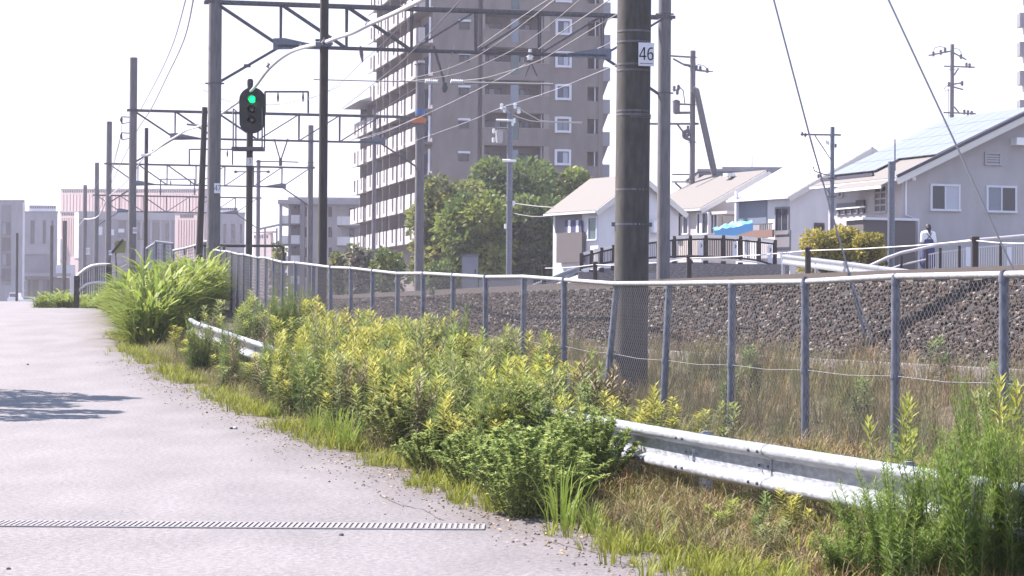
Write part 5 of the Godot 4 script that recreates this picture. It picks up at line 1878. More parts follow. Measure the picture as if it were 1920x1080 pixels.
func canal_bridge() -> void:
	var d := 96.0
	var c := foot_of(P(1290, 500, d))
	var o := thing("canal_bridge", "arched footbridge with dark wooden posts and pale handrail beyond the tracks", "footbridge", c)
	var xs := [1090.0, 1109.0, 1128.0, 1150.0, 1176.0, 1204.0, 1234.0, 1264.0, 1294.0, 1323.0, 1356.0, 1388.0, 1423.0, 1453.0]
	var tops := [475.0, 470.0, 465.0, 460.0, 455.0, 451.0, 447.0, 443.5, 442.0, 441.5, 442.0, 443.5, 447.0, 450.5]
	var bots := [504.0, 500.0, 496.0, 492.0, 489.0, 486.0, 484.0, 483.0, 482.0, 482.5, 484.0, 486.0, 490.0, 500.0]
	for i in xs.size():
		var b := at_org(c)
		var t := P(xs[i], tops[i] - 1.0, d)
		var f := P(xs[i], bots[i] + 4.0, d)
		b.bevel_box((t + f) * 0.5, Vector3(0.15, t.y - f.y, 0.15), 0.02)
		build(o, "post", b, M.wood_dark)
		b = at_org(c)
		b.bevel_box(f - Vector3(0, 0.14, -0.05), Vector3(0.2, 0.2, 0.2), 0.02)
		build(o, "post_shoe", b, M.wood_dark)
		if i == xs.size() - 1:
			continue
		var t2 := P(xs[i + 1], tops[i + 1] - 1.0, d)
		var f2 := P(xs[i + 1], bots[i + 1] + 4.0, d)
		var along := (t2 - t).normalized()
		b = at_org(c)
		b.beam(t + along * 0.09 + Vector3(0, -0.06, 0.05), t2 - along * 0.06 + Vector3(0, -0.06, 0.05), 0.12, 0.12)
		build(o, "hand_rail", b, M.wood_cap)
		b = at_org(c)
		b.beam(t + Vector3(0, -0.17, 0), t2 + Vector3(0, -0.17, 0), 0.07, 0.07)
		build(o, "top_beam", b, M.wood_dark)
		b = at_org(c)
		b.beam(f + Vector3(0, 0.12, 0.03), f2 + Vector3(0, 0.12, 0.03), 0.07, 0.08)
		build(o, "bottom_beam", b, M.wood_dark)
		b = at_org(c)
		b.beam(f + Vector3(0, 0.03, 0.06), f2 + Vector3(0, 0.03, 0.06), 0.08, 0.06)
		build(o, "kerb_beam", b, M.wood_cap)
		for k in range(1, 8):
			b = at_org(c)
			b.beam(t.lerp(t2, k / 8.0) - Vector3(0, 0.17, 0), f.lerp(f2, k / 8.0) + Vector3(0, 0.13, 0), 0.03, 0.03)
			build(o, "baluster", b, M.louver)
		if i in [8, 10, 12]:
			b = at_org(c)
			b.box(t.lerp(t2, 0.68) - Vector3(0, 0.6, -0.05), Vector3(0.17, 0.72, 0.03))
			build(o, "white_board", b, M.sign_white)
			b = at_org(c)
			b.tube([t.lerp(t2, 0.68) - Vector3(0, 0.36, -0.07), t.lerp(t2, 0.7) - Vector3(-0.04, 0.42, -0.07), t.lerp(t2, 0.68) - Vector3(0.0, 0.5, -0.07)], 0.02, 5)
			build(o, "emblem", b, M.ink)
		b = at_org(c)
		b.beam(f + Vector3(0, -0.3, -0.02), f2 + Vector3(0, -0.3, -0.02), 0.3, 0.36)
		build(o, "girder", b, M.abutment)
	var ab := at_org(c)
	ab.span(P(1255, 494, d - 0.4) + Vector3(0, 0, 0.0), Vector3(P(1478, 494, d).x, c.y - 0.6, -d - 1.2))
	build(o, "abutment", ab, M.abutment)
	ab = at_org(c)
	ab.span(P(1085, 510, d - 0.4), Vector3(P(1152, 510, d).x, c.y - 0.6, -d - 1.2))
	build(o, "abutment", ab, M.abutment)

	# ramp guard rails
	var g := thing("ramp_guard_rail", "white guard rail sloping down to the right behind the ballast bank", "guard rail", foot_of(P(1640, 520, 66)))
	var line := []
	for q in [[1468, 477, 82], [1530, 484, 77], [1600, 492, 71], [1660, 500, 66], [1720, 507, 62], [1790, 514, 58], [1860, 522, 54.5], [1935, 529, 51.5]]:
		line.append(P(q[0], q[1], q[2]))
	wbeam(g, line, Vector3(-0.35, 0, 0.93))
	g = thing("ramp_guard_rail", "white guard rail sloping down to the left at the footbridge's left end", "guard rail", foot_of(P(1040, 530, 93)))
	line = []
	for q in [[1092, 496, 97], [1060, 508, 95.5], [1022, 523, 94], [980, 541, 92.5]]:
		line.append(P(q[0], q[1], q[2]))
	line.reverse()
	wbeam(g, line, Vector3(0.35, 0, 0.93))

	# handrail on the right with its balusters
	var hd := 69.0
	var hc := foot_of(P(1780, 480, hd))
	var h := thing("ramp_handrail", "long pale handrail with dark balusters rising to the right below the big house", "handrail", hc)
	var hp := [[1628, 500], [1662, 484], [1690, 474], [1738, 463.5], [1763, 458.5], [1799, 454], [1828, 450], [1876, 446], [1932, 441]]
	for i in hp.size():
		var t := P(hp[i][0], hp[i][1], hd)
		var b := at_org(hc)
		b.box(Vector3(t.x, (t.y + hc.y) * 0.5 - 0.2, t.z), Vector3(0.07, t.y - hc.y + 0.2, 0.07))
		build(h, "post", b, M.wood_dark)
		if i == 0:
			continue
		var s := P(hp[i - 1][0], hp[i - 1][1], hd)
		b = at_org(hc)
		b.tube([s, t], 0.045, 8)
		build(h, "hand_rail", b, M.handrail)
		if i >= 4:
			b = at_org(hc)
			b.beam(s - Vector3(0, 0.22, 0), t - Vector3(0, 0.22, 0), 0.03, 0.04)
			build(h, "mid_rail", b, M.handrail)
			var n := int((t.x - s.x) / 0.062)
			for k in range(1, n):
				var u := s.lerp(t, float(k) / n)
				b = at_org(hc)
				b.beam(u - Vector3(0, 0.22, 0), Vector3(u.x, hc.y, u.z), 0.016, 0.016)
				build(h, "baluster", b, M.handrail)
		elif i >= 2:
			b = at_org(hc)
			b.tube([s - Vector3(0, 0.35, 0), t - Vector3(0, 0.35, 0)], 0.03, 6)
			build(h, "mid_rail", b, M.handrail)
	for px in [1815.0, 1892.0]:
		var b := at_org(hc)
		b.box(P(px, 481, hd - 0.08), Vector3(0.13, 0.55, 0.02))
		build(h, "white_board", b, M.sign_white)

	# brown posts joined by a slack rope
	var rc := foot_of(P(1515, 500, 70))
	var r := thing("rope_fence", "brown posts with a pale slack rope along the far side of the tracks", "rope fence", rc)
	var rp := [[1020, 503, 92], [1116, 496, 88], [1203, 494, 84], [1292, 484, 80], [1515, 470, 70], [1828, 451, 62], [1960, 455, 58]]
	for i in rp.size():
		var t := P(rp[i][0], rp[i][1], rp[i][2])
		var b := at_org(rc)
		var f := foot_of(t)
		if rp[i][0] != 1203:
			b.bevel_box(Vector3(t.x, (t.y + f.y) * 0.5, t.z), Vector3(0.16, t.y - f.y + 0.1, 0.16), 0.02)
			b.bevel_box(t + Vector3(0, 0.06, 0), Vector3(0.21, 0.1, 0.21), 0.02)
			build(r, "post", b, M.wood_dark)
		if i == 0:
			continue
		var s := P(rp[i - 1][0], rp[i - 1][1], rp[i - 1][2])
		b = at_org(rc)
		b.tube([s, s.lerp(t, 0.33) - Vector3(0, 0.04, 0), s.lerp(t, 0.66) - Vector3(0, 0.04, 0), t], 0.018, 6)
		build(r, "rope", b, M.wood_cap)
	# cabinet and low wall by the trees
	var kc := foot_of(P(881, 545, 112))
	var k := thing("utility_cabinet", "grey green utility cabinet standing before the trees across the tracks", "cabinet", kc)
	var kt := Transform3D(Basis(), kc)
	fr(k, kt, "body", 866, 480, 896, 560, 0.0, 0.5, M.wall_grey_light)
	fr(k, kt, "lid", 864.5, 477, 897.5, 481, 0.05, 0.6, M.wall_grey)
	fr(k, kt, "door", 868, 486, 894, 540, 0.02, 0.05, M.wall_grey_light)
	fr(k, kt, "handle", 890, 505, 892, 512, 0.05, 0.04, M.louver)
	var wc := foot_of(P(960, 545, 114))
	var wt := Transform3D(Basis(), wc)
	var lw := thing("low_wall", "low grey block wall right of the utility cabinet", "wall", wc)
	fr(lw, wt, "wall", 898, 522, 1000, 560, 0.0, 0.2, M.wall_grey_light)
	fr(lw, wt, "coping", 897, 519, 1001, 522, 0.04, 0.28, M.frame_white)

	# arched bridge rail at the far end of the road on the left
	var ac := foot_of(P(176, 550, 92))
	var ar := thing("arched_bridge_rail", "arched bridge railing with two pale curved rails at the road crest", "bridge railing", ac)
	var up := [[143, 521], [150, 513], [160, 505], [172, 499], [185, 496.5], [197, 496], [207, 497]]
	var lo := [[146, 546], [152, 540], [161, 534], [172, 530.5], [185, 529.5], [196, 530], [205, 531]]
	var dz := 92.0
	for set_ in [up, lo]:
		var pts := []
		for q in set_:
			pts.append(P(q[0], q[1], dz))
		var b := at_org(ac)
		b.tube(pts, 0.06, 8)
		build(ar, "arched_rail", b, M.handrail)
	for i in 15:
		var u := i / 14.0
		var t := P(lerpf(145, 204, u), arc(up, lerpf(145, 204, u)), dz)
		var m := P(lerpf(145, 204, u), arc(lo, lerpf(146, 204, u)), dz)
		var b := at_org(ac)
		b.beam(t, Vector3(t.x, P(170, 552, dz).y, t.z), 0.035, 0.035)
		build(ar, "baluster", b, M.steel_dark)
	for px in [144.0, 205.0]:
		var b := at_org(ac)
		var t := P(px, 497.0 if px > 200 else 519.0, dz)
		b.span(Vector3(t.x - 0.09, ac.y - 0.2, t.z - 0.09), t + Vector3(0.09, 0.04, 0.09))
		build(ar, "end_post", b, M.wood_dark)
	# warning board with a black diagonal stripe
	var yc := foot_of(P(222, 470, 118))
	var yb := thing("warning_board", "dull yellow warning board with black diagonal stripe beside the slim pole", "sign", yc)
	var b := at_org(yc)
	b.slab(PackedVector2Array([Vector2(-0.26, -0.3), Vector2(0.3, -0.3), Vector2(0.36, 0.3), Vector2(-0.16, 0.3)]), 0.03, Transform3D(Basis(), P(223, 463, 118)))
	build(yb, "board", b, M.yellow)
	b = at_org(yc)
	b.beam(P(210, 474, 117.95), P(231, 449, 117.95), 0.03, 0.11)
	build(yb, "stripe", b, M.ink)
	b = at_org(yc)
	b.cyl(yc - Vector3(0, 0.2, 0), P(216, 455, 118.06), 0.04, 0.04, 8)
	build(yb, "post", b, M.steel_dark)
	# brown pipe rail behind the end of the fence
	var pc := foot_of(P(450, 480, 79))
	var pr := thing("pipe_rail", "brown pipe rail running level behind the end of the chain link fence", "pipe rail", pc)
	b = at_org(pc)
	b.tube([P(364, 464, 77), P(372, 460, 77), P(450, 461, 79), P(526, 461, 81), P(531, 464, 81), P(532, 492, 81)], 0.05, 8)
	build(pr, "rail", b, M.pole_brown)
	for px in [375.0, 420.0, 470.0]:
		b = at_org(pc)
		var t := P(px, 461, 78.5)
		b.cyl(Vector3(t.x, foot_of(t).y - 0.3, t.z), t, 0.045, 0.045, 8)
		build(pr, "post", b, M.pole_brown)
	# short fence pieces beyond the tall grass
	short_fence("first short piece of grey fence beyond the tall grass, beside the bracketed pole", [[275, 466, 88], [289, 457, 87.5], [292, 453, 87], [308, 455, 87], [324, 457, 87]])
	short_fence("second short piece of grey fence beyond the tall grass, sloping up to pole 47", [[325, 470, 82], [346, 466, 81.5], [368, 460, 81], [384, 453, 80.5], [400, 452, 80]])


func short_fence(label: String, pts: Array) -> void:
	var c := foot_of(P(pts[0][0], 490, pts[0][2]))
	var o := thing("fence_piece", label, "fence", c)
	for i in pts.size():
		var t := P(pts[i][0], pts[i][1], pts[i][2])
		var b := at_org(c)
		b.cyl(Vector3(t.x, c.y - 0.4, t.z), t, 0.04, 0.04, 8)
		build(o, "post", b, M.galv)
		if i == 0:
			continue
		var s := P(pts[i - 1][0], pts[i - 1][1], pts[i - 1][2])
		b = at_org(c)
		b.tube([s, t], 0.045, 8)
		build(o, "top_rail", b, M.galv_rail)
		b = at_org(c)
		var n := 6
		for k in range(1, n):
			var q := s.lerp(t, float(k) / n)
			b.beam(q, Vector3(q.x, c.y - 0.4, q.z), 0.012, 0.012)
		for k in 16:
			var hgt := lerpf(s.y, c.y, k / 16.0)
			b.beam(Vector3(s.x, hgt, s.z), Vector3(t.x, hgt + (t.y - s.y), t.z), 0.012, 0.012)
		var w := build(o, "wire_infill", b, M.galv)
		w.set_meta("kind", "stuff")


func arc(pts: Array, x: float) -> float:
	for i in pts.size() - 1:
		if x <= pts[i + 1][0]:
			return lerpf(pts[i][1], pts[i + 1][1], clampf((x - pts[i][0]) / (pts[i + 1][0] - pts[i][0]), 0, 1))
	return pts[pts.size() - 1][1]


# ---------------------------------------------------------------- utility poles
func seg(o: Node3D, called: String, a: Array, e: Array, d: float, r: float, m: Material) -> void:
	var b := at_org(o.position)
	b.tube([P(a[0], a[1], d), P(e[0], e[1], d)], r, 8)
	build(o, called, b, m)


func knob(o: Node3D, px: float, py: float, d: float, r: float, m: Material) -> void:
	var b := at_org(o.position)
	var c := P(px, py, d)
	b.tube([c - Vector3(0, r * 1.6, 0), c - Vector3(0, r * 0.5, 0), c, c + Vector3(0, r * 0.6, 0), c + Vector3(0, r * 1.5, 0)], [r * 0.5, r, r * 0.6, r, r * 0.4], 8)
	build(o, "insulator", b, m)


func utility_poles() -> void:
	# pole with transformer and strut
	var d := 128.0
	var o := pole("utility_pole", "concrete utility pole with a transformer and a long leaning strut", 1298, 300, d, 0.29, rel(95, d, 1298), M.concrete, [rel(106, d), rel(124, d), rel(195, d), rel(265, d)])
	seg(o, "strut", [1305, 168], [1366, 445], d - 0.3, 0.17, M.concrete)
	seg(o, "strut_clamp", [1298, 168], [1307, 172], d - 0.2, 0.2, M.concrete)
	seg(o, "arm", [1248, 104], [1294, 107], d, 0.05, M.concrete)
	seg(o, "cable_tail", [1262, 110], [1282, 121], d, 0.05, M.concrete)
	seg(o, "cable_tail", [1282, 121], [1294, 123], d, 0.07, M.concrete)
	seg(o, "arm", [1299, 131], [1330, 134], d, 0.05, M.concrete)
	seg(o, "stay_tip", [1329, 134], [1337, 134], d, 0.03, M.concrete)
	for q in [[1306, 127], [1313, 128], [1326, 132], [1302, 122]]:
		knob(o, q[0], q[1], d, 0.09, M.concrete)
	var b := at_org(o.position)
	b.tube([P(1305, 123, d), P(1310, 121, d), P(1320, 123, d), P(1327, 131, d)], 0.02, 5)
	build(o, "jumper", b, M.concrete)
	b = at_org(o.position)
	b.tube([P(1268, 214, d), P(1268, 210, d), P(1268, 192, d), P(1268, 190, d), P(1268, 187, d)], [0.12, 0.2, 0.2, 0.22, 0.08], 14)
	build(o, "transformer", b, M.concrete)
	seg(o, "arm", [1262, 195], [1304, 196], d, 0.05, M.concrete)
	seg(o, "arm", [1264, 212], [1296, 211], d, 0.07, M.concrete)
	seg(o, "cross_arm", [1217, 232], [1310, 232], d, 0.06, M.concrete)
	seg(o, "brace", [1270, 233], [1292, 262], d, 0.05, M.concrete)
	b = at_org(o.position)
	b.tube([P(1282, 248, d), P(1288, 245, d), P(1294, 247, d)], 0.11, 8)
	b.tube([P(1281, 256, d), P(1288, 260, d), P(1294, 262, d)], 0.09, 8)
	build(o, "joint_box", b, M.concrete)
	for q in [[1281, 252], [1286, 254], [1291, 251], [1290, 240]]:
		knob(o, q[0], q[1], d, 0.09, M.concrete)
	b = at_org(o.position)
	b.tube([P(1274, 163, d), P(1281, 170, d), P(1283, 185, d), P(1284, 195, d)], 0.03, 6)
	build(o, "jumper", b, M.concrete)
	for y in [[1264, 166], [1272, 164], [1270, 172]]:
		knob(o, y[0], y[1], d, 0.1, M.concrete)
	seg(o, "arm", [1260, 327], [1296, 327], d, 0.04, M.concrete)
	seg(o, "arm", [1260, 341], [1296, 341], d, 0.04, M.concrete)
	seg(o, "brace", [1266, 343], [1294, 368], d, 0.05, M.concrete)
	# tall pole before the trees
	d = 130.0
	o = pole("utility_pole", "grey utility pole with white hardware rising before the big trees", 955, 400, d, 0.31, rel(206, d, 955), M.galv, [rel(225, d), rel(232, d), rel(303, d), rel(380, d)])
	seg(o, "cross_arm", [938, 198], [974, 198], d, 0.05, M.galv)
	for q in [[941, 199], [946, 205], [966, 198], [973, 207]]:
		knob(o, q[0], q[1], d, 0.11, M.porcelain)
	b = at_org(o.position)
	b.tube([P(936, 268, d), P(936, 264, d), P(936, 248, d), P(936, 246, d), P(936, 243, d)], [0.12, 0.2, 0.2, 0.22, 0.08], 14)
	build(o, "transformer", b, M.wall_lav)
	seg(o, "arm", [930, 225], [964, 226], d - 0.2, 0.06, M.porcelain)
	seg(o, "step_arm", [942, 301], [968, 302], d - 0.2, 0.08, M.porcelain)
	seg(o, "arm", [934, 240], [955, 240], d, 0.05, M.galv)
	for q in [[961, 231], [964, 226], [925, 262], [926, 245], [963, 381], [948, 424]]:
		knob(o, q[0], q[1], d - 0.15, 0.09, M.porcelain)
	run([[941, 199, d], [960, 214, d], [985, 224, 133], [1010, 228, 136], [1090, 231, 145]], 0.03, "left of two pale wires drooping right from the pole before the trees", M.wire_bright)
	run([[967, 198, d], [980, 208, d], [1000, 219, 133], [1020, 227, 136], [1092, 229, 145]], 0.03, "right of two pale wires drooping right from the pole before the trees", M.wire_bright)
	run([[962, 381, d], [1000, 386, 126], [1037, 389, 120]], 0.025, "upper pale service wire from the pole to the laundry house", M.wire_bright)
	run([[962, 400, d], [1000, 406, 126], [1037, 404, 120], [1090, 400, 118]], 0.02, "lower pale service wire from the pole to the laundry house", M.wire_bright)
	# slim pole with one long crossarm
	d = 92.0
	o = pole("utility_pole", "slim grey pole with one long cross arm left of the big house", 1560, 400, d, 0.165, rel(238, d, 1560), M.galv, [rel(331, d), rel(366, d)])
	seg(o, "cross_arm", [1501, 252], [1577, 253], d, 0.035, M.concrete)
	seg(o, "brace", [1528, 254], [1557, 298], d, 0.02, M.concrete)
	for q in [[1504, 251], [1510, 253], [1549, 266], [1553, 268], [1558, 258], [1567, 273], [1534, 330], [1538, 329]]:
		knob(o, q[0], q[1], d, 0.05, M.porcelain if q[0] > 1540 and q[0] < 1560 else M.concrete)
	b = at_org(o.position)
	b.tube([P(1525, 312, d), P(1527, 320, d), P(1538, 325, d), P(1557, 329, d)], 0.025, 6)
	build(o, "jumper", b, M.galv)
	seg(o, "brace", [1549, 352], [1557, 366], d, 0.025, M.galv)
	# steel pipe pole with a rod on top
	d = 86.0
	o = pole("pipe_pole", "thick grey blue steel pipe pole in front of the big house", 1671, 400, d, 0.25, rel(303, d, 1671), M.galv)
	b = at_org(o.position)
	b.cyl(P(1678, 320, d), P(1678, 261, d), 0.028, 0.024, 8)
	build(o, "rod", b, M.galv)
	for y in [306.0, 318.0]:
		b = at_org(o.position)
		b.box(P(1676, y, d), Vector3(0.12, 0.05, 0.1))
		build(o, "rod_clamp", b, M.galv)
	# pole behind the solar roof
	d = 190.0
	o = pole("utility_pole", "distant utility pole with three cross arms above the solar roof", 1785, 200, d, 0.31, rel(83, d, 1785), M.concrete, [rel(125, d), rel(212, d)])
	for q in [[[1741, 104], [1782, 96]], [[1788, 99], [1812, 112]], [[1770, 124], [1828, 126]], [[1769, 211], [1830, 213]], [[1787, 158], [1805, 155]], [[1788, 163], [1806, 168]], [[1797, 128], [1789, 141]], [[1789, 200], [1798, 211]]]:
		seg(o, "arm", q[0], q[1], d, 0.06, M.concrete)
	for q in [[1750, 101], [1764, 98], [1772, 94], [1802, 106], [1812, 122], [1818, 123], [1808, 210], [1815, 211], [1822, 212], [1814, 219], [1826, 219], [1804, 156], [1779, 158]]:
		knob(o, q[0], q[1], d, 0.13, M.concrete)
	for q in [[[1750, 101], [1752, 90], [1762, 87], [1775, 90]], [[1790, 91], [1798, 92], [1802, 98], [1802, 105]], [[1777, 160], [1770, 166], [1773, 171], [1780, 168]], [[1779, 166], [1779, 228]]]:
		b = at_org(o.position)
		var pts := []
		for k in q:
			pts.append(P(k[0], k[1], d))
		b.tube(pts, 0.03, 5)
		build(o, "jumper", b, M.concrete)
	var rc := P(1897, 214, 150)
	var rv := thing("roof_vent", "small dark roof vent on the skyline at the far right", "roof vent", rc)
	b = at_org(rc)
	b.tube([rc - Vector3(0, 3.0, 0), rc - Vector3(0, 0.1, 0), rc, rc + Vector3(0, 0.25, 0)], [0.05, 0.16, 0.18, 0.06], 10)
	b.beam(rc + Vector3(-0.35, -0.05, 0), rc + Vector3(0.4, -0.05, 0), 0.05, 0.05)
	build(rv, "cowl", b, M.concrete)


# ---------------------------------------------------------------- the person
# a closed smooth skin round a set of tapered capsules: surface nets on a grid
func skin(caps: Array, cell: float, k: float) -> ArrayMesh:
	var lo := Vector3(1e9, 1e9, 1e9)
	var hi := -lo
	for c in caps:
		for p in [c[0], c[1]]:
			var r: float = maxf(c[2], c[3]) + cell * 2.0
			lo = lo.min(p - Vector3.ONE * r)
			hi = hi.max(p + Vector3.ONE * r)
	var n := Vector3i(((hi - lo) / cell).ceil()) + Vector3i.ONE
	var f := PackedFloat32Array()
	f.resize(n.x * n.y * n.z)
	f.fill(1.0)
	for c in caps:
		var a: Vector3 = c[0]
		var ab: Vector3 = c[1] - a
		var l2 := maxf(ab.length_squared(), 1e-9)
		var sq: Vector3 = c[4] if c.size() > 4 else Vector3.ONE
		var rm: float = maxf(c[2], c[3]) + cell * 3.0
		var i0 := Vector3i(((c[0].min(c[1]) - Vector3.ONE * rm - lo) / cell).floor()).clamp(Vector3i.ZERO, n - Vector3i.ONE)
		var i1 := Vector3i(((c[0].max(c[1]) + Vector3.ONE * rm - lo) / cell).ceil()).clamp(Vector3i.ZERO, n - Vector3i.ONE)
		for z in range(i0.z, i1.z + 1):
			for y in range(i0.y, i1.y + 1):
				for x in range(i0.x, i1.x + 1):
					var p := lo + Vector3(x, y, z) * cell
					var t := clampf((p - a).dot(ab) / l2, 0, 1)
					var dv := (p - a - ab * t) * sq
					var dd := dv.length() - lerpf(c[2], c[3], t)
					var q := x + n.x * (y + n.y * z)
					var h := maxf(k - absf(f[q] - dd), 0.0) / k
					f[q] = minf(f[q], dd) - h * h * k * 0.25
	var id := {}
	var vs := []
	var b := MB.new()
	var st := [1, n.x, n.x * n.y]
	for z in n.z - 1:
		for y in n.y - 1:
			for x in n.x - 1:
				var q := x + n.x * (y + n.y * z)
				var m := 0
				for e in 8:
					if f[q + (e & 1) + (st[1] if e & 2 else 0) + (st[2] if e & 4 else 0)] < 0.0:
						m |= 1 << e
				if m == 0 or m == 255:
					continue
				var s := Vector3.ZERO
				var cnt := 0
				for e in 8:
					for ax in 3:
						var g := e | (1 << ax)
						if g == e:
							continue
						if ((m >> e) & 1) == ((m >> g) & 1):
							continue
						var fe := f[q + (e & 1) + (st[1] if e & 2 else 0) + (st[2] if e & 4 else 0)]
						var fg := f[q + (g & 1) + (st[1] if g & 2 else 0) + (st[2] if g & 4 else 0)]
						var pe := Vector3(e & 1, (e >> 1) & 1, (e >> 2) & 1)
						var pg := Vector3(g & 1, (g >> 1) & 1, (g >> 2) & 1)
						s += pe.lerp(pg, fe / (fe - fg))
						cnt += 1
				id[q] = vs.size()
				vs.append(lo + (Vector3(x, y, z) + s / cnt) * cell)
	var nrm := []
	nrm.resize(vs.size())
	nrm.fill(Vector3.ZERO)
	var quads := []
	for q in id:
		for ax in 3:
			var f0: float = f[q]
			var f1: float = f[q + st[ax]]
			if (f0 < 0.0) == (f1 < 0.0):
				continue
			var u: int = st[(ax + 1) % 3]
			var w: int = st[(ax + 2) % 3]
			if not (id.has(q - u) and id.has(q - w) and id.has(q - u - w)):
				continue
			var r := [id[q], id[q - u], id[q - u - w], id[q - w]]
			if f0 >= 0.0:
				r.reverse()
			quads.append(r)
			var nn: Vector3 = (vs[r[2]] - vs[r[0]]).cross(vs[r[3]] - vs[r[1]])
			for i in r:
				nrm[i] += nn
	for r in quads:
		b.tri3(vs[r[0]], vs[r[1]], vs[r[2]], nrm[r[0]].normalized(), nrm[r[1]].normalized(), nrm[r[2]].normalized())
		b.tri3(vs[r[0]], vs[r[2]], vs[r[3]], nrm[r[0]].normalized(), nrm[r[2]].normalized(), nrm[r[3]].normalized())
	return b.mesh()


func person() -> void:
	var d := 75.0
	var f := foot_of(P(1740, 500, d))
	var o := thing("person", "person in white shirt and dark pinafore standing behind the handrail, back turned", "person", f, 0.12)
	var V := func(x: float, y: float, z: float) -> Vector3: return Vector3(x, y, z)
	# body: facing away (-z); head turned a little to the right
	var body := [
		[V.call(0, 0.86, 0), V.call(0, 1.02, 0), 0.135, 0.125, Vector3(0.85, 1, 1.25)], [V.call(0, 1.02, 0), V.call(0, 1.30, -0.01), 0.125, 0.15, Vector3(0.85, 1, 1.3)],
		[V.call(-0.13, 1.335, 0), V.call(0.13, 1.335, 0), 0.062, 0.062], [V.call(0, 1.33, 0), V.call(0, 1.44, -0.015), 0.055, 0.048],
		[V.call(0, 1.50, -0.015), V.call(0, 1.545, -0.01), 0.075, 0.078], [V.call(0.015, 1.455, -0.05), V.call(0.01, 1.50, -0.04), 0.045, 0.06], [V.call(0.03, 1.505, -0.095), V.call(0.035, 1.49, -0.11), 0.013, 0.012],
		[V.call(-0.078, 1.51, -0.005), V.call(-0.08, 1.50, 0.0), 0.014, 0.012], [V.call(0.078, 1.51, -0.02), V.call(0.08, 1.50, -0.015), 0.014, 0.012],
	]
	for s in [-1.0, 1.0]:
		body.append([V.call(0.165 * s, 1.33, 0), V.call(0.205 * s, 1.08, 0.03), 0.05, 0.04])
		body.append([V.call(0.205 * s, 1.08, 0.03), V.call(0.16 * s, 0.90, -0.13), 0.039, 0.028])
		body.append([V.call(0.16 * s, 0.90, -0.13), V.call(0.145 * s, 0.875, -0.20), 0.028, 0.032, Vector3(1.3, 1, 1)])
		body.append([V.call(0.08 * s, 0.86, 0), V.call(0.085 * s, 0.46, 0.0), 0.085, 0.055])
		body.append([V.call(0.085 * s, 0.46, 0.0), V.call(0.09 * s, 0.08, 0.03), 0.053, 0.036])
		body.append([V.call(0.09 * s, 0.045, 0.045), V.call(0.1 * s, 0.035, -0.14), 0.04, 0.032])
		for k in 4:
			var fx0: float = (0.122 + k * 0.017) * s
			body.append([V.call(fx0, 0.872, -0.215), V.call(fx0, 0.862 - 0.004 * k, -0.262 + 0.006 * absf(k - 1.5)), 0.0095, 0.008])
			body.append([V.call(fx0, 0.862 - 0.004 * k, -0.262 + 0.006 * absf(k - 1.5)), V.call(fx0, 0.835, -0.285 + 0.006 * absf(k - 1.5)), 0.0085, 0.0075])
		body.append([V.call(0.122 * s, 0.875, -0.175), V.call(0.095 * s, 0.862, -0.215), 0.011, 0.009])
	part(o, "body", skin(body, 0.012, 0.03), M.skin)
	var shirt := [[V.call(0, 1.0, 0), V.call(0, 1.29, -0.005), 0.145, 0.168, Vector3(0.85, 1, 1.25)], [V.call(-0.14, 1.335, 0), V.call(0.14, 1.335, 0), 0.078, 0.078]]
	for s in [-1.0, 1.0]:
		shirt.append([V.call(0.165 * s, 1.335, 0), V.call(0.205 * s, 1.10, 0.028), 0.072, 0.062])
	part(o, "shirt", skin(shirt, 0.014, 0.035), M.cloth_white)
	var pin := [[V.call(0, 0.80, 0), V.call(0, 1.04, 0), 0.165, 0.15, Vector3(0.82, 1, 1.2)], [V.call(0, 0.42, 0.0), V.call(0, 0.82, 0), 0.21, 0.175, Vector3(0.82, 1, 1.15)], [V.call(0, 1.04, 0.0), V.call(0, 1.12, 0.0), 0.152, 0.155, Vector3(0.84, 1, 1.2)]]
	part(o, "pinafore", skin(pin, 0.014, 0.03), M.cloth_navy)
	for s in [-1.0, 1.0]:
		var b := MB.new()
		b.tube([V.call(0.1 * s, 1.14, 0.142), V.call(-0.02 * s, 1.26, 0.152), V.call(-0.09 * s, 1.37, 0.09), V.call(-0.1 * s, 1.40, 0.02)], 0.013, 6)
		build(o, "strap", b, M.cloth_navy)
		b = MB.new()
		b.tube([V.call(0.085 * s, 0.5, 0), V.call(0.09 * s, 0.1, 0.03), V.call(0.09 * s, 0.07, 0.03)], [0.075, 0.058, 0.055], 12)
		build(o, "trouser_leg", b, M.glass_blue)
	part(o, "hair", skin([[V.call(0, 1.53, 0.0), V.call(0, 1.555, 0.0), 0.092, 0.09], [V.call(0.0, 1.50, 0.05), V.call(0.015, 1.36, 0.085), 0.075, 0.035], [V.call(0.015, 1.40, 0.085), V.call(0.02, 1.30, 0.11), 0.04, 0.022]], 0.009, 0.03), M.hair)


# ---------------------------------------------------------------- trees and shrubs
func leafy(n: int, lobes: Array, size: float, cols: Array, shell := 0.55) -> MB:
	var b := MB.new()
	for i in n:
		var l: Array = lobes[rng.randi() % lobes.size()]
		var v := Vector3(rng.randfn(), rng.randfn(), rng.randfn()).normalized()
		var r := pow(rng.randf(), 0.45)
		r = lerpf(r, 1.0, shell * 0.4)
		var p: Vector3 = l[0] + v * l[1] * r
		var dv := (v + Vector3(rng.randf_range(-0.9, 0.9), rng.randf_range(-0.7, 0.9), rng.randf_range(-0.9, 0.9))).normalized()
		var s := dv.cross(Vector3(rng.randf_range(-1, 1), rng.randf_range(-1, 1), rng.randf_range(-1, 1))).normalized()
		var z := size * rng.randf_range(0.6, 1.3)
		var c: Color = cols[(rng.randi() % cols.size())]
		if l.size() > 2:
			c = c.lerp(l[2], 0.6)
		b.col = c * rng.randf_range(0.75, 1.2)
		b.leaf(p, dv * z, s * z * 0.34, Vector3(0, -z * 0.15, 0))
	return b


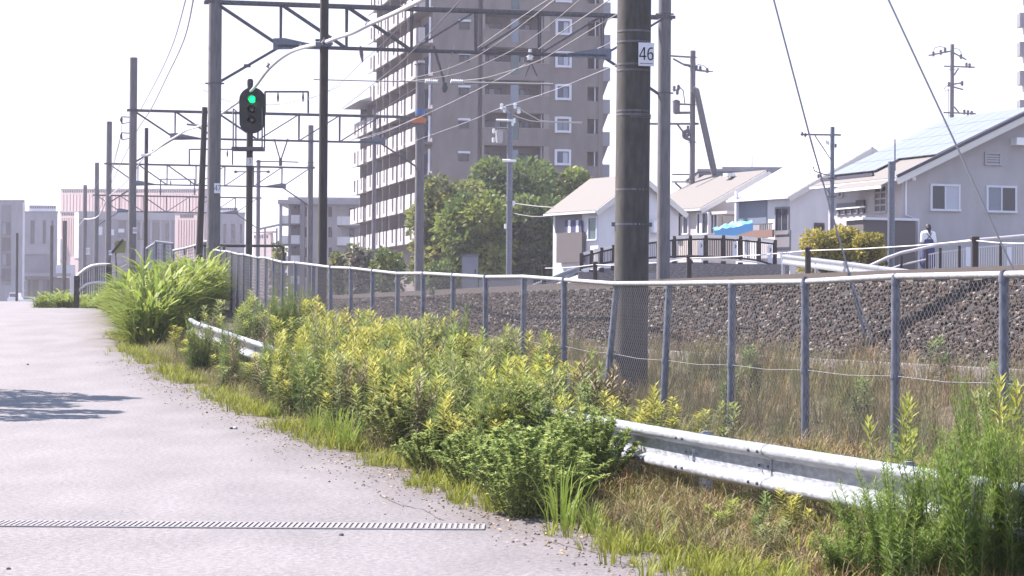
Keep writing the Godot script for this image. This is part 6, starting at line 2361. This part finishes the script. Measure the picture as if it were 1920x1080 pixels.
func tree(called: String, label: String, px: float, top: float, half: float, d: float, n: int, size: float, cols: Array, squash := 1.0, trunk_h := 0.25, low := 0.12) -> void:
	var f := foot_of(P(px, 560, d))
	var o := thing(called, label, called.replace("_", " "), f)
	var h := P(px, top, d).y - f.y
	var hw := half * d / F
	var lobes := []
	var tr := MB.new()
	var r0 := h * 0.028 + 0.03
	tr.tube([Vector3(0, -0.3, 0), Vector3(r0 * 0.3, h * trunk_h, 0), Vector3(-r0 * 0.4, h * 0.6, 0.05), Vector3(0, h * 0.85, 0)], [r0 * 1.25, r0, r0 * 0.6, r0 * 0.2], 10)
	var nl := 15
	for i in nl:
		var u := (i + 0.5) / nl
		var y := lerpf(low, 0.93, pow(u, 0.9))
		var wid := sqrt(maxf(0.03, 1.0 - pow((y - 0.45) / 0.56, 2))) * 0.78
		var g := i * 2.4 + rng.randf() * 0.7
		var rr := rng.randf_range(0.55, 1.0) * wid
		var p := Vector3(cos(g) * hw * rr, y * h, sin(g) * hw * rr * squash)
		var lr := hw * rng.randf_range(0.3, 0.56)
		p.y = minf(p.y, h - lr * 0.85)
		lobes.append([p, lr, cols[i % cols.size()]])
		var from := Vector3(0, h * lerpf(trunk_h, 0.75, u), 0)
		tr.tube([from, from.lerp(p, 0.5) + Vector3(0, 0.06 * h, 0), p], [r0 * 0.45, r0 * 0.28, r0 * 0.1], 5, false)
	build(o, "trunk", tr, M.bark)
	build(o, "crown", leafy(n, lobes, size, cols), M.leaf)


func trees() -> void:
	var dark := [Color(0.08, 0.125, 0.04), Color(0.115, 0.165, 0.05), Color(0.17, 0.215, 0.065), Color(0.06, 0.09, 0.045)]
	var mid := [Color(0.13, 0.185, 0.045), Color(0.19, 0.24, 0.055), Color(0.08, 0.125, 0.045), Color(0.26, 0.29, 0.07)]
	var olive := [Color(0.24, 0.255, 0.08), Color(0.18, 0.21, 0.065), Color(0.10, 0.13, 0.05), Color(0.28, 0.27, 0.09)]
	tree("broadleaf_tree", "tallest dark green tree in front of the tower's balcony bays", 955, 302, 98, 158, 10000, 0.42, dark)
	tree("broadleaf_tree", "light green tree left of the tallest one, against the banded pole", 842, 336, 72, 150, 7500, 0.38, olive)
	tree("broadleaf_tree", "bright topped tree right of the tallest one, above the laundry house", 1036, 308, 82, 162, 8500, 0.42, mid)
	tree("broadleaf_tree", "middle green tree filling the gap below the tallest tree", 890, 366, 76, 146, 6500, 0.36, mid)
	tree("broadleaf_tree", "low dark tree beside the laundry house, under the bright topped one", 1000, 372, 72, 148, 6500, 0.36, dark)
	tree("shrub", "small olive shrub left of the pale flecked shrub before the tower", 634, 470, 18, 132, 900, 0.26, olive, 1.0, 0.15)
	tree("shrub", "pale flecked shrub at the foot of the tower's balcony side", 672, 460, 26, 131, 1600, 0.26, [Color(0.3, 0.27, 0.22), Color(0.16, 0.17, 0.09), Color(0.1, 0.12, 0.05), Color(0.38, 0.33, 0.28)], 1.0, 0.15)
	tree("shrub", "rounded green shrub between the pale flecked shrub and the banded pole", 726, 468, 34, 130, 1800, 0.26, mid, 1.0, 0.15)
	tree("shrub", "dark shrub behind the fence at the foot of the light green tree", 820, 495, 36, 138, 1500, 0.26, dark, 1.0, 0.12)
	tree("shrub", "small olive bush at the foot of the corridor apartment block", 522, 452, 16, 170, 900, 0.3, olive, 1.0, 0.15)
	var yel := [Color(0.36, 0.30, 0.05), Color(0.28, 0.25, 0.05), Color(0.42, 0.36, 0.08), Color(0.17, 0.17, 0.04)]
	tree("golden_shrub", "left mound of golden yellow shrub before the big house", 1545, 432, 46, 84, 4200, 0.13, yel, 0.8, 0.12)
	tree("golden_shrub", "middle golden yellow shrub, tallest of the three before the big house", 1585, 424, 38, 85, 3600, 0.13, yel, 0.8, 0.12)
	tree("golden_shrub", "right mound of golden yellow shrub beside the steel pipe pole", 1628, 438, 36, 84, 3600, 0.13, yel, 0.8, 0.12)
	# the roadside tree whose shadow falls on the asphalt
	var f := Vector3(-12.6, EYE + road_h(38), -38.8)
	var o := thing("roadside_tree", "roadside tree out of the picture that shades the road at the left", "tree", f)
	var tr := MB.new()
	tr.tube([Vector3(0, -0.3, 0), Vector3(0.1, 2.2, 0), Vector3(0.0, 4.4, 0), Vector3(0.2, 6.0, 0)], [0.2, 0.16, 0.1, 0.03], 10)
	var lobes := []
	for q in [[0.0, 4.0, 0.0, 1.1], [1.5, 4.4, 0.5, 0.75], [2.3, 4.9, 0.1, 0.62], [0.9, 4.6, -1.4, 0.8], [1.9, 4.5, -0.8, 0.6], [0.6, 4.9, 1.5, 0.8], [0.0, 5.6, 0.2, 1.0], [-1.3, 4.6, -0.6, 1.0], [-1.2, 4.4, 1.0, 1.0], [2.9, 4.7, -0.2, 0.4], [2.4, 4.1, 0.9, 0.45], [1.6, 4.3, 1.7, 0.6], [2.3, 4.6, 1.9, 0.45], [1.1, 4.4, 2.6, 0.6], [1.9, 4.9, 1.2, 0.5], [2.6, 4.3, 3.4, 0.5], [1.4, 4.5, 3.8, 0.6], [3.3, 4.6, 3.2, 0.35], [0.4, 4.3, 3.2, 0.8], [2.4, 4.6, 4.7, 0.45], [0.8, 4.4, 5.0, 0.7], [3.0, 4.8, 4.2, 0.35], [1.5, 4.8, 5.6, 0.45]]:
		lobes.append([Vector3(q[0], q[1], q[2]), q[3]])
		tr.tube([Vector3(0, 2.8, 0), Vector3(q[0] * 0.5, (q[1] + 2.8) * 0.5 + 0.3, q[2] * 0.5), Vector3(q[0], q[1], q[2])], [0.07, 0.045, 0.02], 5, false)
	build(o, "trunk", tr, M.bark)
	build(o, "crown", leafy(7000, lobes, 0.19, dark), M.leaf)


# ---------------------------------------------------------------- weeds
func golden_clump(stems: int, h: float, spread: float, top: Color, midc: Color, base: Color) -> Array:
	var st := MB.new()
	var b := MB.new()
	for s in stems:
		var g := rng.randf() * TAU
		var p0 := Vector3(cos(g), 0, sin(g)) * spread * sqrt(rng.randf())
		var hh := h * rng.randf_range(0.6, 1.1)
		var lean := Vector3(rng.randf_range(-0.13, 0.13), 0, rng.randf_range(-0.13, 0.13)) * hh + p0 * 0.3
		var p1 := p0 + lean * 0.35 + Vector3(0, hh * 0.5, 0)
		var p2 := p0 + lean + Vector3(0, hh, 0)
		st.tube([p0 - Vector3(0, 0.05, 0), p1, p2], [0.006, 0.005, 0.002], 4, false)
		var n := int(26 + hh * 32)
		for i in n:
			var u := 0.10 + 0.90 * pow((i + rng.randf()) / n, 0.75)
			var p := p0.lerp(p1, u * 2.0) if u < 0.5 else p1.lerp(p2, u * 2.0 - 1.0)
			var a := i * 2.399 + rng.randf() * 0.5
			var rise := lerpf(-0.15, 0.95, sm(0.35, 1.0, u)) + rng.randf_range(-0.25, 0.2)
			var ln := (lerpf(0.14, 0.145, u) if u < 0.93 else 0.10) * rng.randf_range(0.75, 1.2)
			var dv := Vector3(cos(a), rise, sin(a)).normalized() * ln
			var sd := Vector3(-sin(a), 0, cos(a)) * lerpf(0.011, 0.0155, u)
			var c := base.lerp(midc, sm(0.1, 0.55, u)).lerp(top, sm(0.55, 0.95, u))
			b.col = c * rng.randf_range(0.75, 1.25)
			b.leaf(p, dv, sd, Vector3(0, -ln * 0.28 * (1.0 - u), 0), 0.35)
	return [st.mesh(), b.mesh()]


func plume(stems: int, h: float, spread: float, c0: Color, c1: Color, ll: float, per: int, flare: float) -> Array:
	var st := MB.new()
	var b := MB.new()
	for s in stems:
		var g := rng.randf() * TAU
		var p0 := Vector3(cos(g), 0, sin(g)) * spread * 0.35 * sqrt(rng.randf())
		var hh := h * rng.randf_range(0.6, 1.03)
		var out := Vector3(cos(g), 0, sin(g)) * flare * rng.randf_range(0.2, 1.0) * hh
		var p1 := p0 + out * 0.3 + Vector3(0, hh * 0.55, 0)
		var p2 := p0 + out + Vector3(0, hh, 0)
		st.tube([p0 - Vector3(0, 0.05, 0), p1, p2], [0.005, 0.004, 0.0015], 3, false)
		for i in per:
			var u := 0.08 + 0.92 * (i + rng.randf()) / per
			var p := p0.lerp(p1, u * 2.0) if u < 0.5 else p1.lerp(p2, u * 2.0 - 1.0)
			var a := rng.randf() * TAU
			var ln := ll * rng.randf_range(0.6, 1.2) * (1.15 - 0.6 * u)
			var dv := (Vector3(cos(a), rng.randf_range(0.5, 1.5), sin(a))).normalized() * ln
			var sd := Vector3(-sin(a), 0, cos(a)) * ln * 0.055
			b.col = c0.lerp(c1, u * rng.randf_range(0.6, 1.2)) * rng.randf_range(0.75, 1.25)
			b.leaf(p, dv, sd, Vector3(0, -ln * 0.1, 0), 0.3)
	return [st.mesh(), b.mesh()]


func mugwort(r: float, h: float, n: int, cols: Array) -> Array:
	var st := MB.new()
	var b := MB.new()
	var tips := []
	for i in 90:
		var g := rng.randf() * TAU
		var q := sqrt(rng.randf())
		var hh := h * (1.0 - 0.42 * q * q) * rng.randf_range(0.8, 1.05)
		var p0 := Vector3(cos(g), 0, sin(g)) * r * 0.45 * q
		var p2 := Vector3(cos(g) * r * q, hh, sin(g) * r * q)
		st.tube([p0, (p0 + p2) * 0.5 + Vector3(0, hh * 0.12, 0), p2], [0.006, 0.004, 0.002], 3, false)
		tips.append([p0, p2])
	for i in n:
		var t: Array = tips[rng.randi() % tips.size()]
		var u := pow(rng.randf(), 0.6)
		var p: Vector3 = t[0].lerp(t[1], u) + Vector3(0, sin(PI * u) * h * 0.1, 0)
		var a := rng.randf() * TAU
		var ln := 0.052 * rng.randf_range(0.6, 1.4)
		b.col = cols[rng.randi() % cols.size()] * rng.randf_range(0.7, 1.25)
		for k in 3:
			var aa := a + (k - 1) * 0.6
			var dv := Vector3(cos(aa), rng.randf_range(-0.1, 0.8), sin(aa)).normalized() * ln
			b.leaf(p, dv, Vector3(-sin(aa), 0, cos(aa)) * ln * 0.17, Vector3(0, -ln * 0.2, 0), 0.3)
	return [st.mesh(), b.mesh()]


func reed_clump(n: int, h: float, c0: Color, c1: Color, w := 0.022) -> Array:
	var st := MB.new()
	var b := MB.new()
	for i in n:
		var g := rng.randf() * TAU
		var p := Vector3(cos(g), 0, sin(g)) * 0.32 * sqrt(rng.randf())
		var hh := h * rng.randf_range(0.45, 1.0)
		if i % 6 == 0:
			st.tube([p, p + Vector3(cos(g) * 0.06, hh * 0.9, sin(g) * 0.06)], [0.006, 0.003], 3, false)
		p.y = rng.randf() * hh * 0.72
		b.col = c0.lerp(c1, rng.randf()) * rng.randf_range(0.75, 1.25)
		var ln := hh * rng.randf_range(0.22, 0.5)
		b.blade(p, Vector3(0, ln, 0), Vector3(cos(g + rng.randf_range(-0.8, 0.8)), -rng.randf_range(0.1, 0.7), sin(g + rng.randf_range(-0.8, 0.8))) * ln * rng.randf_range(0.4, 1.3), w * rng.randf_range(0.7, 1.3))
	return [st.mesh(), b.mesh()]


func weed(called: String, label: String, category: String, group: String, ms: Array, p: Vector3, scl: Vector3, turn: float, lm: Material, names := ["stem", "foliage"]) -> Node3D:
	var o := thing(called, label, category, p, turn, group)
	var a := part(o, names[0], ms[0], M.stem)
	a.set_meta("kind", "stuff")
	var b := part(o, names[1], ms[1], lm)
	a.scale = scl
	b.scale = scl
	return o


func tuft(n: int, h: float, w: float, spread: float, lean: float, c0: Color, c1: Color) -> ArrayMesh:
	var b := MB.new()
	for i in n:
		var g := rng.randf() * TAU
		var p := Vector3(cos(g), 0, sin(g)) * spread * sqrt(rng.randf())
		var hh := h * rng.randf_range(0.5, 1.05)
		b.col = c0.lerp(c1, rng.randf()) * rng.randf_range(0.8, 1.2)
		b.blade(p - Vector3(0, 0.02, 0), Vector3(0, hh, 0), Vector3(cos(g), -0.1, sin(g)) * hh * lean * rng.randf_range(0.2, 1.3), w * rng.randf_range(0.7, 1.3))
	return b.mesh()


func sow(called: String, meshes: Array, n: int, where: Callable, smin: float, smax: float, m: Material, label: String, cat: String, tint: Callable) -> void:
	for k in meshes.size():
		var xf: Array[Transform3D] = []
		var cs: Array[Color] = []
		for i in n / meshes.size():
			var q = where.call()
			if q == null:
				continue
			var s := rng.randf_range(smin, smax)
			xf.append(Transform3D(Basis(Vector3.UP, rng.randf() * TAU).scaled(Vector3(s, s * rng.randf_range(0.8, 1.25), s)), q))
			cs.append(tint.call())
		scatter(called, meshes[k], m, xf, cs, label, cat)


func plants() -> void:
	var white := func() -> Color: return Color(1, 1, 1) * rng.randf_range(0.75, 1.2)
	var mw0 := mugwort(0.75, 0.80, 5200, [Color(0.25, 0.30, 0.10), Color(0.33, 0.36, 0.12), Color(0.16, 0.21, 0.08), Color(0.40, 0.41, 0.16)])
	# ---- goldenrod: yellow green tall weeds round the guard rail
	var gold := []
	for k in 7:
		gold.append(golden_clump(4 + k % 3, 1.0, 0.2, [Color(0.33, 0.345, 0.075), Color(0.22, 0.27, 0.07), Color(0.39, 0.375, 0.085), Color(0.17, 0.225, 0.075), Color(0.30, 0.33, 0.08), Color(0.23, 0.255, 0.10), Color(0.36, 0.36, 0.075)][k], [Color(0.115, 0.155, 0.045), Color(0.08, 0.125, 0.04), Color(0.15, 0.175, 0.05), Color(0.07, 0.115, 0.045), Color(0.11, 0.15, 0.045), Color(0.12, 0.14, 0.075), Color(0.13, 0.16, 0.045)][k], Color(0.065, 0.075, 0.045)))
	var k := 0
	var labs := ["yellow green weed clump hiding the rail next to the dense small leaved bush", "yellow green weed clump hiding the rail in the middle of the yellow mass", "yellow green weed clump at the far road side end of the yellow mass", "yellow green weed clump between rail and fence left of the emerging white rail", "yellow green weed clump between rail and fence behind the middle of the mass", "yellow green weed clump between rail and fence by the dark slender pole"]
	var spots := []
	for i in 9000:
		if spots.size() >= 235:
			break
		var d := 21.95 + 17.7 * pow(rng.randf(), 0.9)
		var w := rng.randf_range(-2.75, -0.35)
		var front := w < -1.8
		var hgt := 0.0
		if d < 24.5:
			hgt = 0.95 if front else 0.6
			if not front and w > -1.2 and rng.randf() < 0.85:
				continue
		elif d < 36.0:
			hgt = lerpf(0.98, 1.1, sm(24.5, 29.0, d)) if front else lerpf(0.6, 0.86, sm(25.0, 31.0, d))
			if not front and w > -1.0 and d < 29.0 and rng.randf() < 0.7:
				continue
		else:
			hgt = 0.5 if front else 0.8
			if front and rng.randf() < 0.7:
				continue
		if front and w < -2.45:
			hgt *= 0.76
		var ok := true
		for s in spots:
			if Vector2(s.x - w, s.y - d).length() < 0.25:
				ok = false
				break
		if ok:
			spots.append(Vector3(w, d, hgt))
	for s in spots:
		var z: float = s.z * (rng.randf_range(0.62, 1.0) if rng.randf() < 0.62 else rng.randf_range(1.0, 1.22))
		var zone: int = (0 if s.y < 26.0 else (1 if s.y < 32.0 else 2)) + (0 if s.x < -1.87 else 3)
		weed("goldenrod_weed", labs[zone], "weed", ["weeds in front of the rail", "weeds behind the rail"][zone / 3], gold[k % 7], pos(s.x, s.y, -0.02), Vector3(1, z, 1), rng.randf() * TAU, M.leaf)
		k += 1
	# single clumps standing apart
	for q in [[-1.45, 16.45, 0.98, "tall yellow green weed behind the rail, left of the feathery thicket"], [-1.2, 15.6, 0.85, "yellow green weed rising between the feathery plants behind the rail"], [-1.35, 15.1, 1.05, "yellow green weed with reddish tip at the right picture edge"], [-0.9, 14.9, 1.0, "yellow green weed beside the rightmost fence post in view"], [-0.45, 26.6, 0.78, "yellow green weed standing at the foot of a fence post right of pole 46"], [-0.6, 27.4, 0.55, "small yellow green weed right behind the rail's hidden end"], [0.35, 24.6, 0.8, "lone green weed inside the fence in the dry grass"], [0.5, 34.5, 0.8, "green weed inside the fence left of pole 46"], [-1.2, 20.6, 0.6, "yellow green weed just left of where the white rail emerges"], [-1.3, 22.0, 0.75, "yellow green weed peeping over the left end of the white rail"], [-2.2, 21.9, 0.75, "yellow green weed hiding the left end of the white rail"], [-2.05, 22.3, 0.8, "second yellow green weed hiding the left end of the white rail"]]:
		weed("goldenrod_weed", q[3], "weed", "", gold[k % 7], pos(q[0], q[1], -0.02), Vector3(0.75, q[2], 0.75), rng.randf() * TAU, M.leaf)
		k += 1
	# low sprouts below the rail at right
	for q in [[-2.15, 16.4, 0.36, "small leafy sprout below the splice of the white rail"], [-2.4, 16.1, 0.42, "grey green sprout right of the rail post"], [-2.3, 17.4, 0.3, "short green sprout under the white rail's left stretch"], [-2.6, 15.6, 0.3, "low green sprout by the road edge left of the feathery thicket"]]:
		weed("goldenrod_weed", q[3], "weed", "", gold[k % 7], pos(q[0], q[1], -0.02), Vector3(0.6, q[2], 0.6), rng.randf() * TAU, M.leaf)
		k += 1
	# ---- feathery thicket at the right front
	var fe := []
	for i in 4:
		fe.append(plume(22, 1.0, 0.3, Color(0.08, 0.15, 0.035), Color(0.21, 0.30, 0.06), 0.095, 150, 0.26))
	var i2 := 0
	for q in [[-2.32, 14.75, 0.62, "leftmost feathery weed of the thicket in front of the white rail"], [-2.25, 14.5, 0.78, "second feathery weed from the left in the front thicket"], [-2.4, 14.2, 0.72, "feathery weed low at the middle of the front thicket"], [-2.15, 14.25, 0.92, "tall feathery weed in the middle of the front thicket"], [-2.1, 13.95, 1.0, "tall feathery weed crossing the white rail's right end"], [-2.2, 13.6, 0.95, "feathery weed right of the one crossing the rail's end"], [-1.95, 13.6, 1.1, "tallest feathery weed at the right edge of the thicket"], [-2.5, 13.8, 0.6, "short feathery weed in the bottom right corner"], [-2.6, 14.35, 0.45, "smallest feathery weed at the thicket's front left foot"]]:
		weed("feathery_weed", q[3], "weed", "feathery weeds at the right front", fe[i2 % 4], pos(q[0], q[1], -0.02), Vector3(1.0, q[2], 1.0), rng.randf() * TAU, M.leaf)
		i2 += 1
	for q in [[-1.4, 15.3, 1.05, "feathery green weed behind the rail next to the tall yellow weed"], [-1.1, 14.6, 1.1, "feathery grey green weed behind the rail at the right edge"]]:
		weed("feathery_weed", q[3], "weed", "", fe[i2 % 4], pos(q[0], q[1], -0.02), Vector3(0.8, q[2], 0.8), rng.randf() * TAU, M.leaf)
		i2 += 1
	# ---- upright brush like weeds on the left
	var up := []
	for i in 3:
		up.append(plume(34, 1.0, 0.5, Color(0.07, 0.13, 0.04), Color(0.19, 0.25, 0.07), 0.13, 70, 0.14))
	for q in [[-2.72, 43.2, 1.12, 1.1, "upright brush shaped green weed, left one at the road edge"], [-2.3, 42.3, 1.0, 0.9, "upright brush shaped green weed, middle one before the rail gap"], [-2.55, 40.6, 0.7, 0.8, "shorter brush shaped weed right of the middle one"], [-1.2, 43.5, 1.5, 1.0, "tall pointed dark green weed behind the far rail"], [-2.35, 37.0, 0.85, 1.0, "grey green feathery weed covering the rail's broken view"], [-2.5, 36.2, 0.75, 0.9, "grey green feathery weed left of the yellow mass"], [-2.3, 29.3, 0.95, 1.1, "soft green feathery weed in the middle of the yellow mass"], [-2.55, 28.6, 0.85, 1.0, "soft green feathery weed with dark shade beside it"], [-2.5, 25.3, 0.8, 1.0, "soft green feathery weed near the dense bush"], [-0.5, 33.2, 1.2, 0.9, "pale green feathery weed against the fence left of pole 46"], [-0.4, 46.0, 1.2, 1.0, "green feathery weed against the fence by the dark slender pole"]]:
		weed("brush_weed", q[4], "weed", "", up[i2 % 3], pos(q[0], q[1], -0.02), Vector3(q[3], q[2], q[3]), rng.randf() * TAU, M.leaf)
		i2 += 1
	for q in [[-2.55, 26.6, 0.8, 1.05, "pale green leafy mound at the front of the yellow mass"], [-2.5, 30.4, 0.75, 1.15, "round leafy mound halfway along the yellow mass"], [-2.6, 33.6, 0.6, 0.9, "small leafy mound near the far end of the yellow mass"], [-2.3, 23.2, 0.75, 1.15, "tall leafy mound rising behind the dense bush by the drain"], [-1.2, 31.5, 0.8, 1.3, "leafy mound against the fence behind the yellow mass"]]:
		weed("leafy_bush", q[4], "bush", "", mw0, pos(q[0], q[1], -0.03), Vector3(q[2], q[3], q[2]), rng.randf() * TAU, M.leaf)
	var dead := golden_clump(5, 1.0, 0.2, Color(0.22, 0.18, 0.11), Color(0.17, 0.14, 0.09), Color(0.13, 0.105, 0.07))
	for i in 14:
		weed("dead_weed", "brown dry weed stalks standing among the yellow green weeds", "weed", "dead stalks in the yellow mass", dead, pos(rng.randf_range(-2.8, -0.4), rng.randf_range(23.0, 45.0), -0.02), Vector3(0.8, rng.randf_range(0.6, 1.0), 0.8), rng.randf() * TAU, M.dry)
	for q in [[0.9, 19.5, 0.55], [1.4, 21.0, 0.5], [0.6, 22.3, 0.6], [1.9, 23.5, 0.5], [1.2, 26.5, 0.6], [0.7, 29.5, 0.55]]:
		weed("meadow_weed", "green weed sprouting in the dry grass inside the fence", "weed", "green weeds inside the fence", gold[3], pos(q[0], q[1], -0.02), Vector3(0.9, q[2], 0.9), rng.randf() * TAU, M.leaf)
	for i in 16:
		var gd := 22.5 + i * 0.95 + rng.randf() * 0.6
		weed("soft_weed", "soft grey green feathery weed mixed into the yellow green mass", "weed", "grey green weeds in the yellow mass", up[i % 3], pos(rng.randf_range(-2.65, -2.0), gd, -0.02), Vector3(0.8, rng.randf_range(0.75, 1.05), 0.8), rng.randf() * TAU, M.leaf)
	# goldenrod and grey weeds between the far rail and the fence
	for i in 44:
		var d := rng.randf_range(38.0, 51.0)
		var w := rng.randf_range(-1.6, -0.3) if i % 2 > 0 else rng.randf_range(-2.5, -2.0)
		weed("roadside_weed", ["olive green roadside weed in front of the far stretch of rail", "olive green roadside weed between the far stretch of rail and the fence"][0 if w < -1.8 else 1], "weed", "olive weeds by the far rail", gold[i % 7], pos(w, d, -0.02), Vector3(1.2, (0.9 if w > -1.8 else 0.55) * rng.randf_range(0.7, 1.1), 1.2), rng.randf() * TAU, M.leaf)
	# ---- dense bush where the yellow mass meets the road
	var mw := mugwort(0.75, 0.80, 6000, [Color(0.23, 0.31, 0.09), Color(0.31, 0.39, 0.12), Color(0.15, 0.22, 0.07), Color(0.40, 0.46, 0.16)])
	weed("leafy_bush", "dense green small leaved bush spreading onto the road edge by the drain", "bush", "", mw, pos(-3.1, 19.5, -0.03), Vector3(0.85, 0.92, 0.85), 0.3, M.leaf)
	weed("leafy_bush", "dense green small leaved bush just behind the one by the drain", "bush", "", mw, pos(-2.75, 20.5, -0.03), Vector3(0.9, 1.0, 0.9), 2.0, M.leaf)
	weed("leafy_bush", "dense green bush meeting the left end of the white rail", "bush", "", mw, pos(-2.35, 20.6, -0.03), Vector3(0.62, 1.05, 0.62), 4.1, M.leaf)
	weed("leafy_bush", "low green bush left of the dense bush at the road edge", "bush", "", mw, pos(-2.85, 22.3, -0.03), Vector3(0.7, 0.75, 0.7), 5.1, M.leaf)
	weed("leafy_bush", "low green bush on the verge below the yellow mass", "bush", "", mw, pos(-2.8, 24.3, -0.03), Vector3(0.6, 0.6, 0.6), 1.1, M.leaf)
	# ---- tall grass hedge on the left
	var rd := []
	for i in 5:
		rd.append(reed_clump(230, 1.85, Color(0.14, 0.21, 0.04), Color(0.32, 0.37, 0.08), 0.06))
	for i in 62:
		var d := rng.randf_range(52.0, 77.0)
		var w := rng.randf_range(-2.9, -0.35)
		if i < 22:
			d = 52.5 + i * 1.05
			w = -2.75
		elif i < 34:
			d = 52.0 + rng.randf() * 1.5
			w = -2.7 + (i - 22) * 0.2
		d = maxf(d, 53.0 + (w + 2.75) * 5.5)
		weed("reed_clump", ["tall light green grass clump on the road side of the overgrown hedge", "tall light green grass clump in the middle of the overgrown hedge", "tall light green grass clump against the fence behind the overgrown hedge"][0 if w < -2.5 else (1 if w < -1.4 else 2)], "tall grass", "tall grass clumps of the roadside hedge", rd[i % 5], pos(w, d, -0.03), Vector3(1.25, rng.randf_range(0.72, 1.0) * (0.8 if w < -2.5 else 1.0), 1.25), rng.randf() * TAU, M.leaf, ["culm", "blades"])
	for i in 26:
		var d := rng.randf_range(78.0, 104.0)
		var w := rng.randf_range(-3.2, 0.5)
		weed("low_grass_clump", "low yellow green grass clump at the crest of the road", "grass clump", "low grass at the road crest", rd[i % 5], pos(w, d, -0.03), Vector3(1.1, rng.randf_range(0.25, 0.4), 1.1), rng.randf() * TAU, M.leaf, ["culm", "blades"])
	for i in 16:
		var p := P(84.0 + i * 7.5, 566, 112.0 + rng.randf() * 8.0)
		p.y = foot_of(p).y - 0.1
		weed("far_grass_clump", "yellow green clump beyond the road crest before the white canopy", "grass clump", "clumps beyond the road crest", rd[i % 5], p, Vector3(1.6, rng.randf_range(0.35, 0.6), 1.6), rng.randf() * TAU, M.leaf, ["culm", "blades"])
	# ---- ground cover that nobody could count
	var tg := []
	for i in 4:
		tg.append(tuft(16, 0.16, 0.007, 0.06, 0.7, Color(0.17, 0.21, 0.035), Color(0.30, 0.30, 0.06)))
	var edge := func():
		var d := 13.5 + 45.0 * pow(rng.randf(), 1.3)
		var w := -3.15 + rng.randfn(0.05, 0.2)
		if sin(d * 2.3) + sin(d * 0.9 + 1.0) + 0.8 * sin(d * 6.1) < -0.35:
			return null
		return pos(w, d, 0.0)
	sow("edge_grass", tg, 2100, edge, 0.35, 1.6, M.leaf, "short bright yellow green grass fringing the road edge", "grass", white)
	var tall := []
	for i in 2:
		tall.append(tuft(46, 0.44, 0.011, 0.1, 0.6, Color(0.13, 0.21, 0.03), Color(0.24, 0.30, 0.06)))
	for q in [[-3.2, 18.35, 1.35, "bright green grass tuft at the drain's end"], [-3.05, 18.1, 0.8, "second bright green grass tuft just right of the one by the drain"], [-3.1, 27.4, 1.3, "bright yellow green grass tuft at the road edge below the yellow mass"], [-3.05, 28.2, 1.35, "bright yellow green grass tuft left of the dark hollow"], [-3.1, 29.4, 1.1, "third bright grass tuft along the road edge"], [-3.0, 33.0, 0.7, "bright grass tuft at the road edge near the rail gap"], [-2.95, 14.4, 0.6, "grass tuft at the road edge in the bottom right corner"]]:
		var o := part(self, numbered("grass_tuft"), tall[i2 % 2], M.leaf)
		o.position = pos(q[0], q[1], -0.01)
		o.scale = Vector3.ONE * q[2]
		tag(o, q[3], "grass tuft")
		i2 += 1
	# gravel, clods and dead leaves washed onto the edge of the asphalt
	var gm := MB.new()
	gm.bevel_box(Vector3.ZERO, Vector3(1.0, 0.6, 0.8), 0.25)
	var lm2 := MB.new()
	lm2.leaf(Vector3.ZERO, Vector3(1, 0.12, 0), Vector3(0, 0.05, 0.24), Vector3(0, 0.1, 0), 0.5)
	var grit := func():
		var d := 14.0 + 34.0 * pow(rng.randf(), 1.3)
		var u := absf(rng.randfn(0.0, 0.42))
		return Vector3(fx(d) - 3.08 - u, EYE + road_h(d) + 0.01, -d)
	sow("edge_gravel", [gm.mesh()], 1700, grit, 0.008, 0.028, M.stone, "loose gravel and clods along the edge of the asphalt", "gravel", func() -> Color: return Color(0.16, 0.13, 0.11) * rng.randf_range(0.5, 1.8))
	sow("dead_leaves", [lm2.mesh()], 900, grit, 0.02, 0.06, M.dry, "dead leaves and straw blown along the road edge", "leaves", func() -> Color: return Color(0.30, 0.22, 0.13) * rng.randf_range(0.5, 1.3))
	# dry grass below the rail, behind the fence, and under the weeds
	var dry := []
	for i in 4:
		dry.append(tuft(22, 0.24, 0.005, 0.08, 1.1, Color(0.25, 0.205, 0.12), Color(0.16, 0.16, 0.07)))
	var under := func():
		var d := rng.randf_range(13.5, 21.5)
		return pos(rng.randf_range(-2.95, -0.2), d, 0.0)
	sow("dry_grass", dry, 1500, under, 0.6, 1.35, M.dry, "dry brown grass under the white rail", "grass", func() -> Color: return Color(rng.randf_range(0.8, 1.35), rng.randf_range(0.75, 1.1), rng.randf_range(0.6, 1.0)))
	var under2 := func(): return pos(rng.randf_range(-2.9, -0.2), rng.randf_range(21.0, 52.0), 0.0)
	sow("verge_grass", tg + dry, 2400, under2, 0.7, 1.6, M.leaf, "mixed low grass on the verge among the weeds", "grass", white)
	var green := func(): return pos(rng.randf_range(-2.9, -0.4), 13.6 + 7.0 * rng.randf(), 0.0)
	sow("verge_grass", tg, 420, green, 0.7, 1.7, M.leaf, "green grass blades among the dry grass under the white rail", "grass", white)
	var hay := []
	for i in 5:
		hay.append(tuft(30, 0.42, 0.0045, 0.11, 0.45, Color(0.29, 0.24, 0.12), Color(0.15, 0.16, 0.065)))
	var inside := func():
		var d := 17.0 + 40.0 * pow(rng.randf(), 1.2)
		var w := rng.randf_range(0.08, 2.65)
		if w > 2.0 and rng.randf() < 0.5:
			return null
		return pos(w, d, -0.01)
	sow("meadow_grass", hay, 3300, inside, 0.5, 1.15, M.dry, "dry olive brown grass between the fence and the ballast", "grass", func() -> Color: return Color(rng.randf_range(0.75, 1.25), rng.randf_range(0.8, 1.15), rng.randf_range(0.7, 1.0)))
